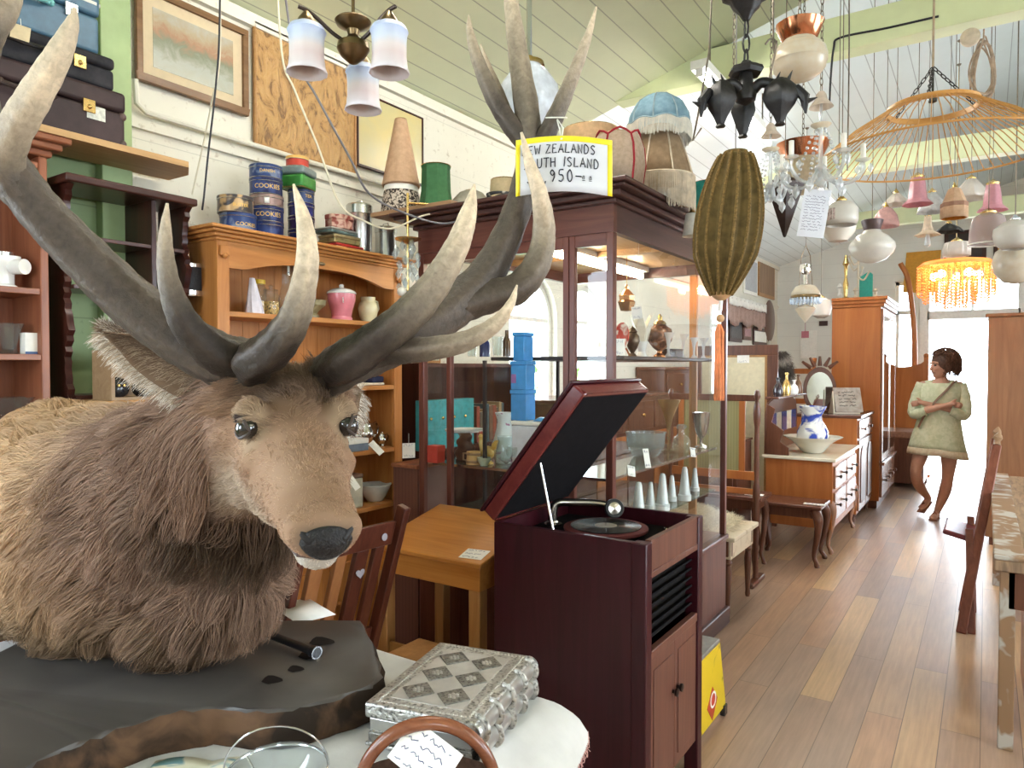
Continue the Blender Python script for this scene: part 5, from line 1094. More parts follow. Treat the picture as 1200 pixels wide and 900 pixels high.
for i, (h, w_, lab) in enumerate(((.14, .042, 'sky blue plastic box at the bottom of the blue stack in the showcase'), (.13, .042, 'sky blue plastic box with a purple sticker in the blue stack'), (.13, .030, 'narrow sky blue plastic box on top of the blue stack'))):
 t = thing('plastic_box', lab, 'box', V(cb.x, cb.y, z)); MB().box(cb.x-w_, cb.x+w_, cb.y-.04, cb.y+.04, z, z+h*.86).build('box_body', m_bluep, t, bevel=.004); MB().box(cb.x-w_-.003, cb.x+w_+.003, cb.y-.043, cb.y+.043, z+h*.86+.0005, z+h).build('lid', m_bluep, t, bevel=.003)
 if i == 1: MB().box(cb.x-w_+.004, cb.x-w_+.03, cb.y-.0412, cb.y-.0402, z+.03, z+.07).build('sticker', M('purple_sticker', (.30, .14, .35), .5), t)
 z += h+.0005
c = ons(643, 2.72, S2+.2215); mb = MB(); mb.grid(lambda u, v: c+V((u-.5)*.11, (v-.5)*.085, .022*math.sin(PI*u)**.5*math.sin(PI*v)**.5+.006*math.sin(9*u+4*v)*math.sin(PI*u)*math.sin(PI*v)+.001), 16, 12); solo('plastic_packet', 'flat blue and white packet lying on the storage crate', 'packet', mb, spots('blue_packet', (.10, .35, .70), (.80, .80, .78), 14, .62, .03, .3), solid=.002)
c = V(-2.53, 3.06, 1.0506); t = thing('teal_box', 'tall turquoise painted box with brass hooks on the dark bookcase behind the showcase', 'box', c); MB().box(c.x, c.x+.055, c.y-.21, c.y+.24, c.z, c.z+.27).build('box_body', M('turquoise_paint', (.03, .26, .28), .5, var=.15), t, bevel=.004)
for k in range(4): MB().ball((c.x+.06, c.y-.15+k*.10, c.z+.17), .009, 10).build('hook', m_brass, t)
pot('cake_stand', 'white china cake stand behind the leather pouch in the showcase', 'cake stand', ons(545, 2.84, S2), [(0, .002), (.05, .002), (.048, .010), (.018, .03), (.016, .10), (.04, .13), (.100, .140), (.104, .150), (.100, .148), (0, .140)], m_porc, 36)
c = ons(511, 2.655, S2); t = thing('paper_box', 'small bright red gift box on the showcase lower shelf', 'box', c); MB().box(c.x-.036, c.x+.03, c.y-.03, c.y+.03, c.z, c.z+.075).build('box_body', M('red_card', (.60, .07, .05), .5, var=.06), t, bevel=.002); MB().box(c.x-.038, c.x+.032, c.y-.032, c.y+.032, c.z+.055, c.z+.083).build('lid', MATS['red_card'], t, bevel=.002)
c = ons(545, 2.76, S2); mb = MB(); mb.grid(lambda u, v: c+V(.055*math.cos(2*PI*u)*(1-.55*v**2)+.01*math.sin(5*PI*v), .035*math.sin(2*PI*u)*(1-.5*v**2), .14*v), 24, 12, closed=True); solo('leather_pouch', 'slumped dark brown leather pouch beside the red gift box', 'pouch', mb, M('brown_leather', (.09, .045, .03), .5, var=.25, scale=18, bump=.3), solid=.003)
c = ons(555, 2.70, S2); pot('wooden_mug', 'honey coloured wooden stave mug at the front of the showcase', 'mug', c, [(0, .001), (.037, .001), (.036, .014), (.034, .04), (.034, .062), (.031, .062), (.030, .01), (0, .01)], wood('mug_wood', (.46, .27, .10), (.62, .40, .17), 'Z', .4), 24, [('band', MB().lathe([(.0375, .010), (.039, .012), (.039, .019), (.0372, .021)], 24, c).lathe([(.0352, .045), (.0365, .047), (.0365, .054), (.035, .056)], 24, c), m_tray), ('handle', MB().tube([c+V(-.034, 0, .05), c+V(-.062, 0, .048), c+V(-.062, 0, .018), c+V(-.036, 0, .014)], .005, 8), m_tray)])
pot('sugar_basin', 'pale green glazed basin in front of the wooden mug', 'bowl', ons(567, 2.685, S2), [(0, .001), (.018, .001), (.018, .006), (.03, .022), (.034, .04), (.031, .04), (.026, .022), (0, .012)], M('celadon', (.46, .50, .38), .25, var=.1), 22)
c = ons(571, 2.74, S2); t = thing('rooster_figurine', 'mustard yellow pottery rooster ornament in the showcase', 'figurine', c); m_must = spots('mustard_glaze', (.52, .30, .06), (.62, .44, .15), 40, .5, .1, .3)
MB().lathe([(0, .001), (.03, .001), (.03, .008), (.018, .016), (.012, .03)], 20, c).ball(c+V(0, 0, .055), .034, 16, sx=1.15, sy=.7).tube([c+V(-.02, 0, .07), c+V(-.035, 0, .10), c+V(-.034, 0, .125)], [.020, .014, .012], 12).ball(c+V(-.036, 0, .130), .014, 12).build('bird_body', m_must, t)
MB().prism([(.02, .06), (.05, .075), (.066, .12), (.045, .115), (.03, .10)], -.006, .006, T=Matrix(((1, 0, 0, c.x), (0, 0, 1, c.y), (0, 1, 0, c.z), (0, 0, 0, 1)))).build('tail', m_must, t, bevel=.002); MB().prism([(-.05, .142), (-.044, .155), (-.038, .146), (-.033, .157), (-.028, .146), (-.024, .142)], -.003, .003, T=Matrix(((1, 0, 0, c.x), (0, 0, 1, c.y), (0, 1, 0, c.z), (0, 0, 0, 1)))).build('comb', M('comb_red', (.45, .08, .04), .4), t)
c = ons(591, 2.82, S2); m_flow = spots('flower_china', (.66, .70, .66), (.36, .16, .24), 30, .64, .03, .2)
pot('china_pitcher', 'tall white china pitcher painted with dark flowers in the showcase', 'pitcher', c, [(0, .002), (.045, .002), (.046, .012), (.058, .05), (.056, .10), (.038, .17), (.034, .21), (.046, .245), (.043, .245), (.03, .21), (.034, .17), (0, .10)], m_flow, 30, [('handle', MB().tube([c+V(.038, 0, .22), c+V(.075, 0, .215), c+V(.08, 0, .16), c+V(.05, 0, .11)], .006, 8), m_flow)], rib=lambda a, z: 1+(.06*math.sin(8*a) if z > .23 else 0))
c = ons(593, 2.69, S2); pot('glass_jug', 'clear glass water jug in front of the flowered pitcher', 'jug', c, [(0, .004), (.03, .004), (.04, .012), (.050, .05), (.046, .09), (.036, .12), (.042, .145), (.040, .145), (.034, .12), (.044, .09), (.046, .05), (0, .014)], m_glassw, 28, [('handle', MB().tube([c+V(.038, 0, .13), c+V(.072, 0, .12), c+V(.07, 0, .07), c+V(.048, 0, .05)], .005, 8), m_glassw)])
pot('glass_goblet', 'small clear glass goblet at the foot of the storage crate', 'goblet', ons(600, 2.675, S2), [(0, .004), (.024, .003), (.022, .006), (.005, .014), (.005, .045), (.024, .06), (.030, .085), (.028, .1), (.026, .1), (.027, .085), (.02, .064), (0, .058)], m_glassw, 22)
pot('patterned_cup', 'white cup with purple pattern beside the gramophone lid', 'cup', ons(608, 2.70, S2), [(0, .001), (.018, .001), (.018, .005), (.032, .025), (.038, .055), (.036, .055), (.03, .026), (0, .01)], spots('purple_china', (.72, .70, .66), (.24, .09, .20), 60, .55, .03, .25), 24)
for i, (px, h, w_, nm, col, lab) in enumerate(((553, .07, .022, 'glass_tumbler', None, 'clear glass tumbler at the end of the black showcase shelf'), (568, .115, .026, 'blue_bottle', (.02, .03, .12), 'dark blue bottle on the black showcase shelf'), (583, .10, .024, 'glass_tumbler', None, 'taller clear tumbler next to the dark blue bottle'), (594, .13, .02, 'bottle', (.09, .05, .03), 'brown bottle on the black shelf beside the blue stack'))):
 c = ons(px, 2.86, S1); pr_ = [(0, .002), (w_, .002), (w_, h*.6), (w_*.5, h*.78), (w_*.45, h), (0, h)] if col else [(0, .003), (w_*.9, .003), (w_*1.15, h), (w_*1.08, h), (w_*.85, .01), (0, .009)]
 pot(nm, lab, nm.split('_')[-1], c, pr_, M('bottle_%d' % i, col, .1, coat=.4) if col else m_glassw, 20)
XR_ = -1.40
c = onr(729, XR_, S1); T = tr(c.x, c.y, c.z+.078, math.radians(-35), math.radians(80))
t = thing('china_plate', 'red and white china plate standing on edge behind the showcase corner post', 'plate', c); MB().lathe([(0, 0), (.045, 0), (.076, .010), (.078, .014), (.045, .004), (0, .004)], 32, T=T).build('plate_disc', spots('red_china', (.56, .06, .05), (.78, .72, .66), 16, .52, .04, .2), t); MB().bar(c+V(-.03, .02, 0), c+V(.0, .03, .05), .006, .006).bar(c+V(.03, .02, 0), c+V(.0, .03, .05), .006, .006).build('plate_stand', m_brass, t)
card('price_card', 'white price card leaning in front of the red china plate', onr(726, -1.31, S1)+V(0, 0, .037), .045, .072, V(.83, .55, 0), V(-.1, .12, 1), None, 2)
c = onr(741, -1.42, S1); pot('lidded_urn', 'dark bronze lidded urn beside the red plate', 'urn', c, [(0, .001), (.022, .001), (.020, .008), (.009, .02), (.022, .04), (.036, .075), (.032, .10), (.02, .115), (.024, .12), (.014, .135), (.004, .145), (0, .152)], M('bronze', (.10, .075, .05), .35, .7, var=.3), 24)
c = onr(752, -1.46, S1); t = thing('shell_vase', 'tall cream vase shaped like upright leaves on the showcase shelf', 'vase', c); MB().lathe([(0, .001), (.03, .001), (.028, .01), (.018, .03), (.03, .08)], 22, c).build('foot', m_porc, t)
for k in range(5):
 a = 2*PI*k/5; MB().grid(lambda u, v: c+V(math.cos(a)*(.012+.030*v+.02*v*v)-math.sin(a)*(u-.5)*.055*math.sin(PI*min(1, v*.9+.08)), math.sin(a)*(.012+.030*v+.02*v*v)+math.cos(a)*(u-.5)*.055*math.sin(PI*min(1, v*.9+.08)), .05+.17*v), 7, 12).build('leaf', M('ivory_china', (.74, .70, .58), .3, var=.05), t, solid=.003)
c = onr(773, -1.40, S1); m_orn = spots('ornate_bronze', (.10, .055, .04), (.40, .20, .12), 26, .5, .08, .3, .5, (.5, .42, .36)); t = thing('oil_lamp', 'round ornate bronze lamp base with a copper foot on the upper showcase shelf', 'lamp base', c)
MB().lathe([(0, .001), (.036, .001), (.034, .01), (.016, .022), (.014, .034)], 26, c).build('foot', M('copper', (.60, .26, .12), .2, 1, var=.1), t); MB().lathe([(.014, .034), (.035, .05), (.060, .085), (.066, .115), (.058, .145), (.034, .162), (.03, .17)], 30, c, rib=lambda a, z: 1+.03*math.sin(9*a)).build('reservoir', m_orn, t); MB().lathe([(.031, .168), (.034, .172), (.026, .185), (.012, .192), (.012, .21), (.006, .22), (0, .226)], 22, c).build('burner', m_brass, t)
c = onr(788, -1.36, S1); t = thing('display_block', 'low black box at the aisle end of the black showcase shelf', 'box', c); MB().box(c.x-.035, c.x+.035, c.y-.05, c.y+.06, c.z, c.z+.035).build('box_body', m_blackp, t, bevel=.002); MB().box(c.x-.036, c.x+.036, c.y-.051, c.y+.061, c.z+.0352, c.z+.045).build('lid', m_blackp, t, bevel=.002)
for i, (px, X, h, lab) in enumerate(((783, -1.30, .12, 'white glass lily vase in front of the ornate bronze lamp base'), (800, -1.42, .135, 'white glass lily vase behind the low black box'), (813, -1.36, .115, 'white glass lily vase near the brown rear stile'), (824, -1.42, .125, 'white glass lily vase nearest the orange tassel'))):
 c = onr(px, X, S1); pot('lily_vase', lab, 'vase', c, [(0, .002), (.018, .002), (.016, .006), (.006, .02), (.006, .05), (.012, h*.75), (.026, h), (.024, h), (.010, h*.76), (.003, .05)], thin_glass('milky_glass', (.95, .95, .95), .1, 1.5, .6, (.8, .8, .8)), 20, rib=lambda a, z: 1+(.25*max(0, z-.09)/.03*math.cos(a) if z > .09 else 0))
card('price_card', 'white card hanging above the upper shelf inside the showcase', onr(746, -1.40, 1.76), .05, .06, V(.83, .55, .1), ZZ, None, 2, onr(748, -1.40, ZG+.055))
c = onr(734, -1.62, 1.86); t = thing('brass_lantern', 'small brass lantern hanging under the lamp inside the showcase', 'lantern', V(c.x, c.y, 1.80)); c.z = 1.80
MB().lathe([(0, .0), (.035, .004), (.04, .02), (.05, .05), (.04, .06), (.045, .085), (.022, .11), (.010, .12), (.012, .135), (0, .15)], 8, c, smooth=False).build('lantern_body', M('warm_brass', (.66, .36, .16), .25, 1, var=.1), t); MB().tube([c+V(0, 0, .148), V(c.x, c.y, ZG+.055)], .002).build('hook', m_brass, t)
c = onr(784, -1.44, S2); pot('trumpet_vase', 'tall amber glass trumpet vase on the lower glass shelf', 'vase', c, [(0, .004), (.04, .003), (.038, .008), (.012, .018), (.009, .05), (.010, .12), (.018, .17), (.034, .22), (.060, .275), (.064, .285), (.060, .284), (.03, .22), (.006, .12)], thin_glass('amber_glass', (.85, .74, .55), .04, 1.55, .22, (.5, .40, .25)), 30)
m_cut = thin_glass('cut_glass', (.80, .86, .85), .08, 1.6, .18, (.66, .70, .68))
c = onr(757, -1.46, S2); pot('cut_glass_bowl', 'large cut glass bowl behind the gramophone lid', 'bowl', c, [(0, .003), (.06, .002), (.07, .012), (.095, .06), (.10, .12), (.105, .128), (.096, .125), (.088, .06), (0, .018)], m_cut, 40, rib=lambda a, z: 1+.025*math.sin(18*a+z*90))
c = onr(799, -1.37, S2); pot('glass_decanter', 'round glass decanter with a flat stopper on the lower glass shelf', 'decanter', c, [(0, .003), (.030, .002), (.045, .02), (.050, .05), (.040, .08), (.018, .10), (.016, .125), (.022, .13)], thin_glass('old_glass', (.90, .88, .78), .05, 1.55, .2, (.72, .68, .55)), 28, [('stopper', MB().lathe([(.012, .128), (.026, .134), (.026, .150), (.01, .155), (0, .155)], 20, c), m_cut)])
c = onr(822, -1.36, S2); t = pot('silver_goblet', 'tall fluted silver goblet near the far corner of the showcase', 'goblet', c, [(0, .001), (.036, .001), (.034, .01), (.010, .022), (.009, .05), (.016, .06), (.03, .08), (.046, .15), (.05, .20), (.052, .204), (.048, .203), (.042, .15), (.02, .08), (0, .07)], m_silver, 28, rib=lambda a, z: 1+.02*math.cos(14*a))
for (px, py, w_, h, tilt, lab) in ((740, 552, .052, .046, .5, 'tilted white price card at the near end of the lower glass shelf'), (758, 537, .040, .088, .12, 'tall narrow white card on the lower glass shelf edge'), (812, 530, .045, .05, .35, 'tilted white price card in front of the round decanter')):
 card('price_card', lab, onx(px, py, -1.283), w_, h, V(.25, .97, -tilt*.5), V(-.25, -.1+.3*tilt, .9), None, 2)
cone = None
for i, (px, s) in enumerate(((749, 1), (763, .78), (777, 1.02), (788, .76), (803, 1), (815, .74))):
 c = onr(px, -1.325-(.05 if s < .9 else 0), S3); lab = ['tall white china cone nearest the corner post', 'short white china cone behind the first two tall cones', 'tall white china cone in the middle of the row', 'short white china cone behind the middle tall cone', 'tall white china cone at the aisle end of the row', 'shortest white china cone at the far end of the row'][i]
 if cone is None:
  cone = thing('china_cone', lab, 'cone', c, 0, 'white china cones on the bottom shelf'); m_cone = M('white_china', (.66, .70, .68), .22, var=.04, coat=.3)
  MB().lathe([(0, .001), (.036, .001), (.036, .03), (.031, .034)], 26, c).build('foot', m_cone, cone); MB().lathe([(.031, .034), (.028, .05), (.015, .165), (.010, .178), (0, .18)], 26, c).build('spire', m_cone, cone)
 else: dup(cone, c, 0, lab, None, None, s)
card('price_card', 'cream price card hanging on the dark cupboard between the dresser and the showcase', onx(479, 528, -2.40), .065, .075, V(.55, .83, 0), ZZ, None, 2, onx(479, 508, -2.40))
x0, x1, y0, y1 = -2.465, -2.305, 2.612, 2.84; zc = 1.02
t = thing('matchboard_cupboard', 'dark red brown matchboard cupboard side beside the oak desk', 'cupboard', ((x0+x1)/2, (y0+y1)/2, 0)); m_match = boards('matchboard', (.17, .065, .045), 'X', .022, None, .5, .12, .5)
MB().box(x0, x1, y0, y1, 0, zc-.02).build('carcass', m_match, t); MB().box(x0-.005, x1+.008, y0-.012, y1, zc-.02, zc).build('top', m_redwoody, t, bevel=.004)
x0, x1, y0, y1 = -2.785, -2.47, 2.86, 3.95
t = thing('dark_bookcase', 'dark open bookcase against the wall seen through the glass showcase', 'bookcase', ((x0+x1)/2, (y0+y1)/2, 0))
for y in (y0, y1-.025): MB().box(x0, x1, y, y+.025, 0, 1.52).build('side_panel', m_dark, t)
MB().box(x0, x0+.01, y0+.025, y1-.025, 0, 1.52).build('back_panel', m_dark, t)
for z in (.1, .5, 1.05, 1.52): MB().box(x0+.01, x1, y0+.025, y1-.025, z-.022, z).build('shelf', m_darky, t)
rnd = random.Random(12)
for sh in (1.05,):
 yy = y0+.50
 for k in range(9):
  th = rnd.uniform(.022, .045); h = rnd.uniform(.17, .24); col = [(.20, .05, .03), (.08, .07, .05), (.30, .22, .12), (.05, .09, .10), (.14, .08, .05)][k % 5]; c = V(x1-.10, yy+th/2, sh)
  t = thing('book', 'old book in the row beside the turquoise box on the dark bookcase', 'book', c, 0, 'books in the dark bookcase')
  MB().box(c.x-.07, c.x+.07, yy, yy+th, sh+.0005, sh+h).build('cover', M('book_cover_%d' % (k % 5), col, .6, var=.15), t, bevel=.003); MB().box(c.x-.066, c.x+.064, yy+.004, yy+th-.004, sh+.004, sh+h+.0008).build('pages', M('page_block', (.60, .54, .42), .8), t); yy += th+.002
for i, (y, m_, lab) in enumerate(((2.98, (.58, .50, .36), 'pale photograph in a wooden frame standing on the dark bookcase'), )):
 c = V(-2.56, y, 1.5205); t = thing('photo_frame', lab, 'photograph', c); MB().box(c.x-.01, c.x+.01, c.y-.11, c.y+.11, c.z, c.z+.16).build('frame', m_oak, t, bevel=.003); MB().box(c.x+.01, c.x+.012, c.y-.095, c.y+.095, c.z+.015, c.z+.145).build('photograph', spots('old_photo', (.55, .58, .48), (.18, .18, .14), 14, .62, .06, .4), t)
c = V(-2.40, 2.47, 0); c = P(478, 300, 3.27); t = thing('crystal_lustre', 'small crystal drop light hanging between the pine dresser and the showcase', 'lamp', V(c.x, c.y, c.z-.18))
m_crys = thin_glass('crystal', (.90, .95, .97), .06, 1.7, .25, (.8, .86, .88)); mb = MB(); rnd = random.Random(2)
MB().tube([V(c.x, c.y, 2.30), c+V(0, 0, .05), c+V(0, 0, -.16)], .006, 8).lathe([(0, .05), (.02, .06), (.06, .075), (.062, .08), (0, .09)], 18, c).tube([V(c.x, c.y, 2.255), V(c.x+.09, c.y+.10, 2.255)], .006).build('stem', m_brass, t)
for k in range(26):
 a = k*2.4; r = .022+.045*((k*7) % 10)/10; z = .06-.21*k/26; p = c+V(r*math.cos(a), r*math.sin(a), z)
 MB().lathe([(0, -.026), (.010, -.012), (.014, .0), (.006, .016), (0, .02)], 6, p, smooth=False).build('crystal_drop', m_crys, t)
for k in range(3):
 a = k*2.1; p = c+V(.03*math.cos(a), .03*math.sin(a), -.165); MB().ball(p, .022, 14).build('bulb', M('opal_bulb', (.74, .70, .60), .25), t)
zt = ZT+.0006
pl = ony(436, 250, 2.53); solo('shelf_board', 'short wooden board overhanging the corner of the showcase top', 'board', MB().box(pl.x, -2.02, 2.52, 2.80, zt, zt+.02), wood('board_wood', (.28, .15, .08), (.42, .26, .14), 'X', .5)); zbd = zt+.0206
def shade(name, label, c, prof, mats, n=32, rib=None, trim=None, tm=None, cat='lamp shade', wire=True, extra=(), arc=None, smooth=True):
 t = thing(name, label, cat, c); s = MB().lathe(prof, n, c, rib=rib, smooth=smooth).build('shade', mats, t, solid=.002)
 if wire:
  r, z = prof[-1]; q = MB(); q.tube([c+V(r*math.cos(a), r*math.sin(a), z) for a in [2*PI*k/24 for k in range(24)]], .0022, 6, True)
  for k in range(3): a = 2*PI*k/3; q.tube([c+V(r*math.cos(a), r*math.sin(a), z), c+V(0, 0, z-.012)], .0016, 5)
  q.build('wire_fitter', m_brass, t)
 if trim: trim.build('trim', tm, t)
 for nm, mb, m_ in extra:
  o = mb.build(nm, m_, t)
  if nm == 'fringe': o['kind'] = 'stuff'
 return t
def ring_tube(mb, c, r, z, rad, n=32, wave=None):
 return mb.tube([c+V(r*math.cos(a), r*math.sin(a), z+(wave(a) if wave else 0)) for a in [2*PI*k/n for k in range(n)]], rad, 6, True)
def fringe(mb, c, rfn, zfn, L, n, r=.0012, arc=(0, 2*PI)):
 rn = random.Random(9)
 for k in range(n):
  a = arc[0]+(arc[1]-arc[0])*k/n; rr = rfn(a); z = zfn(a); l_ = L*rn.uniform(.88, 1.05)*(1.5 if L == .1 and math.cos(a) > .55 else 1)
  mb.tube([c+V(rr*math.cos(a), rr*math.sin(a), z), c+V((rr+.003)*math.cos(a+rn.uniform(-.01, .01)), (rr+.003)*math.sin(a), z-l_*.5), c+V((rr+.002)*math.cos(a+rn.uniform(-.015, .015)), (rr+.002)*math.sin(a), z-l_)], r, 4)
 return mb
m_peach = cloth('peach_paper', (.66, .43, .27), .35, rgb2=(.70, .48, .31))
c = ony(470, 230, 2.66); c = V(c.x, c.y, zbd)
pot('leopard_lamp_base', 'black and cream speckled drum shade with a pale band on the showcase corner', 'lamp shade', c, [(0, .001), (.098, .001), (.102, .004), (.098, .05), (.086, .118), (0, .118)], spots('leopard_print', (.045, .035, .03), (.52, .44, .36), 75, .5, .03, .6), 34, [('band', MB().lathe([(.087, .1185), (.084, .145), (0, .145)], 34, c), m_tagp)])
c2 = V(c.x, c.y, zbd+.146); shade('cone_lampshade', 'tall peach paper cone shade standing on the speckled drum', c2, [(.092, .0), (.094, .008), (.092, .012), (.030, .330), (.027, .335)], m_peach, 34)
c = ony(511, 230, 2.68); c = V(c.x, c.y, zt); shade('green_lampshade', 'dark green octagonal lamp shade beside the peach cone', c, [(.094, .0), (.084, .03), (.071, .12), (.068, .225), (.072, .240)], cloth('green_silk', (.06, .19, .075), .3), 8, smooth=False, trim=ring_tube(MB(), c, .069, .24, .003, 8), tm=M('green_braid', (.06, .16, .07), .7))
c = ony(552, 230, 2.86); c = V(c.x, c.y, zt); shade('grey_dome_lampshade', 'faded grey beige dome shade behind the coiled cable', c, [(.115, .0), (.112, .05), (.092, .10), (.060, .135), (.03, .148)], cloth('grey_linen', (.42, .39, .31), .3), 34)
c = ony(591, 230, 2.95); c = V(c.x, c.y, zt); shade('cream_drum_lampshade', 'small cream drum lamp shade under the white globe', c, [(.078, 0), (.070, .17), (.068, .20)], cloth('cream_silk', (.62, .52, .33), .4), 32)
mb = MB(); c = ony(588, 240, 2.66); c = V(c.x, c.y, zt)
for k in range(5):
 r = .085-.004*k; mb.tube([c+V(r*math.cos(a)+.01*math.sin(k*2+a), r*.55*math.sin(a), .010+.008*k+.012*max(0, math.sin(a+k))) for a in [2*PI*q/30 for q in range(30)]], .0048, 7, True)
solo('coiled_cable', 'coil of black and white electric cable on the showcase top', 'cable', mb, spots('cable_cover', (.025, .025, .03), (.60, .58, .52), 7, .55, .02, .4))
c = ony(692, 200, 3.04); c = V(c.x, c.y, zt); shade('orange_drum_lampshade', 'large plain buff drum shade behind the price sign', c, [(.146, 0), (.140, .26), (.135, .385), (.132, .39)], cloth('buff_parchment', (.62, .42, .24), .45), 40)
c = ony(724, 200, 2.66); c = V(c.x, c.y, zt+.001)
def petal(a, z): return 1-.10*abs(math.cos(3*a))**3
mr = MB()
for k in range(6):
 a0 = PI/6+k*PI/3; mr.tube([c+V(q[0]*math.cos(a0+s_), q[0]*math.sin(a0+s_), q[1]) for q, s_ in (((.10, .004), 0), ((.112, .08), 0), ((.106, .15), 0), ((.090, .19), .0), ((.088, .205), .25), ((.088, .213), .52), ((.088, .205), .8), ((.090, .19), 1.047))], .0045, 7)
shade('red_trim_lampshade', 'pleated cream shade with dark red piping beside the price sign', c, [(.100, 0), (.110, .08), (.104, .15), (.086, .20), (.075, .205)], cloth('pleated_cream', (.58, .44, .32), .4, rgb2=(.64, .50, .38), stripes=60), 36, trim=mr, tm=M('crimson_piping', (.30, .02, .03), .7, var=.1))
c = onx(772, 210, -1.23); c = V(c.x, c.y, zt+.10); rb = .155
rib8 = lambda a, z: 1-.035*abs(math.cos(4*a))**4
m_beige = cloth('beige_gauze', (.42, .29, .17), .45, rgb2=(.48, .34, .21)); m_fr = M('cream_fringe', (.62, .52, .40), .9, var=.15)
mr = MB()
for k in range(8): a0 = k*PI/4; mr.tube([c+V(q[0]*math.cos(a0), q[0]*math.sin(a0), q[1]) for q in ((.157, .0), (.135, .07), (.105, .16), (.08, .22))], .004, 6)
ring_tube(mr, c, .155, .003, .006)
shade('beige_fringed_lampshade', 'beige bell shade with a long cream fringe over the showcase cornice', c, [(.155, 0), (.135, .07), (.105, .16), (.078, .225), (.07, .23)], m_beige, 32, rib8, mr, m_fr, extra=[('fringe', fringe(MB(), c, lambda a: .158, lambda a: .002, .1, 330), m_fr), ('legs', MB().tube([c+V(-.15, 0, 0), c+V(-.15, 0, -.1)], .002).tube([c+V(.05, .14, 0), c+V(.05, .14, -.1)], .002).tube([c+V(.05, -.14, 0), c+V(.05, -.14, -.1)], .002), m_brass)])
c = V(c.x, c.y, c.z+.185); m_bsilk = cloth('blue_silk', (.21, .36, .46), .35, rgb2=(.27, .43, .52)); mr = MB()
for k in range(8): a0 = k*PI/4+.2; mr.tube([c+V(q[0]*math.cos(a0), q[0]*math.sin(a0), q[1]) for q in ((.138, .05), (.130, .10), (.10, .155), (.055, .185), (.02, .192))], .0035, 6)
ring_tube(mr, c, .139, .052, .0045, 48, lambda a: .014*abs(math.sin(4*(a-.2)))-.004)
shade('blue_dome_lampshade', 'pale blue silk dome shade with a white fringe on top of the beige one', c, [(.139, .05), (.131, .10), (.10, .155), (.055, .185), (.02, .192), (.012, .194)], m_bsilk, 40, lambda a, z: 1-.03*abs(math.cos(4*(a-.2)))**6, mr, M('blue_braid', (.25, .33, .36), .7), extra=[('fringe', fringe(MB(), c, lambda a: .141, lambda a: .05+.012*abs(math.sin(4*(a-.2))), .075, 320), M('white_fringe', (.66, .62, .54), .9, var=.1)), ('finial', MB().ball(c+V(0, 0, .198), .008, 10), m_brass)])
c = onx(829, 215, -1.30); c = V(c.x, c.y, zt); shade('turquoise_lamp', 'turquoise drum lamp shade at the far end of the showcase top', c, [(.092, 0), (.082, .20), (.076, .285)], cloth('teal_silk', (.015, .25, .23), .35), 34, trim=ring_tube(MB(), c, .092, .003, .004), tm=M('teal_braid', (.02, .20, .18), .7))
c = onx(811, 277, -1.09); t = thing('hanging_white_lampshade', 'small white lamp shade hanging beside the showcase cornice', 'lamp shade', c)
MB().lathe([(.042, 0), (.028, .095), (.024, .10)], 28, c).build('shade', cloth('white_linen', (.72, .70, .62), .35), t, solid=.002); MB().tube([c+V(0, 0, .10), c+V(0, 0, .125), V(A1+.06, c.y, ZC+.075), V(A1+.02, c.y, ZT+.004)], .0025, 6).lathe([(.025, .098), (.01, .112), (.008, .125), (0, .126)], 16, c).build('hanger', m_brass, t)
cord('power_cable', 'cream cord swagging from the ceiling to the showcase top', [ctop(322, 2.75), P(330, 60, 2.75), P(345, 105, 2.76), P(372, 170, 2.8), P(398, 238, 2.85), P(425, 258, 2.95), P(458, 268, 3.1), P(495, 253, 3.25), P(530, 246, 3.28)], .0042, m_cordw)
cord('power_cable', 'grey cord slanting from the ceiling behind the three arm light to the showcase', [ctop(326, 2.85), P(345, 60, 2.88), P(372, 115, 2.9), P(410, 185, 2.95), P(432, 226, 3.0), P(470, 248, 3.12), P(520, 262, 3.2), P(560, 250, 3.25)], .0048, m_cordg)
m_chair = wood('chair_mahogany', (.060, .016, .010), (.125, .036, .020), 'Z', .3, 1, .4); m_slat = wood('slat_oak', (.26, .10, .035), (.36, .155, .06), 'Z', .35)
R0, R1 = V(-1.69, 1.83, 0), V(-1.73, 1.43, 0); back = V(-1, -.08, 0).normalized()
t = thing('splat_chair', 'dark wooden dining chair with heart cutouts in its slatted back behind the stag nose', 'chair', V(-1.90, 1.63, 0))
lean = lambda p, z: V(p.x-.16*max(0, (.98-z))/.53*1.0 if z > .44 else p.x-.165+.05*(.44-z)/.44, p.y, z)
for p in (R0, R1):
 mb = MB(); mb.bar(lean(p, .98)+V(.012, 0, .035), lean(p, .44), .042, .030, up=V(0, 1, 0)); mb.bar(lean(p, .44), lean(p, 0), .040, .034, up=V(0, 1, 0)); mb.build('back_post', m_chair, t, bevel=.004)
def rail(za, zb, name, m_, a=0.04, b=.96, dx=0, parent=None):
 p, q = R0.lerp(R1, a), R0.lerp(R1, b); mb = MB(); vs = [lean(p, za), lean(q, za), lean(q, zb), lean(p, zb)]; o = V(-.011, 0, 0)
 mb.add([v+V(dx, 0, 0) for v in vs]+[v+o*2+V(dx, 0, 0) for v in vs], [(0, 1, 2, 3), (7, 6, 5, 4), (0, 4, 5, 1), (1, 5, 6, 2), (2, 6, 7, 3), (3, 7, 4, 0)]); return mb.build(name, m_, t, bevel=.003)
rail(.88, .965, 'top_rail', m_chair); rail(.52, .57, 'lower_rail', m_chair)
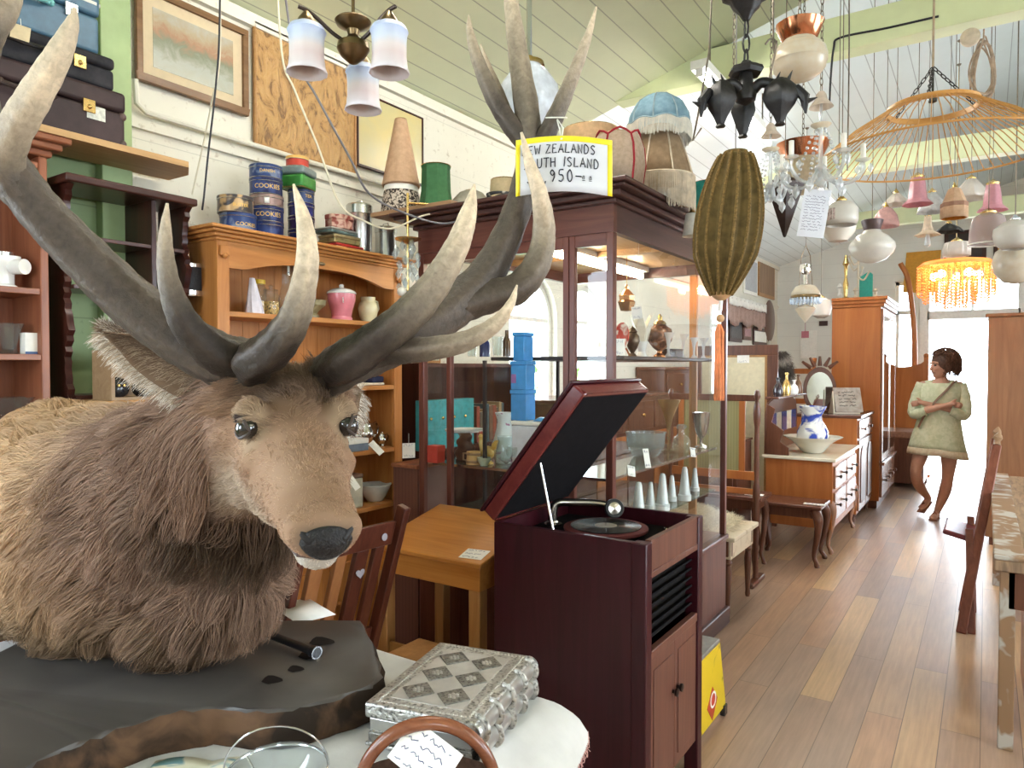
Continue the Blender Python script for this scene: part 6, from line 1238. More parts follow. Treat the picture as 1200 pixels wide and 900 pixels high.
for k, (a, b, m_) in enumerate(((.10, .20, m_chair), (.27, .40, m_chair), (.50, .60, m_slat), (.72, .84, m_slat))):
 s_ = rail(.57, .88, 'splat', m_, a, b, -.004)
 if k > 1: continue
 pc = lean(R0.lerp(R1, (a+b)/2), .80 if k else .915)+V(.003, 0, 0)
 T = Matrix.Translation(pc) @ Matrix(((0, 0, 1, 0), (1, 0, 0, 0), (0, 1, 0, 0), (0, 0, 0, 1)))
 heart = [(.020*math.sin(a_)**3, .0011*(13*math.cos(a_)-5*math.cos(2*a_)-2*math.cos(3*a_)-math.cos(4*a_))) for a_ in [2*PI*q/24 for q in range(24)]] if k == 1 else [(.013*math.cos(a_), .013*math.sin(a_)) for a_ in [2*PI*q/18 for q in range(18)]]
 MB().prism(heart, -.001, .0015, T=T).build('heart_cutout_plate' if k == 1 else 'round_cutout_plate', M('cutout_brightness', (.34, .32, .36), .3, var=.1), s_)  # pale plates painted for the brightness seen through the cutouts
MB().box(-2.30, -1.87, 1.41, 1.85, .43, .465).build('seat', m_chair, t, bevel=.012)
for y in (1.44, 1.82): MB().box(-2.28, -2.24, y-.02, y+.02, 0, .43).build('front_leg', m_chair, t, bevel=.004)
for y in (1.44, 1.82): MB().bar((-2.25, y, .18), (-1.88, y, .18), .02, .02).build('stretcher', m_chair, t)
m_desk = wood('desk_oak', (.42, .155, .032), (.58, .25, .062), 'X', .3, .9, .5); m_deskz = wood('desk_oak_leg', (.36, .17, .06), (.50, .26, .10), 'Z', .4)
D0, D1, E0, E1 = -2.10, -1.565, 2.12, 2.55; zf, zbk = .765, .862
t = thing('school_desk', 'honey oak desk with a sloping lid and a paper on it beside the gramophone', 'desk', ((D0+D1)/2, (E0+E1)/2, 0))
vs = [(D0-.012, E0-.012, zf-.02), (D1+.012, E0-.012, zf-.02), (D1+.012, E1, zbk-.02), (D0-.012, E1, zbk-.02), (D0-.012, E0-.012, zf), (D1+.012, E0-.012, zf), (D1+.012, E1, zbk), (D0-.012, E1, zbk)]
MB().add(vs, [(0, 3, 2, 1), (4, 5, 6, 7), (0, 1, 5, 4), (1, 2, 6, 5), (2, 3, 7, 6), (3, 0, 4, 7)]).build('lid', m_desk, t, bevel=.004)
vs = [(D0, E0, .655), (D1, E0, .655), (D1, E1-.005, .655), (D0, E1-.005, .655), (D0, E0, zf-.021), (D1, E0, zf-.021), (D1, E1-.005, zbk-.021), (D0, E1-.005, zbk-.021)]
MB().add(vs, [(0, 3, 2, 1), (4, 5, 6, 7), (0, 1, 5, 4), (1, 2, 6, 5), (2, 3, 7, 6), (3, 0, 4, 7)]).build('box', m_desk, t, bevel=.003)
for x in (D0+.03, D1-.03):
 for y in (E0+.03, E1-.035): MB().box(x-.026, x+.026, y-.026, y+.026, 0, .655).build('leg', m_deskz, t, bevel=.004)
MB().box(D0+.05, D1-.05, E0+.02, E0+.035, .30, .36).build('stretcher', m_deskz, t, bevel=.003)
n_ = V(0, -(zbk-zf), E1-E0).normalized(); p = onz(556, 648, .785); yy = p.y; zz2 = zf+(zbk-zf)*(yy-E0+.012)/(E1-E0+.012)
card('paper_note', 'small white paper note lying on the sloping desk lid', V(p.x, yy, zz2+.0022), .10, .075, V(.98, .1, .02), V(-.1, .97, .22), None, 3)
t = thing('desk_stool', 'small oak stool pushed under the school desk', 'stool', (-1.72, 2.02, 0))
MB().box(-1.86, -1.585, 1.90, 2.115, .40, .425).build('seat', m_deskz, t, bevel=.006); MB().box(-1.84, -1.605, 1.915, 1.93, .345, .40).build('apron', m_deskz, t)
for x in (-1.84, -1.605):
 for y in (1.92, 2.095): MB().box(x-.017, x+.017, y-.017, y+.017, 0, .40).build('leg', m_deskz, t, bevel=.003)
G0, G1, H0, H1, GZ = -1.443, -.868, 2.04, 2.56, .952
m_gram = wood('gram_mahogany', (.024, .003, .006), (.048, .007, .012), 'Z', .3, .8, .2); m_gramf = wood('gram_front', (.10, .038, .026), (.16, .062, .04), 'Z', .4, 1, .2); m_gramx = wood('gram_lid', (.11, .018, .018), (.17, .032, .028), 'Y', .22, 1, .6)
m_gin = M('gram_black', (.006, .005, .006), .9, var=.2)
t = GR = thing('gramophone', 'tall dark mahogany cabinet gramophone with its lid propped open and a record on the turntable', 'gramophone', ((G0+G1)/2, (H0+H1)/2, 0))
zd = GZ-.055
MB().box(G0, G1-.02, H0, H0+.02, .10, GZ).build('side_panel', m_gram, t, bevel=.003); MB().box(G0, G1-.02, H1-.02, H1, .10, GZ).build('side_panel', m_gram, t, bevel=.003); MB().box(G0, G0+.02, H0+.02, H1-.02, .10, GZ).build('back_panel', m_gram, t)
for y in (H0-.004, H1-.044):
 MB().box(G1-.048, G1+.004, y, y+.048, 0, GZ-.001).build('front_leg', m_gram, t, bevel=.004)
 MB().box(G0-.004, G0+.04, y, y+.048, 0, .12).build('rear_leg', m_gram, t, bevel=.004)
MB().box(G0+.02, G1-.02, H0+.02, H1-.02, zd-.012, zd).build('deck', m_gin, t); MB().box(G0+.02, G1-.02, H0+.02, H1-.02, .10, .12).build('floor_panel', m_gram, t)
MB().box(G1-.022, G1-.002, H0+.044, H1-.044, GZ-.10, GZ).build('front_rail', m_gramf, t, bevel=.003)
gz0, gz1 = .60, GZ-.12
MB().box(G1-.06, G1-.045, H0+.044, H1-.044, gz0, gz1).build('grille_back', M('grille_cloth', (.012, .010, .009), .9), t); [MB().box(G1-.022, G1+.001, H0+.044, H1-.044, za, zb).build('grille_rail', m_gramf, t, bevel=.003) for za, zb in ((gz0-.03, gz0), (gz1, gz1+.022))]
for k in range(6): z = gz0+.03+(gz1-gz0-.04)*k/6; MB().bar((G1-.03, H0+.046, z), (G1-.03, H1-.046, z), .022, .006, up=V(-.4, 0, 1)).build('louvre', m_gin, t)
ym = (H0+H1)/2
for (a, b, kx) in ((H0+.045, ym-.001, ym-.022), (ym+.001, H1-.045, ym+.022)):
 d = MB().box(G1-.022, G1-.003, a, b, .125, gz0-.031).build('door', m_gramf, t, bevel=.002)
 MB().box(G1-.003, G1+.0005, a+.028, b-.028, .165, gz0-.07).build('door_panel', m_gramf, d, bevel=.003); MB().lathe([(0, 0), (.006, 0), (.006, .008), (.013, .012), (.014, .020), (0, .024)], 16, T=tr(G1-.002, kx, .40, 0, 0, PI/2)).build('knob', M('dark_knob', (.02, .012, .01), .3), d)
LT = Matrix.Translation((G0+.002, 0, GZ+.004)) @ Matrix.Rotation(-math.radians(51.5), 4, 'Y'); Ld = G1-G0+.006
MB().box(.0, Ld, H0-.008, H0+.012, .0, .052, T=LT).box(.0, Ld, H1-.012, H1+.008, .0, .052, T=LT).box(Ld-.02, Ld, H0+.012, H1-.012, .0, .052, T=LT).box(0, .02, H0+.012, H1-.012, .0, .052, T=LT).build('lid_rim', m_gramx, t, bevel=.005)
l = MB().box(-.008, Ld+.010, H0-.018, H1+.018, .052, .066, T=LT).box(.03, Ld-.03, H0+.02, H1-.02, .066, .082, T=LT).build('lid_top', m_gram, t, bevel=.006)
MB().box(.012, Ld-.012, H0+.004, H1-.004, -.002, .051, T=LT).build('lid_lining', m_gin, l)
MB().tube([V(-1.21, H0+.035, zd), LT @ V(.30, H0+.035, .035)], .0045, 8).build('lid_stay', m_chrome, t)
c = V(-1.135, ym+.005, zd); MB().lathe([(0, .0), (.05, 0), (.05, .012), (.148, .014), (.152, .018), (.152, .026), (.148, .028), (0, .028)], 48, c).build('turntable', M('turntable_felt', (.12, .03, .03), .6), t)
def vinyl():
 m, nt, b = _new('shellac'); b.inputs['Base Color'].default_value = (.012, .012, .013, 1); b.inputs['Roughness'].default_value = .18
 tc = nt.nodes.new('ShaderNodeTexCoord'); g = nt.nodes.new('ShaderNodeTexWave'); g.wave_type = 'RINGS'; g.rings_direction = 'Z'; g.inputs['Scale'].default_value = 90
 mp = nt.nodes.new('ShaderNodeMapping'); mp.inputs['Location'].default_value = (-(c.x-(G0+G1)/2), -(c.y-(H0+H1)/2), 0); nt.links.new(tc.outputs['Object'], mp.inputs['Vector']); nt.links.new(mp.outputs['Vector'], g.inputs['Vector']); _bump(nt, b, g.outputs['Fac'], .25, .002); return m
rec = MB().lathe([(0, .0285), (.127, .0285), (.127, .031), (0, .0312)], 56, c).build('record', vinyl(), t); MB().lathe([(.04, .0312), (.04, .0316), (.004, .0318)], 30, c).build('record_label', M('record_label', (.30, .25, .20), .5), rec); MB().lathe([(.0035, .03), (.0035, .04), (0, .042)], 10, c).build('spindle', m_chrome, rec)
arm = [V(-1.365, ym+.02, zd), V(-1.365, ym+.02, zd+.055), V(-1.35, ym+.03, zd+.085), V(-1.30, ym+.06, zd+.088), V(-1.22, ym+.10, zd+.088), V(-1.17, ym+.115, zd+.082)]
m_nick = M('nickel', (.50, .46, .40), .22, 1, var=.08)
ta = MB().tube([Vector(q) for q in spline([list(p) for p in arm], 5)], [.019-.0075*i/25 for i in range(26)], 14).lathe([(0, .0), (.035, 0), (.035, .008), (.024, .014), (.022, .02)], 24, V(-1.365, ym+.02, zd)).build('tone_arm', m_nick, t)
sbT = Matrix.Translation(V(-1.155, ym+.115, zd+.072)) @ Matrix.Rotation(math.radians(40), 4, 'Z') @ Matrix.Rotation(math.radians(78), 4, 'X'); MB().lathe([(0, -.012), (.034, -.012), (.036, -.008), (.036, .008), (.034, .012), (.026, .012), (.022, .006)], 28, T=sbT).build('sound_box', M('soundbox_black', (.02, .02, .02), .3), ta); MB().lathe([(0, .0065), (.0225, .0065), (.0225, .008), (.008, .010), (0, .012)], 24, T=sbT).build('diaphragm', m_nick, ta)
MB().box(-1.0, -.93, H0+.06, H0+.10, zd, zd+.02).ball((-.965, H0+.08, zd+.024), .012, 10).build('brake_lever', m_nick, t, bevel=.003); MB().lathe([(0, 0), (.03, 0), (.034, .012), (.03, .014), (0, .008)], 24, V(-.95, H1-.08, zd)).build('needle_cup', m_nick, t)
MB().box(G1-.02, G1-.001, H0+.044, H1-.044, GZ-.001, GZ+.002).build('rim_cap', m_gramf, t)
c0 = V(-.97, 2.90, 0); m_yelp = spots('yellow_enamel', (.72, .50, .015), (.30, .20, .02), 10, .68, .04, .4)
t = thing('floor_sign', 'tapered yellow metal floor stand with a red diamond badge behind the gramophone', 'stand', (-1.0, 2.86, 0))
def yel(x): return MB().prism([(2.635, .035), (3.04, .035), (2.955, .335), (2.70, .335)], x, x+.006, T=Matrix(((0, 0, 1, 0), (1, 0, 0, 0), (0, 1, 0, 0), (0, 0, 0, 1))))
yel(-.925).build('front_panel', m_yelp, t, bevel=.002); yel(-1.105).build('rear_panel', m_yelp, t, bevel=.002); MB().box(-1.10, -.92, 2.70, 2.955, .335, .352).build('top', M('grey_steel', (.30, .29, .27), .4, .5), t, bevel=.004)
TT = Matrix(((0, 0, 1, 0), (1, 0, 0, 0), (0, 1, 0, 0), (0, 0, 0, 1)))
bd = MB().prism([(2.79, .115), (2.855, .185), (2.92, .115), (2.855, .045)], -.919, -.9175, T=TT).build('badge', M('badge_red', (.50, .05, .02), .4), t); MB().text('O', .10, Matrix.Translation((-.9172, 2.862, .125)) @ Matrix(((0, 0, 1, 0), (1, 0, 0, 0), (0, 1, 0, 0), (0, 0, 0, 1))), 0, .0005).build('lettering', m_tagp, bd)
for y in (2.65, 3.02):
 for x in (-1.105, -.925): MB().box(x-.008, x+.014, y-.02, y+.02, 0, .045).build('foot', m_blackp, t, bevel=.004)
m_iron = M('black_iron', (.018, .016, .016), .45, .3, var=.3, scale=60, bump=.15); m_copper = M('polished_copper', (.58, .24, .13), .16, 1, var=.08)
m_opal = cloth('opal_glass', (.74, .71, .66), .35, .18, var=.02); m_opalc = cloth('cream_opal', (.74, .67, .55), .35, .2, rgb2=(.70, .60, .45), var=.03); m_chain = M('chain_metal', (.18, .15, .12), .4, .8, var=.2)
def roof(p): return V(p.x, p.y, ceil_z(p.x)-.002)
def hang(t, top, kind='cord', mat=None, r=.0022):
 """the cord, rod or chain that carries a lamp, up to the ceiling, with its hook"""
 a = Vector(top); b = roof(a); mb = MB()
 if kind == 'chain': chain(mb, a, b-V(0, 0, .012), .034, .013, .0020)
 else: mb.tube([a, b-V(0, 0, .012)], r, 6)
 mb.build({'chain': 'chain', 'rod': 'rod'}.get(kind, 'cord'), mat or m_chain, t)
 MB().lathe([(0, -.014), (.010, -.012), (.016, -.004), (.018, 0)], 12, b).build('ceiling_hook', m_chain, t)
def lamp(name, label, c, cat='hanging lamp'): return thing(name, label, cat, c)
d0 = 1.965; C = P(414, 60, d0); t = lamp('three_arm_light', 'bronze three arm ceiling light with frosted blue and pink glass bell shades', V(C.x, C.y, C.z-.02), 'ceiling light')
m_brz = M('aged_bronze', (.20, .135, .065), .28, .9, var=.15); k = d0/FPX; yz = lambda y: EYE.z+(ray(414, y)*d0).z
MB().lathe([(0, yz(76)), (.012, yz(74)), (.034, yz(66)), (.045, yz(58)), (.042, yz(51)), (.022, yz(47)), (.014, yz(42)), (.018, yz(36)), (.045, yz(30)), (.050, yz(26)), (.046, yz(24)), (.020, yz(25)), (.008, yz(22)), (0, yz(22))], 36, V(C.x, C.y, 0)).build('body', m_brz, t)
hang(t, V(C.x, C.y, yz(23)), 'rod', m_brz, .005)
gl = lambda n: None
m, nt, b = _new('frosted_shade'); v_ = _coords(nt); sp_ = nt.nodes.new('ShaderNodeSeparateXYZ'); nt.links.new(v_, sp_.inputs[0]); mr = nt.nodes.new('ShaderNodeMapRange'); mr.inputs['From Min'].default_value = -.06; mr.inputs['From Max'].default_value = .07; nt.links.new(sp_.outputs['Z'], mr.inputs['Value'])
nt.links.new(_ramp(nt, mr.outputs[0], [(0, (.72, .66, .68)), (.30, (.70, .58, .58)), (.46, (.74, .66, .66)), (.62, (.62, .66, .76)), (.82, (.44, .52, .72)), (1, (.52, .56, .68))]), b.inputs['Base Color']); b.inputs['Roughness'].default_value = .35; b.inputs['Subsurface Weight'].default_value = .5; b.inputs['Subsurface Radius'].default_value = (.05, .05, .05)
for i, (dr, py, lab) in enumerate(((-RT*.866-FH*.5, 0, 0), (RT*.866-FH*.5, 0, 0), (FH, -.03, 0))):
 R_ = .128; e = V(C.x, C.y, 0)+dr*R_; zt_ = yz(34)+py; a = MB()
 a.tube([Vector(q) for q in spline([list(V(C.x, C.y, yz(50))+dr*.030), list(V(C.x, C.y, yz(44))+dr*.06), list(V(C.x, C.y, yz(32)+py)+dr*.10), list(V(e.x, e.y, yz(26)+py)), list(V(e.x, e.y, yz(24)+py)+dr*.022)], 5)], .0055, 8)
 arm_ = a.build('arm', M('arm_bronze', (.05, .036, .03), .3, .8, var=.2), t)
 MB().lathe([(.006, yz(27)+py), (.022, yz(36)+py), (.026, yz(41)+py)], 22, V(e.x, e.y, 0)).build('gallery', m_brz, arm_)
 o_ = V(e.x, e.y, zt_-.085); q = MB().lathe([(.0, .071), (.026, .068), (.044, .058), (.050, .046), (.047, .040), (.044, .020), (.044, -.020), (.047, -.048), (.053, -.064)], 36, V(0, 0, 0), rib=lambda a_, z: 1+.02*math.sin(12*a_)*(1 if z < .04 else 0))
 s_ = q.build('glass_shade', m, arm_, world=False, solid=.003); s_.location = o_-V(C.x, C.y, C.z-.02)
c = P(620, 117, 2.35); r = 36*2.35/FPX; t = lamp('globe_pendant', 'white opal glass globe pendant on a chrome rod behind the antlers', c-V(0, 0, r*1.22), 'pendant light')
MB().lathe([(0, -r*1.22), (r*.35, -r*1.14), (r*.75, -r*.80), (r, -r*.15), (r*.95, r*.40), (r*.62, r*.88), (r*.42, r*1.05), (r*.40, r*1.12)], 40, c).build('globe', cloth('blue_white_opal', (.70, .74, .80), .3, .12), t)
MB().lathe([(r*.42, r*1.08), (r*.5, r*1.10), (r*.48, r*1.2), (r*.2, r*1.25), (r*.12, r*1.4), (0, r*1.42)], 26, c).build('collar', m_brass, t); hang(t, c+V(0, 0, r*1.4), 'rod', m_chrome, .009)
dI = 2.25; cI = P(874, 100, dI); kI = dI/FPX; zi = lambda y: EYE.z+(ray(874, y)*dI).z; O = V(cI.x, cI.y, 0)
t = lamp('iron_chandelier', 'black cast iron hanging lamp with spiked hooded arms on a heavy chain', V(cI.x, cI.y, zi(160)), 'chandelier')
MB().lathe([(0, zi(26)), (.010, zi(25)), (.022, zi(17)), (.040, zi(10)), (.050, zi(2)), (.072, zi(-3)), (.076, zi(-9)), (.05, zi(-14)), (.03, zi(-22)), (0, zi(-24))], 28, O, rib=lambda a, z: 1+.06*math.cos(8*a)).build('canopy', m_iron, t)
mb = MB(); chain(mb, O+V(0, 0, zi(78)), O+V(0, 0, zi(25)), .05, .022, .0035); mb.build('chain', m_iron, t); hang(t, O+V(0, 0, zi(-23)), 'chain', m_iron)
MB().lathe([(.012, zi(72)), (.020, zi(76)), (.046, zi(80)), (.050, zi(84)), (.044, zi(88)), (.02, zi(86))], 24, O, rib=lambda a, z: 1+.12*max(0, math.cos(6*a))).build('crown_ring', m_iron, t)
MB().lathe([(0, zi(76)), (.016, zi(80)), (.022, zi(92)), (.024, zi(102)), (.034, zi(110)), (.030, zi(118)), (0, zi(124))], 24, O).build('column', m_iron, t)
for k_, (dr, s_) in enumerate(((-RT*.95-FH*.3, 1), (RT*.9-FH*.45, 1.12), (FH*.95+RT*.2, .8))):
 dr = dr.normalized(); sd = dr.cross(ZZ); a = MB(); hub = O+V(0, 0, zi(108)); e = O+dr*(.092*s_)
 a.tube([Vector(q) for q in spline([list(hub+dr*.02), list(O+dr*.05+V(0, 0, zi(100))), list(e+V(0, 0, zi(108)))], 5)], [.016]*10+[.02], 10)
 pod = MB()
 pod.lathe([(0, zi(98)-.0), (.020, zi(100)), (.040*s_, zi(110)), (.046*s_, zi(122)), (.036*s_, zi(131)), (.020, zi(141)), (.011, zi(149)), (.015, zi(152)), (0, zi(153))], 20, V(e.x, e.y, 0), rib=lambda a_, z: 1+.10*math.cos(5*a_))
 ar = a.build('arm', m_iron, t); pod.build('hood', m_iron, ar)
 sp_ = MB(); q = e+dr*.040*s_; sp_.tube([q+V(0, 0, zi(112)), q+dr*.026+V(0, 0, zi(124)), q+dr*.030+V(0, 0, zi(143))], [.014, .016, .003], 8); sp_.tube([q+dr*.015+V(0, 0, zi(131)), q+dr*.062+V(0, 0, zi(127))], [.014, .001], 6); sp_.build('spur', m_iron, ar)
 MB().tube([e+dr*.02+V(0, 0, zi(104)), e+dr*.035+V(0, 0, zi(92))], [.008, .001], 7).tube([e-dr*.015+V(0, 0, zi(104)), e-dr*.0+V(0, 0, zi(91))], [.008, .001], 7).build('spike', m_iron, ar)
p = P(905, 20, 2.4); mb = MB(); mb.tube([Vector(q) for q in spline([list(roof(p)), list(P(906, 30, 2.4)), list(P(910, 48, 2.4)), list(P(907, 68, 2.4)), list(P(902, 92, 2.4)), list(P(904, 98, 2.4))], 5)], .0035, 7); mb.tube([Vector(q) for q in spline([list(P(897, 52, 2.4)), list(P(902, 46, 2.4)), list(P(908, 47, 2.4)), list(P(910, 54, 2.4))], 4)], .0032, 7); solo('wire_hook', 'long rusty wire hook hanging between the iron lamp and the copper topped globe', 'hook', mb, m_chain)
def school(name, label, px, y0, y1, y2, rg, rc, d, glass, metal, kind='chain', prof=None, tilt=0):
 """y0 top of gallery, y1 gallery / glass seam, y2 foot of glass; radii in pixels"""
 z = lambda y: EYE.z+(ray(px, y)*d).z; c = P(px, y1, d); O = V(c.x, c.y, 0); k = d/FPX; rc *= k; rg *= k; h = z(y1)-z(y2)
 t = lamp(name, label, V(c.x, c.y, z(y2)))
 MB().lathe([(0, z(y0)), (rc*.95, z(y0)), (rc, z(y0)-.003), (rc*.92, z(y0)-.35*(z(y0)-z(y1))), (rc*.72, z(y1)), (rc*.66, z(y1)-.004)], 34, O, rib=lambda a, zz_: 1+.012*math.cos(24*a)).build('gallery', metal, t)
 pf = prof or [(rc*.64/rg, 1.0), (rc*.70/rg, .90), (.78, .78), (.86, .72), (.96, .62), (1, .48), (.97, .40), (.90, .34), (.82, .22), (.55, .10), (.25, .02), (0, 0)]
 MB().lathe([(q*rg, z(y2)+h*s_) for q, s_ in pf], 40, O).build('glass_bowl', glass, t)
 hang(t, V(c.x, c.y, z(y0)), kind); return t
school('schoolhouse_lamp', 'cream ringed glass lamp under a beaded copper gallery, nearest the ceiling beam', 937, 28, 47, 95, 31, 27, 2.6, m_opalc, m_copper, prof=[(.58, 1), (.62, .92), (.80, .86), (.83, .80), (.93, .75), (.96, .66), (1, .60), (1, .46), (.95, .42), (.93, .30), (.80, .19), (.55, .08), (.2, .01), (0, 0)])
school('schoolhouse_lamp', 'glass bowl lamp with a copper collar behind the crystal chandelier', 941, 168, 186, 228, 29, 30, 4.0, cloth('tan_opal', (.62, .52, .38), .4, .2), m_copper)
school('schoolhouse_lamp', 'plain white schoolhouse globe with a dark fitter on a long rod', 1022, 258, 270, 308, 25, 12, 4.1, m_opal, M('dark_fitter', (.10, .07, .07), .4, .5), 'rod', [(.36, 1), (.42, .92), (.70, .80), (.96, .60), (1, .46), (.88, .28), (.60, .10), (.3, .02), (0, 0)])
dV = 2.75; aT, aB = P(862, 182, dV), P(845, 346, dV); axv = (aB-aT); n_ = 40; cen = [aT+axv*(i/n_) for i in range(n_+1)]
rp = lambda s_: (15+21*math.sin(PI*min(1, (s_*.93+.02)))**.75*(1 if s_ < .55 else 1)-9*max(0, s_-.72)/.28)*dV/FPX
t = lamp('velvet_lantern', 'long olive gold ribbed velvet hanging lantern with an orange tassel in front of the showcase', V(aB.x, aB.y, P(845, 470, dV).z), 'lantern')
mb = MB(); NS = 60; vs = []; u_ = RT.copy(); v2 = FH.copy()
for i, p in enumerate(cen):
 s_ = i/n_
 for j in range(NS):
  a = 2*PI*j/NS; rr = rp(s_)*(1+.085*math.cos(15*a)); vs.append(p+u_*(rr*math.cos(a))+v2*(rr*math.sin(a)))
mb.add(vs, [(i*NS+j, i*NS+(j+1) % NS, (i+1)*NS+(j+1) % NS, (i+1)*NS+j) for i in range(n_) for j in range(NS)]+[tuple(reversed(range(NS))), tuple(range(n_*NS, (n_+1)*NS))], 0, True)
m_velv = spots('fold_shaded_velvet', (.050, .032, .009), (.12, .078, .024), 26, .5, .25, .75, detail=5); m_velv.node_tree.nodes['Principled BSDF'].inputs['Sheen Weight'].default_value = .3; m_velv.node_tree.nodes['Principled BSDF'].inputs['Sheen Tint'].default_value = (.9, .75, .35, 1)  # base darkened to put the shade of the folds into the velvet
mb.build('velvet_body', m_velv, t, sharp=0)
for k_ in range(15):
 a = 2*PI*k_/15; MB().tube([p+u_*(rp(i/n_)*1.05*math.cos(a))+v2*(rp(i/n_)*1.05*math.sin(a)) for i, p in enumerate(cen)], .0062, 7).build('gold_rib', M('gold_braid', (.16, .10, .032), .6, var=.3, scale=120), t)
w_t = wood('turned_pine', (.45, .25, .12), (.60, .38, .20), 'X', .4)
MB().lathe([(0, .02), (.045, .018), (.05, .008), (.048, 0)], 26, aT-V(0, 0, .004)).build('cap', m_velv, t); MB().lathe([(.034, .022), (.040, .010), (.036, -.002), (.028, -.010), (.012, -.02), (0, -.022)], 26, aB).build('turned_base', w_t, t)
bd = P(844, 373, dV); MB().tube([aB-V(0, 0, .02), bd+V(0, 0, .03)], .0075, 10).tube([bd, P(843, 384, dV)], .006, 8).build('stem', m_tagp, t); MB().ball(bd, .016, 18).build('bead', w_t, t)
mb = MB(); top = P(843, 380, dV); rnd = random.Random(5); L = (P(843, 380, dV)-P(843, 470, dV)).length
for k_ in range(90):
 a = rnd.uniform(0, 6.28); r1, r2 = .006+.008*rnd.random(), .016*rnd.random()**.5+.004; mb.tube([top+V(r1*.4*math.cos(a), r1*.4*math.sin(a), 0), top+V(r1*1.3*math.cos(a), r1*1.3*math.sin(a), -.03), top+V(r2*math.cos(a+.2), r2*math.sin(a+.2), -L*rnd.uniform(.93, 1))], .0020, 5)
o = mb.build('tassel', M('orange_silk', (.75, .24, .08), .55, var=.15, sheen=.3), t); o['kind'] = 'stuff'
hang(t, aT+V(0, 0, .014), 'cord', m_cordg)
m_crys2 = thin_glass('lustre_glass', (.90, .93, .95), .04, 1.8, .34, (.80, .80, .80)); m_candle = M('candle_tube', (.74, .72, .66), .4, var=.03)
MB_ = MB
def drop(mb, p, s=1.0): return mb.lathe([(0, -.030*s), (.011*s, -.014*s), (.013*s, -.004*s), (.006*s, .010*s), (0, .016*s)], 6, p, smooth=False)
def crystal(name, label, px, y_top, y_hub, y_arm, d, R, n, cup=True, strings=0, rot=0.0):
 z = lambda y: EYE.z+(ray(px, y)*d).z; c = P(px, y_hub, d); O = V(c.x, c.y, 0); t = thing(name, label, 'chandelier', V(c.x, c.y, z(y_arm)-.05))
 MB().lathe([(0, z(y_arm)-.05), (.012, z(y_arm)-.045), (.02, z(y_arm)-.03), (.008, z(y_arm)-.01), (.018, z(y_arm)+.01), (.026, z(y_arm)+.03), (.010, z(y_arm)+.05), (.007, z(y_hub)), (.016, z(y_hub)+.012), (.006, z(y_hub)+.03), (.006, z(y_top)), (0, z(y_top))], 20, O).build('stem', m_crys2, t)
 MB().lathe([(.01, z(y_hub)), (.030, z(y_hub)+.004), (.040, z(y_hub)+.012), (.041, z(y_hub)+.014)], 24, O).build('dish', m_opalc, t)
 MB().lathe([(.012, z(y_top)), (.020, z(y_top)-.012), (.026, z(y_top)-.035), (.046, z(y_top)-.060), (.048, z(y_top)-.064)], 24, O).build('bell', cloth('pearl_shell', (.62, .52, .44), .3, .25), t)
 hang(t, O+V(0, 0, z(y_top)), 'chain')
 for k_ in range(n):
  a = rot+2*PI*k_/n; dr = V(math.cos(a), math.sin(a), 0); e = O+dr*R; ze = z(y_arm)+.045
  pts = spline([list(O+dr*.015+V(0, 0, z(y_arm)+.02)), list(O+dr*R*.35+V(0, 0, z(y_arm)-.035)), list(O+dr*R*.75+V(0, 0, z(y_arm)-.03)), list(O+dr*R*1.0+V(0, 0, z(y_arm)+.01)), list(e+V(0, 0, ze))], 5)
  ar = MB().tube([Vector(q) for q in pts], .008, 8).build('arm', m_crys2, t)
  MB().lathe([(0, ze), (.012, ze+.002), (.030, ze+.010), (.031, ze+.012)], 18, V(e.x, e.y, 0)).build('drip_pan', m_crys2, ar)
  MB().tube([V(e.x, e.y, ze+.004), V(e.x, e.y, ze+.075)], .0105, 12).build('candle', m_candle, ar)
  for q in range(3): drop(MB_(), V(e.x, e.y, ze-.006)+V(.029*math.cos(a+q*2.1), .029*math.sin(a+q*2.1), -.012), .9).build('crystal_drop', m_crys2, ar)
 for k_ in range(strings):
  a = rot+.3+2*PI*k_/strings; mb = MB()
  for q in range(11): s_ = q/10; mb.ball(O+V(math.cos(a), math.sin(a), 0)*(.02+.075*s_**.7)+V(0, 0, z(y_hub)-.01-(z(y_hub)-z(y_arm)+.02)*s_), .0075, 8)
  drop(mb, O+V(math.cos(a), math.sin(a), 0)*.096+V(0, 0, z(y_arm)-.05), 1.3); mb.build('bead_string', m_crys2, t)
 return t
crystal('crystal_chandelier', 'glass armed crystal chandelier with white candle tubes in front of the rattan shade', 962, 108, 150, 205, 2.95, .165, 5, True, 5, .4)
crystal('crystal_chandelier', 'small crystal chandelier with bead strings behind the velvet lantern', 903, 145, 178, 225, 3.4, .085, 4, True, 6, .9)
def cone_lamp(name, label, px, y0, y1, r0, d, mats, n=6, smooth=False, cat='lamp shade', kind='cord', r1=1.5):
 z = lambda y: EYE.z+(ray(px, y)*d).z; c = P(px, y0, d); O = V(c.x, c.y, 0); k_ = d/FPX; t = lamp(name, label, V(c.x, c.y, z(y1)), cat)
 MB().lathe([(r0*k_*.8, z(y0)), (r0*k_, z(y0)-.02), (r1*k_, z(y1)), (0, z(y1)-.004)], n, O, smooth=smooth).build('shade', mats, t, solid=.002); MB().lathe([(0, z(y0)+.012), (r0*k_*.82, z(y0)+.002)], n, O, smooth=False).build('top_plate', mats, t); hang(t, V(c.x, c.y, z(y0)+.01), kind); return t
cone_lamp('dark_lampshade', 'dark brown pointed hanging shade beside the handwritten sheet', 920, 212, 277, 22, 3.8, M('umber_metal', (.035, .018, .014), .5, var=.2), 5)
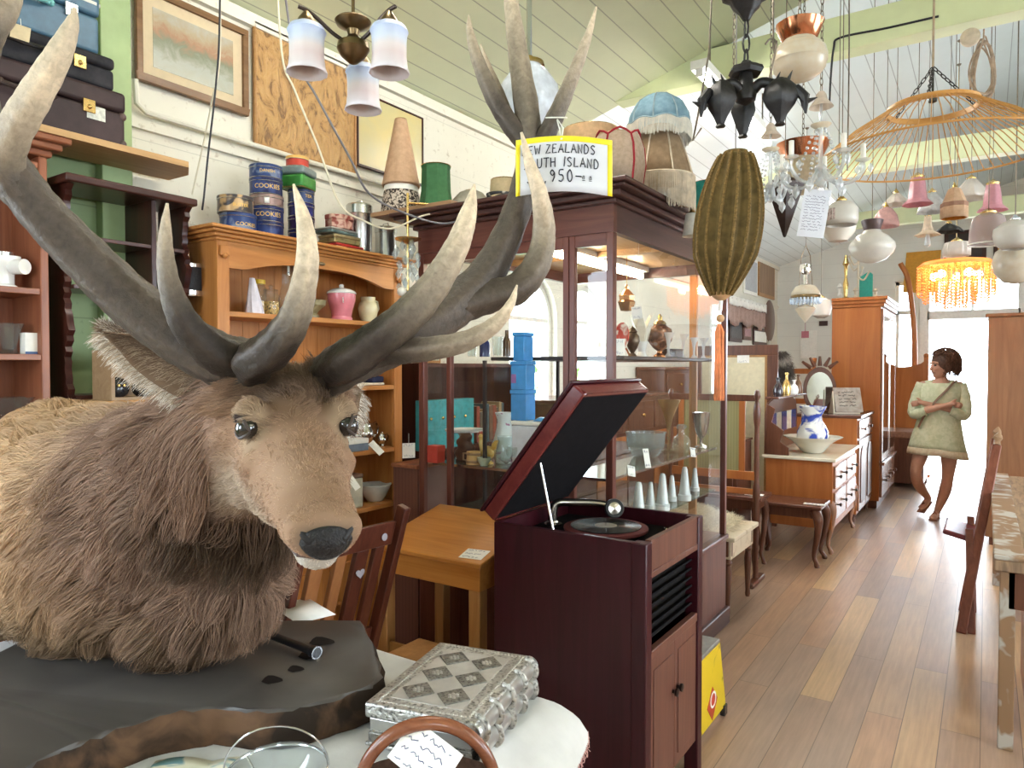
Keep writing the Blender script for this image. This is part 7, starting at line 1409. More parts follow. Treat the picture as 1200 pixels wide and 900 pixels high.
c = P(954, 250, 2.95); sh = card('handwritten_sheet', 'white sheet of handwriting hanging under the crystal chandelier', c, .105, .20, RT*.96-ZZ*.16-FH*.3, ZZ*.97+RT*.15, M('sheet_paper', (.72, .74, .82), .8, var=.03), 13, P(957, 212, 2.98), cat='paper')
def bowl_lamp(name, label, px, y0, y1, r, d, glass, prof=None, kind='cord', collar=m_brass, cat='lamp shade', rib=None, n=32, extra=None, rc=.3):
 """glass or cloth shade: prof = (radius share, height share) from foot to neck"""
 z = lambda y: EYE.z+(ray(px, y)*d).z; c = P(px, y1, d); O = V(c.x, c.y, 0); k_ = d/FPX*r; h = z(y0)-z(y1); t = lamp(name, label, V(c.x, c.y, z(y1)), cat)
 pf = prof or [(1, 0), (.96, .12), (.80, .45), (.50, .80), (.28, .95)]
 MB().lathe([(q*k_, z(y1)+h*s_) for q, s_ in pf], n, O, rib=rib).build('shade', glass, t, solid=.002)
 zt_ = z(y1)+h*pf[-1][1]; rr = pf[-1][0]*k_; MB().lathe([(rr*1.06, zt_-.006), (rr*1.1, zt_+.006), (rr*.6, zt_+.018), (.004, zt_+.03), (0, zt_+.03)], 18, O).build('fitter', collar, t)
 if extra: extra(t, O, z, k_)
 hang(t, V(c.x, c.y, zt_+.028), kind); return t
fr = lambda n, a_: (lambda a, z: 1+a_*math.sin(n*a))
m_frill = cloth('frilled_glass', (.76, .71, .66), .4, .2, var=.03); m_pinkg = cloth('pink_glass', (.72, .46, .44), .4, .15); m_pinks = cloth('pink_satin_glass', (.70, .35, .41), .35, .2, var=.06)
bowl_lamp('labelled_lampshade', 'white milk glass shade with a printed paper label near the fluorescent tube', 986, 236, 264, 18, 3.5, m_opal, [(.9, 0), (1, .2), (1, .65), (.7, .92), (.3, 1)], extra=lambda t, O, z, k_: MB().grid(lambda u, v: O+V(math.cos(-2.55+.75*u)*k_*1.012, math.sin(-2.55+.75*u)*k_*1.012, z(259)+(z(246)-z(259))*v), 8, 3).build('paper_label', M('label_print', (.52, .40, .38), .7, var=.5, scale=60), t))
bowl_lamp('flower_bowl_lampshade', 'glass bowl shade painted with red flowers under the labelled shade', 982, 256, 284, 20, 3.7, spots('painted_flowers', (.74, .68, .60), (.66, .26, .16), 9, .63, .04, .25), [(0, 0), (.5, .06), (.9, .4), (1, .8), (.97, 1), (.5, 1.04)])
bowl_lamp('pink_dome_lampshade', 'pale pink glass dome shade right of the long rod', 1038, 243, 266, 14, 4.4, m_pinkg, [(1, 0), (1, .15), (.85, .55), (.5, .88), (.2, 1)])
tul = [(1.0, 0), (.96, .03), (.70, .16), (.62, .22), (.50, .75), (.42, 1.0)]
bowl_lamp('pink_tulip_lampshade', 'pink satin glass bell shade with a rosy rim, left of the orange shade', 1075, 208, 240, 16, 4.3, m_pinks, tul, rib=fr(9, .03))
bowl_lamp('pink_tulip_lampshade', 'pink satin glass bell shade above the clear glass dome', 1163, 216, 247, 15.5, 4.3, m_pinks, tul, rib=fr(9, .03))
bowl_lamp('orange_fabric_lampshade', 'peach fabric shade with a bright orange lining and a brown band', 1118, 220, 256, 14, 4.2, m_peach, [(1, 0), (1, .38), (.98, .42), (.45, .95), (.15, 1)], n=8, extra=lambda t, O, z, k_: (MB().lathe([(k_*.985, z(255.5)), (k_*.985, z(245))], 8, O).build('lining', cloth('orange_lining', (.75, .30, .03), .5), t), MB().lathe([(k_*1.02, z(243)), (k_*1.03, z(240)), (k_*1.0, z(238))], 8, O).build('band', M('brown_band', (.28, .15, .10), .7), t)))
bowl_lamp('frilled_lampshade', 'frilled cream glass lily shade left of the first pink bell', 1050, 226, 240, 15, 4.5, m_frill, [(1, 0), (.9, .15), (.6, .5), (.2, .95)], rib=fr(7, .12))
bowl_lamp('frilled_lampshade', 'grey white frilled glass shade between the pink bell and the orange shade', 1092, 226, 249, 15, 4.6, cloth('grey_glass', (.62, .62, .62), .4, .15), [(1, 0), (.92, .2), (.7, .6), (.3, 1)], rib=fr(7, .08))
bowl_lamp('frilled_lampshade', 'large pale frilled glass shade behind the orange shade', 1138, 210, 233, 19, 4.7, m_frill, [(1, 0), (.94, .15), (.7, .5), (.25, 1)], rib=fr(8, .09))
bowl_lamp('lily_light', 'small peach rimmed glass lily with a clear drop, under the grey frilled shade', 1087, 253, 276, 13, 4.95, cloth('peach_rim_glass', (.74, .60, .46), .4, .2), [(1, 0), (.9, .06), (.45, .22), (.30, .5), (.25, 1)], rib=fr(6, .10), extra=lambda t, O, z, k_: MB().lathe([(0, z(290)), (k_*.28, z(287)), (k_*.2, z(279)), (k_*.1, z(272))], 14, O).build('drop', m_crys2, t))
bowl_lamp('clear_dome_lampshade', 'clear rose tinted glass dome with a thick white rim', 1158, 250, 287, 20, 4.2, thin_glass('rose_clear_glass', (.90, .84, .84), .05, 1.5, .35, (.66, .58, .56)), [(1, 0), (.98, .1), (.94, .5), (.78, .86), (.4, 1)], extra=lambda t, O, z, k_: MB().tube([O+V(k_*math.cos(a), k_*math.sin(a), z(286)) for a in [2*PI*q/30 for q in range(30)]], .005, 8, True).build('rim', m_porc, t))
bowl_lamp('chrome_arm_lamp', 'white opal bowl lamp with a chrome neck at the edge of the display', 1189, 258, 292, 22, 4.0, m_opal, [(.55, 0), (.9, .2), (1, .5), (.96, .72), (.55, .92), (.25, 1)], 'rod', m_chrome)
bowl_lamp('cream_globe', 'mottled cream glass globe hanging below the chrome necked bowl', 1189, 286, 333, 23, 4.3, m_opalc, [(0, 0), (.5, .06), (.9, .3), (1, .55), (.85, .82), (.45, .97), (.25, 1)])
bowl_lamp('frilled_ring_lamp', 'white frilled glass ring shade above the amber bead chandelier', 1121, 283, 300, 14, 5.2, m_frill, [(1, 0), (1.02, .5), (.9, .9), (.4, 1)], rib=fr(14, .06))
bowl_lamp('dark_metal_lampshade', 'dark leaf shaped metal shade behind the frilled ring', 1112, 262, 272, 14, 5.0, m_iron, [(1, 0), (.7, .5), (.2, 1)], rib=fr(5, .15))
dA = 5.6; zA_ = lambda y: EYE.z+(ray(1120, y)*dA).z; c = P(1120, 330, dA); O = V(c.x, c.y, 0); kA = dA/FPX
t = thing('amber_chandelier', 'lit amber glass bead chandelier near the far doorway', 'chandelier', V(c.x, c.y, zA_(362)))
m_amb = bpy.data.materials.new('amber_bead'); m_amb.use_nodes = True; nt = m_amb.node_tree; nt.nodes.clear(); o = nt.nodes.new('ShaderNodeOutputMaterial'); mx = nt.nodes.new('ShaderNodeMixShader'); mx.inputs[0].default_value = .55; tl = nt.nodes.new('ShaderNodeBsdfTranslucent'); tl.inputs[0].default_value = (.98, .66, .32, 1); g = nt.nodes.new('ShaderNodeBsdfPrincipled'); g.inputs['Base Color'].default_value = (.90, .50, .20, 1); g.inputs['Roughness'].default_value = .12
nt.links.new(g.outputs[0], mx.inputs[1]); nt.links.new(tl.outputs[0], mx.inputs[2]); nt.links.new(mx.outputs[0], o.inputs[0])
for ring_, (r_, ya, yb, n_, dy) in enumerate(((39, 312, 343, 44, 3), (33, 308, 350, 36, 4), (20, 326, 354, 26, 2), (11, 334, 360, 16, 1))):
 mb = MB()
 for k_ in range(n_):
  a = 2*PI*k_/n_; z0, z1 = zA_(ya), zA_(yb+dy*math.sin(a*5)); m2 = max(5, int((z0-z1)/.020))
  for q in range(m2): mb.ball(O+V(r_*kA*math.cos(a), r_*kA*math.sin(a), z0+(z1-z0)*q/(m2-1)), .0085, 6)
 o = mb.build('bead_curtain', m_amb, t); o['kind'] = 'stuff'
MB().lathe([(.02, zA_(304)), (20*kA, zA_(304.5)), (34*kA, zA_(307)), (40*kA, zA_(312))], 40, O).build('bead_crown', m_amb, t, solid=.004)
for k_ in range(5):
 a = 2*PI*k_/5+.3; MB().ball(O+V(23*kA*math.cos(a), 23*kA*math.sin(a), zA_(322)), .032, 12).build('bulb', glow('warm_bulb', (1, .62, .30), 26), t)
MB().tube([O+V(0, 0, zA_(304)), O+V(0, 0, zA_(360))], .006, 8).build('stem', m_brass, t); hang(t, O+V(0, 0, zA_(304)), 'cord', m_brass)
dO = 6.1; z = lambda y: EYE.z+(ray(944, y)*dO).z; c = P(944, 340, dO); O = V(c.x, c.y, 0); kO = dO/FPX
t = lamp('hanging_oil_lamp', 'brass hanging oil lamp with opal shade and prism skirt before the far wall', V(c.x, c.y, z(396)))
MB().lathe([(16*kO, z(346)), (15*kO, z(342)), (11*kO, z(336)), (6*kO, z(334))], 30, O).build('shade', m_opalc, t, solid=.003); MB().lathe([(16*kO, z(346)), (16.6*kO, z(347)), (16.6*kO, z(349)), (16*kO, z(349.5))], 30, O).build('rim_band', m_brz, t)
mb = MB()
for k_ in range(26): a = 2*PI*k_/26; p = O+V(16.2*kO*math.cos(a), 16.2*kO*math.sin(a), z(353)); mb.lathe([(0, -.028), (.010, -.016), (.010, .022), (0, .03)], 4, p, smooth=False)
mb.build('prism_skirt', thin_glass('prism', (.85, .92, 1), .05, 1.8, .35, (.75, .82, .9)), t).__setitem__('kind', 'stuff')
MB().lathe([(0, z(378)), (.012, z(376)), (.05, z(370)), (.085, z(362)), (.06, z(359)), (.02, z(357))], 24, O).build('font', m_opalc, t); MB().lathe([(.02, z(334)), (.02, z(322)), (.042, z(320)), (.05, z(316)), (.045, z(310)), (0, z(308))], 20, O).build('smoke_bell', m_chrome, t)
MB().tube([O+V(.06, 0, z(360)), O+V(.055, 0, z(336)), O+V(.035, 0, z(300)), O+V(0, 0, z(288))], .003, 6).tube([O+V(-.06, 0, z(360)), O+V(-.055, 0, z(336)), O+V(-.035, 0, z(300)), O+V(0, 0, z(288))], .003, 6).build('frame', m_brz, t); MB().tube([O+V(0, 0, z(378)), O+V(0, 0, z(388))], .0025, 5).box(O.x-.03, O.x+.03, O.y-.003, O.y+.003, z(396), z(388)).build('tag', M('maroon_tag', (.22, .07, .08), .7), t); hang(t, O+V(0, 0, z(288)), 'cord')
bowl_lamp('flower_globe', 'white glass globe painted with orange flowers beside the tall wardrobe', 962, 349, 373, 12, 6.6, spots('orange_flowers', (.76, .73, .68), (.62, .30, .14), 7, .66, .05, .25), [(.3, 0), (.8, .15), (1, .5), (.8, .85), (.35, 1)])
dR = 3.55; zr = lambda y: EYE.z+(ray(1092, y)*dR).z; c = P(1092, 180, dR); O = V(c.x, c.y, 0); kR = dR/FPX; r1, r2 = 47*kR, 123*kR; zT, zBm = zr(127), zr(181)
m_rat = wood('rattan', (.44, .20, .05), (.60, .32, .10), 'X', .45); t = lamp('rattan_lampshade', 'wide conical rattan lamp shade of thin ribs hung on three chains', V(c.x, c.y, zBm), 'lamp shade')
MB().lathe([(r1-.004, zT+.014), (r1+.006, zT+.014), (r1+.006, zT-.014), (r1-.004, zT-.014), (r1-.004, zT+.014)], 40, O).build('top_ring', m_rat, t)
MB().lathe([(r1+.005, zT-.005), (r1+.14, zT-.005-.14*(zT-zBm)/(r2-r1)*.62)], 40, O, arc=(0, 2*PI)) if False else None
MB().tube([O+V(r2*math.cos(a), r2*math.sin(a), zBm) for a in [2*PI*q/60 for q in range(60)]], .0055, 7, True).build('rim', m_rat, t)
mb = MB()
for k_ in range(66):
 a = 2*PI*k_/66; mb.tube([O+V(r1*math.cos(a), r1*math.sin(a), zT), O+V((r1+(r2-r1)*.55)*math.cos(a), (r1+(r2-r1)*.55)*math.sin(a), zT+(zBm-zT)*.48), O+V(r2*math.cos(a), r2*math.sin(a), zBm)], .0027, 5)
o = mb.build('cane_ribs', m_rat, t); o['kind'] = 'stuff'
hk = V(c.x, c.y, zr(80))
for k_ in range(3): a = 2*PI*k_/3+.5; mb = MB(); chain(mb, O+V(r1*math.cos(a), r1*math.sin(a), zT+.012), hk, .034, .016, .0026); mb.build('chain', m_iron, t)
hang(t, hk, 'rod', M('beige_rod', (.35, .27, .18), .5), .006); MB().tube([O+V(0, 0, zr(80)), O+V(0, 0, zr(115))], .005).lathe([(0, zr(122)), (.02, zr(120)), (.022, zr(114)), (0, zr(112))], 14, O).build('lamp_holder', m_blackp, t)
yb = BEAMS[0]-.07
p = ony(1137, 45, yb); t = thing('junction_box', 'round cream junction box under the first tie beam', 'junction box', V(p.x, yb-.03, p.z-.04)); MB().lathe([(0, 0), (.045, 0), (.045, .022), (.03, .03), (0, .032)], 20, T=tr(p.x, yb-.001, p.z, 0, PI/2)).build('box_body', M('old_cream', (.60, .50, .38), .5), t)
cc = ony(1152, 82, yb-.10); mb = MB(); rnd = random.Random(8)
for k_ in range(7):
 rx, rz_ = .055+rnd.uniform(-.015, .012), .14+rnd.uniform(-.02, .025); ph = rnd.uniform(-.3, .3)
 mb.tube([cc+RT*(rx*math.cos(a)*(1-.25*math.sin(a)))+FH*(.012*math.sin(a*2+k_)+.012*(k_-3)/3)+V(0, 0, rz_*math.sin(a)) for a in [2*PI*q/30 for q in range(30)]], .0042, 6, True)
mb.tube([cc+V(0, 0, .145), cc+V(0, .04, .19), V(cc.x, yb-.004, cc.z+.24)], .004, 6); solo('cable_coil', 'coil of buff electric cable hanging from the first tie beam', 'cable', mb, M('buff_cable', (.36, .27, .20), .6, var=.2))
mb = MB(); pa, pb_ = ony(1100, 19, yb-.005), ony(985, 44, yb-.005); lo = P(975, 122, (pb_-EYE).dot(FW)); mb.tube([Vector(q) for q in spline([list(pa), list(pa.lerp(pb_, .5)+V(0, 0, -.003)), list(pb_), list(pb_+V(-.035, 0, -.05)), list(V(pb_.x-.05, pb_.y, lo.z+.15)), list(V(pb_.x-.055, pb_.y, lo.z))], 6)], .006, 7); solo('black_cable', 'black cable running along the first tie beam and hanging down at its end', 'cable', mb, m_cordb)
ftube = glow('ceiling_tube', (1.0, .95, .86), 36.0)
def batten(x, y0, y1, z, label):
 t = thing('fluorescent_light', label, 'ceiling light', V(x, (y0+y1)/2, z-.05)); MB().box(x-.05, x+.05, y0, y1, z-.02, z+.03).build('batten', m_whitepaint, t, bevel=.004)
 MB().tube([(x, y0+.03, z-.04), (x, y1-.03, z-.04)], .018, 12).build('tube', ftube, t)
 for y in (y0+.01, y1-.03): MB().box(x-.02, x+.02, y, y+.02, z-.06, z-.02).build('tube_holder', m_whitepaint, t)
 mb = MB()
 for y in (y0+.2, y1-.2): mb.tube([(x, y, z+.03), (x, y, ceil_z(x))], .006)
 mb.build('suspension', m_chain, t)
batten(-1.40, 4.02, 5.62, 3.24, 'fluorescent tube light behind the black iron lamp'); batten(-1.38, 6.5, 8.1, 3.24, 'fluorescent tube light beyond the crystal chandelier')
batten(2.3, .8, 2.4, 3.2, 'added unseen fluorescent tube light over the side of the shop near the entrance'); batten(-1.40, 1.25, 2.85, 3.24, 'added unseen fluorescent tube light above the stag and the pine dresser'); batten(2.3, 5.0, 6.6, 3.2, 'added unseen fluorescent tube light over the side of the shop near the far end')  # three tubes out of view, added to brighten ceiling, walls and stag
for px, y0, y1, d, lab in ((993, 0, 200, 3.5, 'thin grey cord hanging left of the rattan shade'), (860, 0, 75, 2.6, 'thin chain hanging beside the black iron lamp'), (841, 0, 60, 2.5, 'brown cord hanging left of the black iron lamp')):
 a, b_ = P(px, y0, d), P(px-(10 if px < 850 else 0), y1, d); a = roof(a)
 mb = MB()
 if px == 860: chain(mb, V(b_.x, b_.y, a.z), b_, .022, .009, .0016)
 else: mb.tube([Vector(q) for q in spline([list(a), list(a.lerp(b_, .5)+V(.006, 0, 0)), list(b_)], 6)]+([P(826, 90, d), P(818, 135, d), P(812, 165, d), P(822, 150, d)] if px < 850 else []), .0035, 6)
 solo('hanging_chain' if px == 860 else 'ceiling_cable', lab, 'cord', mb, m_chain)
m_wal = wood('walnut', (.075, .028, .016), (.15, .058, .034), 'Z', .3, 1, .35); m_waly = wood('walnut_top', (.085, .03, .02), (.17, .07, .045), 'X', .25, 1, .4)
m_org = wood('orange_mahogany', (.34, .105, .028), (.46, .165, .05), 'Z', .35, .5, .2); m_orgf = wood('pale_fronted', (.26, .12, .07), (.38, .20, .13), 'Z', .22, 1, .5)
m_marble = spots('cream_marble', (.62, .55, .42), (.72, .66, .53), 6, .5, .3, .25); m_worn = spots('worn_cream_paint', (.62, .52, .38), (.44, .33, .21), 12, .64, .08, .5)
m_mir = M('mirror', (.80, .83, .84), .02, 1, var=0)
def turned(mb, x, y, z0, z1, r):
 h = z1-z0; return mb.lathe([(0, z0), (r*.45, z0), (r*.6, z0+h*.04), (r*.5, z0+h*.1), (r*.85, z0+h*.55), (r*.6, z0+h*.66), (r, z0+h*.70), (r*.6, z0+h*.74), (r, z0+h*.80), (r, z1), (0, z1)], 14, (x, y, 0))
def cabriole(x, y, z1, dx, dy, r=.03):
 mb = MB(); pts = spline([(x, y, z1), (x+dx*.035, y+dy*.035, z1*.82), (x+dx*.02, y+dy*.02, z1*.5), (x-dx*.01, y-dy*.01, z1*.2), (x+dx*.015, y+dy*.015, .03), (x+dx*.03, y+dy*.03, 0)], 5)
 return mb.tube([Vector(q) for q in pts], [r*q for q in (1.1, 1.15, 1.2, 1.2, 1.15, 1.1, 1.0, .9, .85, .8, .75, .7, .65, .6, .55, .5, .5, .5, .5, .5, .55, .6, .65, .65, .6, .5)], 10)
def knobs(par, pts, ax=(1, 0), r=.016, mat=None):
 for p in pts: MB().lathe([(0, 0), (r*.4, 0), (r*.4, r*.7), (r, r*1.1), (r*.8, r*1.8), (0, r*2)], 12, T=Matrix.Translation(p) @ Matrix.Rotation(PI/2, 4, 'Y')).build('knob', mat or m_wal, par)
x0, x1, y0, y1, h = -2.12, -1.225, 4.2, 4.74, .485
t = thing('painted_bench', 'worn cream painted bench table with turned dark legs beyond the showcase', 'bench', ((x0+x1)/2, (y0+y1)/2, 0))
MB().box(x0, x1, y0, y1, h-.028, h).build('top', m_worn, t, bevel=.006); MB().box(x0+.04, x1-.03, y0+.03, y1-.03, h-.14, h-.028).build('apron', m_worn, t)
for x in (x0+.06, x1-.055):
 for y in (y0+.055, y1-.055): turned(MB(), x, y, 0, h-.03, .028).build('leg', m_wal, t)
sk = thing('sheepskin', 'fluffy cream sheepskin draped on the painted bench', 'sheepskin', (-1.7, 4.5, h)); mb = MB()
def skin(u, v):
 x = -2.06+.74*u; y = 4.24+.44*v; e = math.sin(PI*u)**.35*math.sin(PI*v)**.35 if 0 < u < 1 and 0 < v < 1 else 0; return V(x, y, h+.006+.10*e*(1.3-u*.75)+.012*math.sin(7*u+4*v)*e)
mb.grid(skin, 24, 16); mb.build('hide', M('sheep_hide', (.66, .58, .42), .9), sk); r = np.random.RandomState(3); N = 9000; u, v = r.rand(N), r.rand(N); P0 = np.array([list(skin(a, b)) for a, b in zip(u, v)])
dd = r.normal(size=(N, 3))*.6+np.array([.35, -.25, .55]); dd = unit(dd); L = (.045+.03*r.rand(N))[:, None]; pts = np.stack([P0+dd*L*s_+np.array([0, 0, -.35])*L*s_*s_ for s_ in np.linspace(0, 1, 5)], 1); pts[:, :, 2] = np.maximum(pts[:, :, 2], h+.002)
oi = inv; inv = root_matrix(sk).inverted(); hb = hair_object('fleece', [(pts, np.clip(np.array([.74, .66, .50])*(.8+.4*r.rand(N))[:, None], 0, 1), .0014)], fur_mat, sk); hb['kind'] = 'stuff'
y = 5.0; xr = onx(887, 500, -1.31); xr = ony(887, 500, y).x; t = thing('fire_screen', 'dark wooden fire screen frame with turned posts and an olive panel beside the showcase', 'screen', (xr-.3, y, 0)); zt_ = ony(887, 458, y).z
for x in (xr-.62, xr):
 pr_ = [(0, 0), (.02, 0)]+[(.016+.010*abs(math.sin(k*.9))*(1 if 6 < k < 14 or k > 20 else .2), zt_*k/26) for k in range(1, 25)]+[(.012, zt_*.95), (.024, zt_*.97), (.015, zt_), (0, zt_+.01)]; MB().lathe(pr_, 14, (x, y, 0)).build('post', m_wal, t); MB().box(x-.025, x+.025, y-.16, y+.16, 0, .035).build('foot', m_wal, t, bevel=.008)
zr1, zr2 = ony(860, 466, y).z, ony(860, 556, y).z; MB().box(xr-.61, xr-.01, y-.012, y+.012, zr1-.022, zr1+.022).build('top_rail', m_wal, t, bevel=.003); MB().box(xr-.61, xr-.01, y-.012, y+.012, zr2-.03, zr2+.03).build('lower_rail', m_org, t, bevel=.003); MB().box(xr-.61, xr-.01, y-.012, y+.012, zr2-.13, zr2-.09).build('lower_rail', m_org, t, bevel=.003)
for x in (xr-.56, xr-.12): MB().box(x, x+.04, y-.01, y+.01, zr2+.03, zr1-.022).build('stile', m_org, t)
MB().box(xr-.52, xr-.12, y-.004, y+.004, zr2+.03, zr1-.022).build('panel', boards('olive_pleat', (.30, .27, .12), 'X', .02, None, .7, .3, .8), t)
x0, x1, y0, y1, h = -2.0, -1.34, 5.24, 5.56, .55; t = thing('low_table', 'dark brown low table behind the fire screen with a white card on it', 'table', ((x0+x1)/2, (y0+y1)/2, 0)); MB().box(x0, x1, y0, y1, h-.03, h).build('top', m_waly, t, bevel=.006); MB().box(x0+.04, x1-.04, y0+.03, y1-.03, h-.1, h-.03).build('apron', m_wal, t)
for x, dx in ((x0+.05, -1), (x1-.06, 1)):
 for y_, dy in ((y0+.05, -1), (y1-.05, 1)): cabriole(x, y_, h-.05, dx*.5, dy*.5, .026).build('leg', m_wal, t)
p = ony(884, 585, 5.36); card('price_card', 'white card lying on the dark low table', V(p.x, 5.36, h+.002), .13, .07, V(1, .1, 0), V(-.1, 1, 0), None, 2)
x0, x1, y0, y1, h = -2.2, -1.66, 5.74, 6.16, .90; t = thing('side_cabinet', 'dark side cabinet holding loose magazines behind the fire screen', 'cabinet', ((x0+x1)/2, (y0+y1)/2, 0)); MB().box(x0, x1, y0, y1, .05, h-.02).build('carcass', m_wal, t, bevel=.004); MB().box(x0-.01, x1+.01, y0-.01, y1+.01, h-.02, h).build('top', m_waly, t, bevel=.004); MB().box(x0+.03, x1-.03, y0-.012, y0, .1, h-.08).build('door', m_wal, t, bevel=.004); MB().box(x0+.02, x1-.02, y0+.02, y1-.02, 0, .05).build('plinth', m_wal, t)
rnd = random.Random(21)
for k in range(8):
 c = V(x1-.04-.052*k, 5.90, h+.001); col = [(.62, .64, .60), (.10, .26, .13), (.60, .62, .62), (.08, .13, .30), (.66, .62, .50), (.12, .30, .22), (.55, .58, .62), (.30, .32, .36)][k]; lean_ = rnd.uniform(.15, .4)
 mb = MB().box(-.004, .004, -.11, .11, 0, rnd.uniform(.17, .24), T=tr(c.x, c.y, c.z+.001, 0, 0, -lean_)); solo('magazine', 'magazine leaning in the row on the dark side cabinet behind the fire screen', 'magazine', mb, spots('magazine_%d' % k, col, [min(1, q*1.6+.1) for q in col], 16, .55, .05, .4), 'magazines on the side cabinet')
for (y0, y1, x1, h, nm, lab) in ((4.02, 6.2, -2.34, 1.28, 'long_sideboard', 'long dark sideboard under the arched windows seen through the showcase'), (6.3, 8.9, -2.50, 1.50, 'linen_press', 'dark linen press along the wall beyond the arched windows')):
 t = thing(nm, lab, 'cabinet', (-2.6, (y0+y1)/2, 0)); MB().box(-2.785, x1, y0, y1, .08, h-.03).build('carcass', m_wal, t, bevel=.004); MB().box(-2.785, x1+.02, y0-.02, y1+.02, h-.03, h).build('top', m_waly, t, bevel=.006); MB().box(-2.77, x1-.03, y0+.03, y1-.03, 0, .08).build('plinth', m_wal, t)
 n_ = 4
 for k in range(n_):
  w_ = (y1-y0-.06)/n_; ya = y0+.03+k*w_; d = MB().box(x1, x1+.015, ya+.01, ya+w_-.01, .12, h-.32).build('door', m_org if k % 2 else m_wal, t, bevel=.004); d = MB().box(x1, x1+.015, ya+.01, ya+w_-.01, h-.29, h-.06).build('drawer', m_wal, t, bevel=.004); knobs(d, [V(x1+.015, ya+w_/2, h-.17)], mat=m_brass)
y = 6.9; a, b = ony(846, 500, y), ony(912, 404, y); t = thing('framed_screen', 'large cream panel in a dark wooden frame standing behind the fire screen', 'screen', ((a.x+b.x)/2, y, 0)); fw = .095
MB().box(a.x-.3, b.x, y-.02, y+.02, b.z-fw, b.z).build('top_rail', m_wal, t, bevel=.005)
for x in (a.x-.3, b.x-fw): MB().box(x, x+fw, y-.02, y+.02, .0, b.z-fw).build('stile', m_wal, t, bevel=.005)
MB().box(a.x-.2, b.x-fw, y-.01, y+.01, .3, b.z-fw).build('panel', M('cream_panel', (.66, .58, .40), .6, var=.05), t); MB().box(a.x-.2, b.x-fw, y-.02, y+.02, .2, .3).build('lower_rail', m_wal, t); MB().box(b.x-fw-.022, b.x-fw, y-.014, y-.010, .3, b.z-fw).box(a.x-.2, b.x-fw-.022, y-.014, y-.010, b.z-fw-.02, b.z-fw).build('bead', m_oak, t)
card('price_card', 'white notice pinned on the cream framed panel', ony(871, 419, y-.014), .115, .105, V(1, 0, 0), ZZ, None, 2)
x0, x1, y0, y1, h = -1.50, -1.0, 5.60, 5.97, .462; t = thing('cabriole_table', 'small dark cabriole legged side table in front of the marble topped washstand', 'table', ((x0+x1)/2, (y0+y1)/2, 0)); MB().box(x0, x1, y0, y1, h-.028, h).build('top', m_waly, t, bevel=.009, bseg=3); MB().box(x0+.05, x1-.05, y0+.04, y1-.04, h-.10, h-.028).build('apron', m_wal, t)
for x, dx in ((x0+.05, -1), (x1-.05, 1)):
 for y_, dy in ((y0+.05, -1), (y1-.05, 1)): cabriole(x, y_, h-.04, dx*.8, dy*.8, .030).build('leg', m_wal, t)
p = ony(955, 588, 5.72); card('price_card', 'white card lying on the cabriole legged side table', V(p.x, 5.70, h+.002), .15, .06, V(1, .05, 0), V(-.05, 1, 0), None, 2)
x0, x1, y0, y1, h = -1.54, -.985, 6.06, 7.28, .745; t = thing('washstand', 'orange sided washstand with a cream marble top and a carved tiled splashback', 'washstand', ((x0+x1)/2, (y0+y1)/2, 0))
MB().box(x0+.02, x1-.02, y0+.02, y1-.02, .20, h).build('carcass', m_org, t, bevel=.004); MB().box(x0-.005, x1+.01, y0-.015, y1+.015, h, h+.026).build('marble_top', m_marble, t, bevel=.006); zt_ = h+.026
for y_, dy in ((y0+.05, -1), (y1-.05, 1)):
 cabriole(x1-.045, y_, .42, .7, 0, .030).build('leg', m_orgf, t); MB().box(x0+.02, x0+.06, y_-.02, y_+.02, 0, .20).build('rear_leg', m_wal, t)
for i, (z0, z1) in enumerate(((.52, .70), (.27, .49))):
 for k in range(2):
  ya = y0+.07+k*.56; d = MB().box(x1-.02, x1-.004, ya, ya+.52, z0, z1).build('drawer', m_orgf, t, bevel=.005); knobs(d, [V(x1-.004, ya+.12, (z0+z1)/2), V(x1-.004, ya+.40, (z0+z1)/2)], mat=M('dark_pull', (.05, .035, .025), .35, .6))
pts = [(y0+.04, zt_), (y0+.04, zt_+.30), (y0+.10, zt_+.42), (y0+.3, zt_+.46), (y1-.3, zt_+.46), (y1-.10, zt_+.42), (y1-.04, zt_+.30), (y1-.04, zt_)]; TY = Matrix(((0, 0, 1, 0), (1, 0, 0, 0), (0, 1, 0, 0), (0, 0, 0, 1)))
sb = MB().prism(pts, x0, x0+.022, T=TY).build('splashback', m_wal, t, bevel=.004); MB().box(x0, x0+.11, y0+.06, y1-.06, zt_+.46, zt_+.478).build('splashback_shelf', m_waly, t, bevel=.004)
TX = Matrix(((1, 0, 0, 0), (0, 0, 1, 0), (0, 1, 0, 0), (0, 0, 0, 1))); MB().prism([(x0+.022, zt_), (x0+.20, zt_), (x0+.20, zt_+.06), (x0+.13, zt_+.11), (x0+.16, zt_+.2), (x0+.06, zt_+.27), (x0+.09, zt_+.38), (x0+.022, zt_+.42)], y0+.03, y0+.055, T=TX).build('carved_bracket', m_wal, t, bevel=.003)
for k in range(5):
 ya = y0+.16+k*.19; tl_ = MB().box(x0+.022, x0+.03, ya, ya+.17, zt_+.16, zt_+.33).build('tile', [M('blue_tile', (.03, .05, .16), .15, var=.2), M('cream_tile', (.62, .58, .46), .2)][k % 2], t)
c = V(-1.22, 6.42, zt_+.0005); m_bw = spots('blue_white_china', (.72, .72, .68), (.03, .06, .34), 8, .53, .04, .15, detail=3); m_cw = spots('basin_china', (.70, .67, .58), (.06, .10, .36), 3.2, .69, .03, .15)
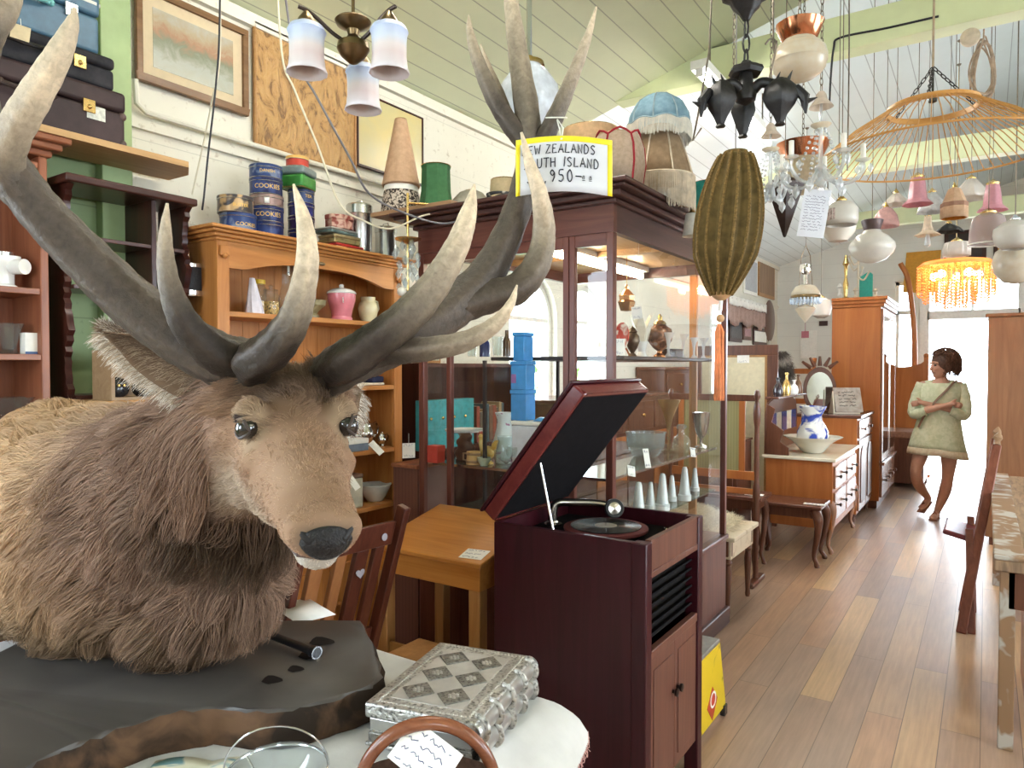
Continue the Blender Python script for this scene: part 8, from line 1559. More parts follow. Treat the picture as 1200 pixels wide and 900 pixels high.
t = thing('wash_basin', 'white china wash basin with a blue flower on the marble washstand', 'basin', c); MB().lathe([(0, .004), (.075, .002), (.085, .010), (.095, .018), (.15, .085), (.20, .120), (.232, .135), (.235, .14), (.20, .13), (.145, .095), (.08, .025), (0, .02)], 44, c, rib=lambda a, z: 1+(.018*math.sin(10*a) if z > .11 else 0)).build('basin_body', m_cw, t)
c = c+V(0, 0, .0205); t = thing('wash_jug', 'blue and white patterned china jug standing in the wash basin', 'jug', c); MB().lathe([(0, .003), (.07, .001), (.075, .012), (.09, .04), (.125, .10), (.125, .16), (.10, .215), (.072, .26), (.070, .30), (.10, .36), (.105, .375), (.098, .37), (.062, .30), (0, .2)], 40, c, rib=lambda a, z: 1+(.05*math.sin(6*a) if z > .33 else 0)).build('jug_body', m_bw, t); MB().tube([c+V(-.05, .06, .34), c+V(-.10, .12, .34), c+V(-.11, .13, .22), c+V(-.07, .09, .14)], .011, 9).build('handle', m_bw, t)
x0, x1, y0, y1, h = -1.56, -.985, 7.36, 8.30, 1.04; t = thing('panelled_cupboard', 'orange wooden cupboard with two long panelled doors beside the tall wardrobe', 'cupboard', ((x0+x1)/2, (y0+y1)/2, 0)); MB().box(x0, x1-.02, y0, y1, .10, h-.03).build('carcass', m_org, t, bevel=.004); MB().box(x0-.01, x1+.015, y0-.015, y1, h-.03, h).build('top', m_waly, t, bevel=.008)
for k in range(2):
 ya = y0+.02+k*.455; d = MB().box(x1-.02, x1, ya, ya+.44, .13, .80).build('door', m_orgf, t, bevel=.004); q = [(ya+.07, .2), (ya+.37, .2), (ya+.37, .62)]+[(ya+.22+.15*math.cos(a), .62+.12*math.sin(a)) for a in [PI*s_/10 for s_ in range(1, 10)]]+[(ya+.07, .62)]; MB().prism(q, x1, x1+.008, T=TY).build('door_panel', m_wal, d, bevel=.003)
 d = MB().box(x1-.02, x1, ya, ya+.44, .82, .99).build('drawer', m_orgf, t, bevel=.004); knobs(d, [V(x1, ya+.22, .90)])
for x in (x0+.03, x1-.05):
 for y_ in (y0+.03, y1-.05): turned(MB(), x, y_, 0, .11, .026).build('foot', m_wal, t)
c = V(-1.11, 7.62, h+.0005); t = thing('slate_plaque', 'grey lettered plaque leaning on a small stand on the panelled cupboard', 'plaque', c); PT = tr(c.x, c.y, c.z, math.radians(28), math.radians(-22)); MB().box(-.13, .13, -.012, .012, .012, .27, T=PT).build('plaque_face', spots('lichen_slate', (.30, .25, .21), (.46, .42, .37), 15, .5, .2, .7), t, bevel=.004); mb = MB()
scribble(mb, lambda x, y: PT @ V(x-.11, -.014, .05+y), .22, .20, 5, .003); mb.build('lettering', M('dark_paint', (.10, .085, .08), .7), t); MB().box(-.15, .10, .0, .16, 0, .012, T=tr(c.x, c.y, c.z, math.radians(28))).build('stand', m_marble, t); MB().prism([(.0, .012), (.14, .012), (.05, .22)], -.15, -.138, T=tr(c.x, c.y, c.z, math.radians(28)) @ Matrix(((0, 0, 1, 0), (1, 0, 0, 0), (0, 1, 0, 0), (0, 0, 0, 1)))).build('stand_side', m_marble, t)
zs = zt_+.4785
for i, (y_, s_, nm, lab, mt) in enumerate(((6.30, .16, 'scent_bottle', 'dark scent bottle on the washstand splashback shelf', M('dark_glass', (.03, .02, .025), .1, coat=.4)), (6.62, .20, 'brass_bell', 'small brass hand bell on the washstand shelf', m_brass), (6.92, .13, 'trinket_jar', 'white trinket jar on the washstand shelf', m_porc), (7.1, .18, 'brown_bottle', 'brown pottery bottle at the far end of the washstand shelf', M('salt_glaze', (.16, .08, .04), .3)))):
 pot(nm, lab, nm.split('_')[1], V(-1.48, y_, zs), [(0, .001), (.035, .001), (.04, s_*.3), (.03, s_*.55), (.012, s_*.7), (.012, s_*.9), (.018, s_*.93), (.016, s_), (0, s_)], mt, 18)
y = 7.9; c = V(-1.95, 7.0, 0); t = thing('dress_stand', 'dark turned stand draped with a grey fox fur stole near the framed screen', 'stand', V(-1.745, 7.45, 0)); MB().lathe([(0, 0), (.16, 0), (.15, .025), (.03, .05), (.022, .5), (.03, .55), (.022, .6), (.02, 1.42), (.05, 1.45), (.06, 1.52), (0, 1.58)], 20, (-1.745, 7.45, 0)).build('stand_post', m_wal, t); r = np.random.RandomState(9); N = 7000
u = r.rand(N); a = r.rand(N)*6.28; P0 = np.stack([-1.745+.11*np.cos(a)*(.6+.5*np.sin(PI*u)), 7.45+.12*np.sin(a)*(.6+.5*np.sin(PI*u)), 1.66-.50*u], 1); dd = unit(np.stack([np.cos(a)*.5, np.sin(a)*.5, -np.ones(N)*.9], 1)+r.normal(size=(N, 3))*.3); pts = np.stack([P0+dd*(.07*s_) for s_ in np.linspace(0, 1, 5)], 1); cl = np.where((np.sin(u*14+a)[:, None] > .55), np.array([.34, .30, .26]), np.array([.085, .07, .06]))*(.7+.6*r.rand(N))[:, None]
fs_ = thing('fur_stole', 'grey and dark fox fur stole hanging on the turned stand', 'stole', V(-1.745, 7.45, 1.12)); inv = root_matrix(fs_).inverted(); MB().lathe([(0, 1.60), (.08, 1.62), (.115, 1.45), (.10, 1.2), (.065, 1.13), (.06, 1.14), (.09, 1.25), (.10, 1.45), (.072, 1.585), (0, 1.59)], 20, (-1.745, 7.45, 0)).build('lining', M('fur_lining', (.05, .04, .035), .9), fs_); hb = hair_object('fur', [(pts, cl, .0016)], fur_mat, fs_); hb['kind'] = 'stuff'; inv = oi
t = thing('carved_mirror', 'dark carved swing mirror with a fan shaped crest on the panelled cupboard', 'mirror', V(-1.42, 7.80, h)); mb = MB(); mb.prism([(.16*math.cos(a), .16*math.sin(a)*1.5+.22) for a in [2*PI*s_/30 for s_ in range(30)]], -.012, .012, T=tr(-1.42, 7.80, h, math.radians(20), PI/2)); mb.build('frame', m_wal, t, bevel=.004); MB().prism([(.125*math.cos(a), .125*math.sin(a)*1.5+.22) for a in [2*PI*s_/30 for s_ in range(30)]], .0125, .014, T=tr(-1.42, 7.80, h, math.radians(20), PI/2)).build('glass', m_mir, t); MB().box(-.18, .18, -.06, .06, .0, .02, T=tr(-1.42, 7.80, h, math.radians(20))).build('base', m_wal, t, bevel=.004)
for s_ in range(5): a = PI*(.2+.15*s_); MB().tube([V(-1.42, 7.80, h+.42)+V(.1*math.cos(a), .03*math.cos(a), .05*math.sin(a)), V(-1.42, 7.80, h+.44)+V(.2*math.cos(a), .06*math.cos(a), .13*math.sin(a))], [.022, .012], 8).build('crest_leaf', m_wal, t)
t = thing('slat_chair', 'orange wooden chair standing behind the cupboard by the wall', 'chair', V(-1.86, 8.6, 0))
for x in (-2.06, -1.66): MB().tube([(x, 8.72, 0), (x, 8.70, .46), (x, 8.78, 1.52), (x-.0, 8.80, 1.60)], [.02, .022, .02, .026], 10).build('back_post', m_org, t); MB().tube([(x, 8.34, 0), (x, 8.34, .45)], .02, 10).build('front_leg', m_org, t)
MB().box(-2.08, -1.64, 8.32, 8.72, .45, .485).build('seat', m_org, t, bevel=.01); [MB().bar((-2.06, 8.705+.075*(z-.46)/1.06, z), (-1.66, 8.705+.075*(z-.46)/1.06, z), .02, .06).build('back_rail', m_org, t) for z in (.75, 1.1, 1.45)]
x0, x1, y0, y1, h = -1.40, -.905, 8.34, 9.62, 2.235; t = thing('tall_wardrobe', 'tall orange mahogany wardrobe with a mirrored front catching the doorway light', 'wardrobe', ((x0+x1)/2, (y0+y1)/2, 0)); MB().box(x0, x1-.02, y0, y1, .08, h-.10).build('carcass', m_org, t, bevel=.004); MB().box(x0+.02, x1-.04, y0+.02, y1-.02, 0, .08).build('plinth', m_wal, t)
for o, z in ((.012, h-.10), (.03, h-.065), (.045, h-.03)): MB().box(x0-.0, x1+o, y0-o, y1+o, z, z+.035).build('cornice', m_org, t, bevel=.006)
for k in range(2):
 ya = y0+.02+k*.625; d = MB().box(x1-.02, x1+.002, ya, ya+.61, .50, h-.12).build('door', m_orgf, t, bevel=.004); MB().box(x1+.002, x1+.005, ya+.08, ya+.53, .58, h-.2).build('mirror_glass', m_mir, d)
 d = MB().box(x1-.02, x1+.006, ya, ya+.61, .12, .46).build('drawer', m_orgf, t, bevel=.006); knobs(d, [V(x1+.006, ya+.15, .29), V(x1+.006, ya+.46, .29)], r=.02)
MB().box(x1-.02, x1+.03, y0, y1, .46, .495).build('mid_moulding', m_orgf, t, bevel=.008)
zw = h+.0055; zw = h+.006
for i, (px, hh, nm, lab) in enumerate(((991, .50, 'candlestick', 'brass and white candlestick standing on the tall wardrobe'), (984, .20, 'oil_lamp', 'small white glass oil lamp on the tall wardrobe'), (1003, .16, 'gilt_ornament', 'gilt shell ornament on the wardrobe top'), (1026, .15, 'gilt_ornament', 'cream and gilt ornament at the front of the wardrobe top'))):
 c = ony(px, 340, 8.62+.12*i); pot(nm, lab, nm.split('_')[-1], V(c.x, c.y, zw), [(0, .001), (.06, .001), (.055, .02), (.018, .04), (.03, hh*.35), (.014, hh*.5), (.02, hh*.75), (.035, hh*.8), (.02, hh*.9), (.012, hh), (0, hh)], [m_brass, m_opal, m_opalc, m_opalc][i], 18)
c = ony(1015, 322, 9.42); solo('green_fabric_bolt', 'upright turquoise green folded fabric on the tall wardrobe', 'fabric', MB().prism([(-.07, 0), (.07, .0), (.07, .36), (.03, .40), (-.07, .33)], -.03, .03, T=tr(c.x, c.y, zw, .2, PI/2)), cloth('sea_green', (.06, .42, .33), .3))
c = ony(1006, 300, 9.12); t = thing('branch_candelabra', 'cream porcelain branch candelabra standing on the wardrobe', 'candelabra', V(c.x, c.y, c.z-.3)); q = MB().tube([V(c.x, c.y, zw), V(c.x, c.y, c.z)], .012, 10)
for k in range(5): a = k*1.3; q.tube([Vector(p) for p in spline([(c.x, c.y, c.z-.25+.06*k), (c.x+.06*math.cos(a), c.y+.06*math.sin(a), c.z-.28+.06*k), (c.x+.12*math.cos(a), c.y+.12*math.sin(a), c.z-.18+.06*k)], 4)], [.010]*8+[.016], 8)
q.build('branches', m_opalc, t); t.location.z = zw;
for ch in t.children: ch.location.z -= zw-(c.z-.3)
x0, x1, y0, y1 = -1.08, -.62, 9.95, 10.6; t = thing('far_chest', 'dark leather topped chest beyond the tall wardrobe behind the woman', 'chest', ((x0+x1)/2, (y0+y1)/2, 0)); MB().box(x0, x1, y0, y1, .06, .62).build('chest_body', m_wal, t, bevel=.008); MB().box(x0-.01, x1+.012, y0-.012, y1+.01, .62, .70).build('lid', M('tan_leather', (.30, .15, .09), .5, var=.2), t, bevel=.02); [MB().box(x, x+.06, y_, y_+.06, 0, .06).build('foot', m_wal, t) for x in (x0, x1-.06) for y_ in (y0, y1-.06)]
y = 10.75; t = thing('bed_head', 'orange wooden bed head with a shaped top leaning by the end wall', 'bed head', (-.95, y, 0)); w0, w1 = -1.25, ony(1083, 450, y).x; zt_ = ony(1065, 425, y).z; MB().prism([(w0, 0), (w1, 0), (w1, zt_+.02)]+[(w1+(w0-w1)*s_/14, zt_-.06*math.sin(PI*s_/14)) for s_ in range(1, 14)]+[(w0, zt_+.02)], y-.02, y+.02, T=TX).build('panel', m_org, t, bevel=.006); MB().box(w1-.005, w1+.05, y-.03, y+.03, 0, zt_+.07).ball((w1+.022, y, zt_+.09), .035, 12).build('post', m_org, t)
t = thing('brown_post', 'tall curved brown wooden stand beside the bright end doorway', 'stand', (-.83, 11.3, 0)); MB().tube([Vector(q) for q in spline([(-.80, 11.3, 0), (-.82, 11.3, 1.2), (-.84, 11.3, 2.0), (-.92, 11.3, 2.7), (-1.02, 11.3, 2.95)], 5)], .035, 10).build('upright', m_org, t); MB().box(-.98, -.62, 11.15, 11.45, 0, .03).build('foot', m_org, t)
a, b = ony(1058, 343, YE-.03), ony(1100, 293, YE-.03); t = thing('orange_board', 'orange painted board with dark discs hung high on the end wall', 'board', ((a.x+b.x)/2, YE-.02, a.z)); MB().prism([(a.x, a.z), (b.x, a.z-.02), (b.x+.03, b.z), (a.x+.04, b.z)], YE-.03, YE-.006, T=TX).build('board_panel', M('ochre_paint', (.58, .27, .02), .5, var=.08), t, bevel=.004)
for z in (.35, .62): MB().lathe([(0, 0), (.055, 0), (.05, .015), (0, .018)], 18, T=tr(b.x-.10, YE-.03, a.z+(b.z-a.z)*z, 0, PI/2)).build('disc', m_blackp, t)
for x0, x1, z0, z1, lab, col in ((.06, .34, 2.86, 3.35, 'ochre picture in a dark frame high over the doorway', (.58, .28, .03)), (-.52, -.02, 2.90, 3.42, 'large dark picture high over the end doorway', (.035, .022, .02))):
 t = thing('framed_picture', lab, 'picture', ((x0+x1)/2, YE-.02, z0)); MB().box(x0, x1, YE-.03, YE-.006, z0, z1).build('frame', m_dark, t, bevel=.006); MB().box(x0+.05, x1-.05, YE-.033, YE-.029, z0+.05, z1-.05).build('painting', M('painting_%d' % int(x0*100+99), col, .4, var=.3, scale=6), t)
for px0, py0, px1, py1, nm, lab, m_ in ((938, 420, 957, 387, 'notice_board', 'plain white board on the end wall left of the wardrobe', m_tagp), (960, 382, 970, 376, 'door_plate', 'small dark plate on the end wall', m_dark)):
 a, b = ony(px0, py0, YE-.01), ony(px1, py1, YE-.01); solo(nm, lab, 'board', MB().box(a.x, b.x, YE-.02, YE-.004, a.z, b.z), m_)
def wallbox(px0, py0, px1, py1, nm, lab, mf, mi, cat, fw=.05):
 a, b = onx(px0, py0, XW+.02), onx(px1, py1, XW+.02); z0, z1 = min(a.z, b.z), max(a.z, b.z); t = thing(nm, lab, cat, (XW, (a.y+b.y)/2, z0)); mb = MB()
 MB().box(XW+.003, XW+.022, a.y, b.y, z0, z1).build('frame', mf, t, bevel=.004); MB().box(XW+.022, XW+.026, a.y+fw, b.y-fw, z0+fw, z1-fw).build('picture_panel', mi, t); return t
wallbox(889, 346, 908, 311, 'wall_plank_picture', 'tall brown wooden panel high on the left wall near the far corner', m_oak, wood('barn_wood', (.20, .12, .07), (.34, .22, .14), 'Z', .6), 'picture')
wallbox(872, 343, 888, 305, 'pale_picture', 'pale grey picture high on the wall above the fringed pelmet', m_tagp, M('grey_print', (.42, .44, .46), .4, var=.1), 'picture')
wallbox(855, 400, 870, 374, 'dark_picture', 'dark square picture under the fringed pelmet', m_dark, M('murky_print', (.06, .05, .045), .4, var=.3), 'picture')
wallbox(871, 398, 881, 377, 'rose_picture', 'dusty rose coloured picture under the fringed pelmet', m_wal, M('rose_print', (.40, .20, .20), .5, var=.2), 'picture')
wallbox(883, 404, 899, 386, 'white_picture', 'white mounted picture in a dark frame under the fringed pelmet', m_dark, m_tagp, 'picture')
a, b = onx(853, 360, XW+.06), onx(897, 360, XW+.06); za, zb = 2.40, 2.10; t = thing('fringed_pelmet', 'long dusty pink fringed pelmet with white lace along the far left wall', 'pelmet', (XW+.04, (a.y+b.y)/2, zb)); MB().box(XW+.004, XW+.07, a.y, b.y, za-.02, za).build('rail', m_wal, t); MB().grid(lambda u, v: V(XW+.06+.012*math.sin(u*60), a.y+(b.y-a.y)*u, za-(za-zb)*v*(1+.25*math.sin(u*9.4)**2)), 90, 6).build('valance', M('dusty_pink', (.42, .29, .25), .8, var=.1), t, solid=.004); MB().grid(lambda u, v: V(XW+.078+.01*math.sin(u*60), a.y+(b.y-a.y)*u, za+.02-.11*v-.02*abs(math.sin(u*40))*v), 120, 3).build('lace', m_tagp, t, solid=.003)
c = onx(904, 376, XW+.05); t = thing('round_fan', 'round dark woven fan hung at the far end of the left wall', 'fan', c-V(0, 0, .3)); MB().lathe([(0, .0), (.30, .005), (.32, .012), (.30, .02), (0, .03)], 36, T=tr(XW+.01, c.y, c.z, 0, 0, PI/2)).build('disc', m_wal, t); MB().box(XW+.01, XW+.03, c.y-.02, c.y+.02, c.z-.55, c.z-.3).build('handle', m_tagp, t)
m_rw = wood('brown_wardrobe', (.17, .075, .035), (.26, .125, .06), 'Z', .4, .6, .2); yR = 7.15; zt_ = ony(1175, 367, yR).z
x0, x1 = ony(1157, 450, yR).x, 1.35; t = thing('plain_wardrobe', 'plain brown wardrobe at the end of the bench table by the doorway', 'wardrobe', ((x0+x1)/2, yR+.28, 0)); MB().box(x0, x1, yR, yR+.56, .07, zt_-.03).build('carcass', m_rw, t, bevel=.005); MB().box(x0-.02, x1+.02, yR-.02, yR+.58, zt_-.03, zt_).build('cornice', m_rw, t, bevel=.01); MB().box(x0+.03, x1-.03, yR+.03, yR+.53, 0, .07).build('plinth', m_wal, t)
m_old = spots('scraped_bench_wood', (.36, .24, .15), (.20, .135, .09), 8, .55, .15, .6, stretch=(6, .8, 1), detail=6); m_paint = spots('chipped_grey_paint', (.27, .165, .095), (.44, .41, .37), 11, .56, .05, .6)
a, b = onz(1161, 584, .75), onz(1171, 655, .75); x0, y0, y1 = .035, b.y-.02, 5.95; t = thing('work_table', 'long old workbench table with a scraped top at the edge of the aisle', 'table', (.55, (y0+y1)/2, 0)); MB().box(x0, 1.1, y0, y1, .705, .75).build('top', m_old, t, bevel=.006); MB().box(x0+.0, x0+.10, y0, y1, .7502, .765).build('top_edge', m_paint, t, bevel=.004); MB().box(x0+.05, 1.05, y0+.02, y0+.05, .56, .705).build('apron', m_wal, t); MB().box(x0+.03, x0+.055, y0+.05, y1-.05, .56, .705).build('apron', m_paint, t)
for x in (x0+.02, 1.0):
 for y in (y0+.02, y1-.1): MB().box(x, x+.052, y, y+.052, 0, .705).build('leg', m_paint, t, bevel=.004)
t = thing('red_chest', 'reddish brown wooden chest on the floor under the workbench table', 'trunk', (.5, y0+.6, 0)); MB().box(.16, .95, y0+.15, y0+.95, .0, .36).build('trunk_body', m_redwoody, t, bevel=.006); MB().box(.15, .96, y0+.14, y0+.96, .36, .44).build('lid', m_redwoody, t, bevel=.01)
pT, pF = P(1171, 506, 4.25), onz(1126, 742, .0); pF = V(pF.x, pF.y, 0); m_fold = wood('folding_wood', (.12, .035, .022), (.24, .085, .05), 'Z', .35, 1, .2); dv = pT-pF; sd = V(.0, .42, 0)
t = thing('carved_folding_chair', 'tall carved dark folding chair leaning against the workbench table', 'chair', pF+sd*.5)
for o, nm in ((V(0, 0, 0), 0), (sd, 1)):
 MB().bar(pF+o, pF+o+dv*.93, .05, .03, up=sd).build('side_rail', m_fold, t, bevel=.006); e = pF+o+dv*.93; MB().tube([e, e+dv*.02, e+dv*.035, e+dv*.05, e+dv*.07], [.022, .014, .024, .020, .004], 12).build('finial', m_paint, t)
 q = V(pF.x-.02+o.x, pF.y+o.y+.02, 0); MB().bar(q+V(.07, 0, 0), pF+o+dv*.47+V(-.05, 0, .03), .04, .026, up=sd).build('front_leg', m_fold, t, bevel=.005)
for s_, w_ in ((.90, .10), (.74, .05), (.60, .05), (.10, .04)): MB().bar(pF+dv*s_, pF+dv*s_+sd, .022, w_, up=dv.normalized()).build('cross_rail', m_fold, t, bevel=.004)
MB().bar(pF+dv*.47+V(-.10, 0, -.02), pF+dv*.47+sd+V(-.10, 0, -.02), .17, .03, up=V(.25, 0, 1)).build('seat', M('oxblood_leather', (.16, .025, .03), .35, var=.15), t, bevel=.01)
F0 = onz(1097, 607, 0.0); sP = (F0-EYE).dot(FW)/FPX; fwd = (EYE-F0); fwd.z = 0; fwd.normalize(); rt = V(-fwd.y, fwd.x, 0)
def W(px, py, y=0): return F0+rt*((px-1097)*sP)+fwd*y+V(0, 0, (607-py)*sP)
WOM = thing('person', 'woman with curly brown hair in a pale green tunic, arms folded, in the aisle', 'person', F0)
src = MB()
def limb(pts, n=14): sp_ = spline([(*W(*p[:3]), p[3]) for p in pts], 5); src.tube([Vector(q[:3]) for q in sp_], [q[3] for q in sp_], n)
limb([(1107, 502, 0, .095), (1109, 532, .02, .078), (1108, 556, .03, .053), (1105, 576, .0, .053), (1098, 599, -.01, .031), (1097, 603, .0, .034)])
src.tube([W(1098, 602.5, -.05), W(1096, 603, .06), W(1094, 604.5, .13), W(1093.5, 605, .165)], [.030, .036, .034, .018], 12, flat=.62)
limb([(1086, 502, 0, .095), (1081, 530, .03, .074), (1076, 553, .07, .052), (1079, 570, -.01, .052), (1088, 586, -.13, .031), (1088, 590, -.14, .033)])
src.tube([W(1089, 588, -.16), W(1086, 592, -.10), W(1083, 597, -.05), W(1081, 600, -.02)], [.030, .034, .033, .018], 12, flat=.7)
limb([(1097, 512, 0, .135), (1098, 488, 0, .118), (1099, 462, 0, .122), (1100, 449, 0, .085), (1100, 441, .0, .046), (1101, 434, .01, .048)], 20)
for p in ((1082, 452), (1118, 452)): src.ball(W(*p), .046, 14)
limb([(1081, 451, 0, .046), (1075, 469, .02, .042), (1073, 484, .06, .038), (1086, 480, .16, .034), (1104, 474, .185, .025), (1109, 472.5, .18, .026)])
limb([(1119, 451, 0, .046), (1123, 468, .01, .042), (1122, 484, .05, .038), (1108, 478, .135, .033), (1088, 473, .145, .025), (1082, 472, .14, .026)])
for (bx, by, bz_, sg_) in ((1109, 472.5, .18, 1), (1082, 472, .14, -1)):
 src.tube([W(bx-2*sg_, by, bz_), W(bx+5*sg_, by-.5, bz_)], [.026, .034], 12, flat=.55)
 for k in range(4): src.tube([W(bx+4*sg_, by-2.2+k*1.5, bz_+.005), W(bx+(9-abs(k-1.3)*.8)*sg_, by-2+k*1.7, bz_+.0), W(bx+(12.5-abs(k-1.3)*1.1)*sg_, by-1.4+k*1.8, bz_-.03)], [.0105, .0095, .0075], 8)
 src.tube([W(bx+1*sg_, by-2, bz_+.01), W(bx+4*sg_, by-5, bz_+.015), W(bx+6.5*sg_, by-6, bz_+.01)], [.012, .011, .008], 8)
HC = W(1100.5, 429, .015); hd = (fwd*.55-rt*.83).normalized(); hs = V(-hd.y, hd.x, 0); HT = Matrix.Translation(HC) @ Matrix((hs, hd, ZZ)).transposed().to_4x4() @ Matrix.Scale(1.1, 4)
src.ball((0, -.01, .025), .082, 20, sx=.93, sy=1.12, sz=1.05, T=HT); src.ball((0, .022, -.035), .062, 18, sx=.95, sy=1.0, sz=1.2, T=HT); src.ball((0, .055, -.088), .022, 12, T=HT)
src.tube([HT @ V(0, .082, .012), HT @ V(0, .098, -.018), HT @ V(0, .106, -.030), HT @ V(0, .092, -.040)], [.009, .012, .014, .010], 10)
for s_ in (-1, 1): src.ball((s_*.032, .070, -.022), .022, 10, T=HT); src.ball((s_*.078, -.01, -.015), .024, 10, sx=.35, sy=.7, T=HT); src.ball((s_*.03, .078, .026), .016, 10, sx=1.5, sz=.6, T=HT)
ob = src.build('skin_source', M('skin', (.50, .27, .19), .5, var=.04, sub=.1), None, sharp=0)
q = ob.modifiers.new('r', 'REMESH'); q.mode = 'VOXEL'; q.voxel_size = .0065; q = ob.modifiers.new('s', 'SMOOTH'); q.factor = .5; q.iterations = 4
me = bpy.data.meshes.new_from_object(ob.evaluated_get(bpy.context.evaluated_depsgraph_get())); bpy.data.objects.remove(ob); me.name = 'body'
me.transform(Matrix.Translation(-F0)); me.polygons.foreach_set('use_smooth', [True]*len(me.polygons)); me.materials.clear(); me.materials.append(MATS['skin'])
bo = bpy.data.objects.new('body', me); COL.objects.link(bo); bo.parent = WOM
for s_ in (-1, 1):
 MB().ball((s_*.031, .0815, .006), .0105, 12, sx=1.2, sz=.75, T=HT).build('eye', M('eye_dark', (.05, .035, .03), .15, var=0), WOM); MB().tube([HT @ V(s_*.014, .093, .026), HT @ V(s_*.032, .091, .031), HT @ V(s_*.05, .078, .026)], .0035, 6).build('eyebrow', M('hair_brown', (.085, .042, .028), .55, var=.3, scale=60), WOM)
MB().tube([HT @ V(-.022, .080, -.060), HT @ V(0, .089, -.058), HT @ V(.022, .080, -.060)], .0055, 8, flat=.7).build('mouth', M('lips', (.42, .15, .13), .4, var=0), WOM)
hc = MB().ball((0, -.03, .04), .104, 20, sx=.98, sy=1.05, sz=1.0, T=HT); hr = hc.build('hair', M('hair_brown', (.085, .042, .028), .55), WOM)
r = np.random.RandomState(17); N = 1500; pts, cols = [], []
for k in range(N):
 n_ = Vector(r.normal(size=3)).normalized()
 if n_.y > .45 and n_.z < .55: continue
 if n_.z < -.75: continue
 p = HT @ (V(0, -.03, .045)+V(n_.x*.102, n_.y*.108, n_.z*.108)); o_ = (HT.to_3x3() @ n_); a_ = o_.orthogonal().normalized(); b_ = o_.cross(a_); ph = r.rand()*6.3; L = .03+.03*r.rand()+(.03 if n_.z < 0 else 0)
 pts.append([list(p+o_*(.026*math.sin(2.2*s_))+a_*(.010*math.cos(7*s_+ph))+b_*(.010*math.sin(7*s_+ph))-ZZ*(L*s_*s_)) for s_ in np.linspace(0, 1, 9)]); g = .6+.9*r.rand(); cols.append([.11*g, .055*g, .036*g])
oi = inv; inv = root_matrix(WOM).inverted(); h_ = hair_object('curls', [(np.array(pts), np.array(cols), .0028)], fur_mat, hr); h_['kind'] = 'stuff'; inv = oi
m_tun = spots('tunic_print', (.50, .56, .38), (.62, .66, .50), 26, .5, .12, .85); m_hem = spots('tunic_hem', (.60, .50, .36), (.66, .60, .46), 30, .5, .1, .85)
RG = [(445, 1100, .075, .062), (447, 1100, .140, .085), (451, 1100, .182, .105), (462, 1099.5, .185, .135), (478, 1098.5, .175, .140), (495, 1098, .190, .150), (512, 1097, .222, .178), (524, 1097, .245, .190)]
def tunic(rg, n=40, flare=1):
 return lambda u, v: (lambda q, a: W(q[1], q[0])+rt*(q[2]*math.cos(a)*(1+.03*math.sin(9*a)*max(0, (q[0]-470)/60)))+fwd*(q[3]*math.sin(a)*(1+.04*math.sin(7*a+1)*max(0, (q[0]-470)/60)))+V(0, 0, -(.055*max(0, math.sin(a)) if q[0] < 448.5 else 0)-.035*max(0, math.cos(a))*max(0, (q[0]-490)/35)))(rg[min(len(rg)-1, int(round(v*(len(rg)-1))))], 2*PI*u)
MB().grid(tunic([tuple(x) for x in spline(RG, 3)]), 44, 22, closed=True).build('tunic', m_tun, WOM, solid=.006)
MB().grid(tunic([(524, 1097, .247, .192), (528, 1097, .252, .196), (532, 1097.5, .258, .20)]), 44, 3, closed=True).build('hem_band', m_hem, WOM, solid=.008)
for pts in ([(1081, 449.5, 0, .052), (1075.5, 466, .02, .054), (1073, 481, .055, .056), (1075, 485, .08, .054), (1082, 482.5, .135, .046), (1086, 481, .15, .048)], [(1119, 449.5, 0, .052), (1123, 466, .01, .056), (1123.5, 481, .045, .058), (1121, 485, .07, .054), (1113, 481, .115, .046), (1109, 479.5, .125, .048)]):
 sp_ = spline([(*W(*p[:3]), p[3]) for p in pts], 5); MB().tube([Vector(q[:3]) for q in sp_], [q[3]*(1+.04*math.sin(i*1.9)) for i, q in enumerate(sp_)], 18).build('sleeve', m_tun, WOM)
MB().tube([Vector(q) for q in spline([list(W(1116, 446, -.02)), list(W(1113, 447, .085)), list(W(1105, 457, .142)), list(W(1095, 469, .165)), list(W(1084, 486, .165)), list(W(1078, 500, .12))], 5)], .013, 8, flat=.4).build('bag_strap', M('strap_leather', (.16, .085, .05), .5), WOM)
m_sand = M('sandal_leather', (.30, .13, .08), .5)
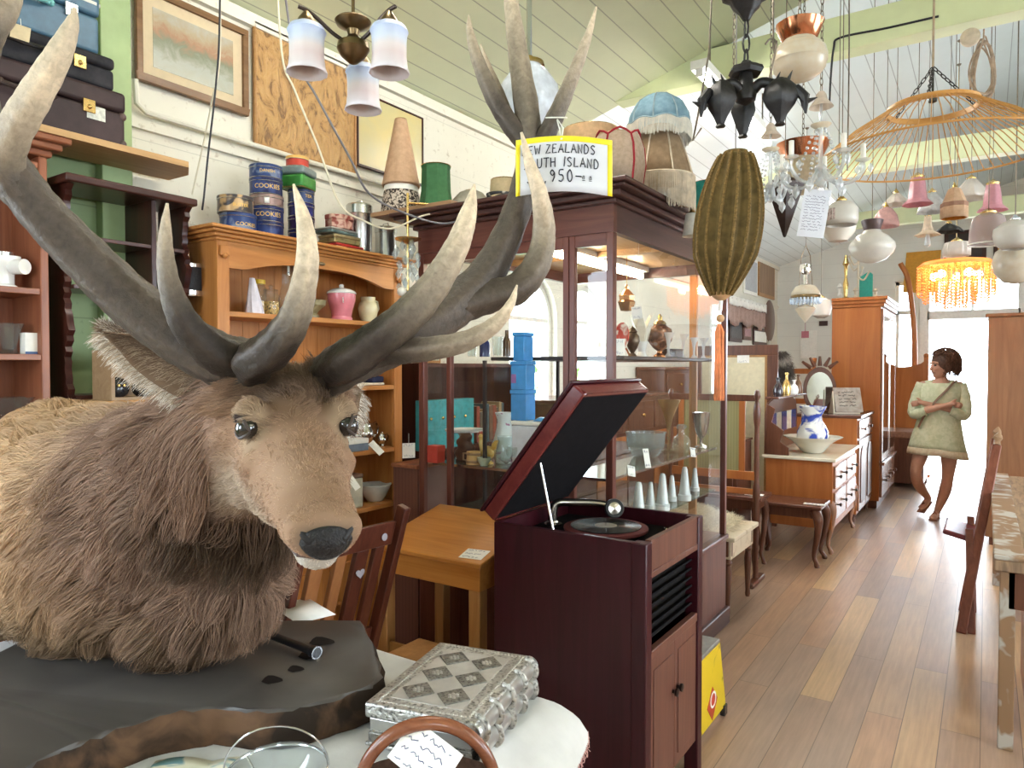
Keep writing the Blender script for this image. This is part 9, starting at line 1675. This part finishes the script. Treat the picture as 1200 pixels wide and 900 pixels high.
for a, b, c in ((W(1098, 605.5, -.06), W(1093.5, 606.3, .17), W(1095.5, 601, .07)), (W(1089.5, 591, -.17), W(1081, 602.5, -.02), W(1083.5, 594, -.06))):
 MB().bar(a, b, .075, .014, up=(c-a).normalized()).build('sandal_sole', m_sand, WOM, bevel=.006); MB().tube([a.lerp(b, .62)+rt*.038, c+V(0, 0, .02), a.lerp(b, .62)-rt*.038], .008, 8, flat=1.6).build('sandal_strap', m_sand, WOM)
w = bpy.data.worlds.new('world'); SC.world = w; w.use_nodes = True; nt = w.node_tree
bg = nt.nodes['Background']; bg.inputs['Color'].default_value = (.80, .90, 1.0, 1); bg.inputs['Strength'].default_value = SKY
def portal(c, size, rot):
 l = bpy.data.lights.new('window_portal', 'AREA'); l.shape = 'RECTANGLE'; l.size, l.size_y = size; l.cycles.is_portal = True
 o = bpy.data.objects.new('window_portal', l); COL.objects.link(o); o.location = c; o.rotation_euler = rot
H = PI/2
for (a, b, s, h, ar) in (W1, W2, W3): portal((XW-.12, (a+b)/2, (s+h+(.15 if ar else 0))/2), (h-s+(.3 if ar else 0), b-a), (0, -H, 0))
for (a, b, s, h, ar) in (W4, W5): portal((XR+.12, (a+b)/2, (s+h)/2), (h-s, b-a), (0, H, 0))
for (a, b, s, h) in BO: portal(((a+b)/2, YB-.12, (s+h)/2), (b-a, h-s), (H, 0, 0))
for (a, b, s, h) in EO: portal(((a+b)/2, YE+.13, (s+h)/2), (b-a, h-s), (-H, 0, 0))
cam = bpy.data.cameras.new('camera'); cam.sensor_width = 36; cam.lens = 36*FPX/1200; cam.clip_start = .02
co = bpy.data.objects.new('camera', cam); COL.objects.link(co)
co.matrix_world = Matrix.Translation(EYE) @ Matrix((RT, UP, -FW)).transposed().to_4x4()
SC.camera = co
SC.view_settings.view_transform = 'Standard'; SC.view_settings.look = 'None'; SC.view_settings.gamma = 1; SC.view_settings.use_curve_mapping = False
SC.view_settings.exposure = EXPO
SC.cycles.use_denoising = True; SC.cycles.max_bounces = 10; SC.cycles.transparent_max_bounces = 24; SC.cycles.diffuse_bounces = 5; SC.cycles.glossy_bounces = 5; SC.cycles.sample_clamp_indirect = 8; SC.cycles.caustics_reflective = False; SC.cycles.caustics_refractive = False
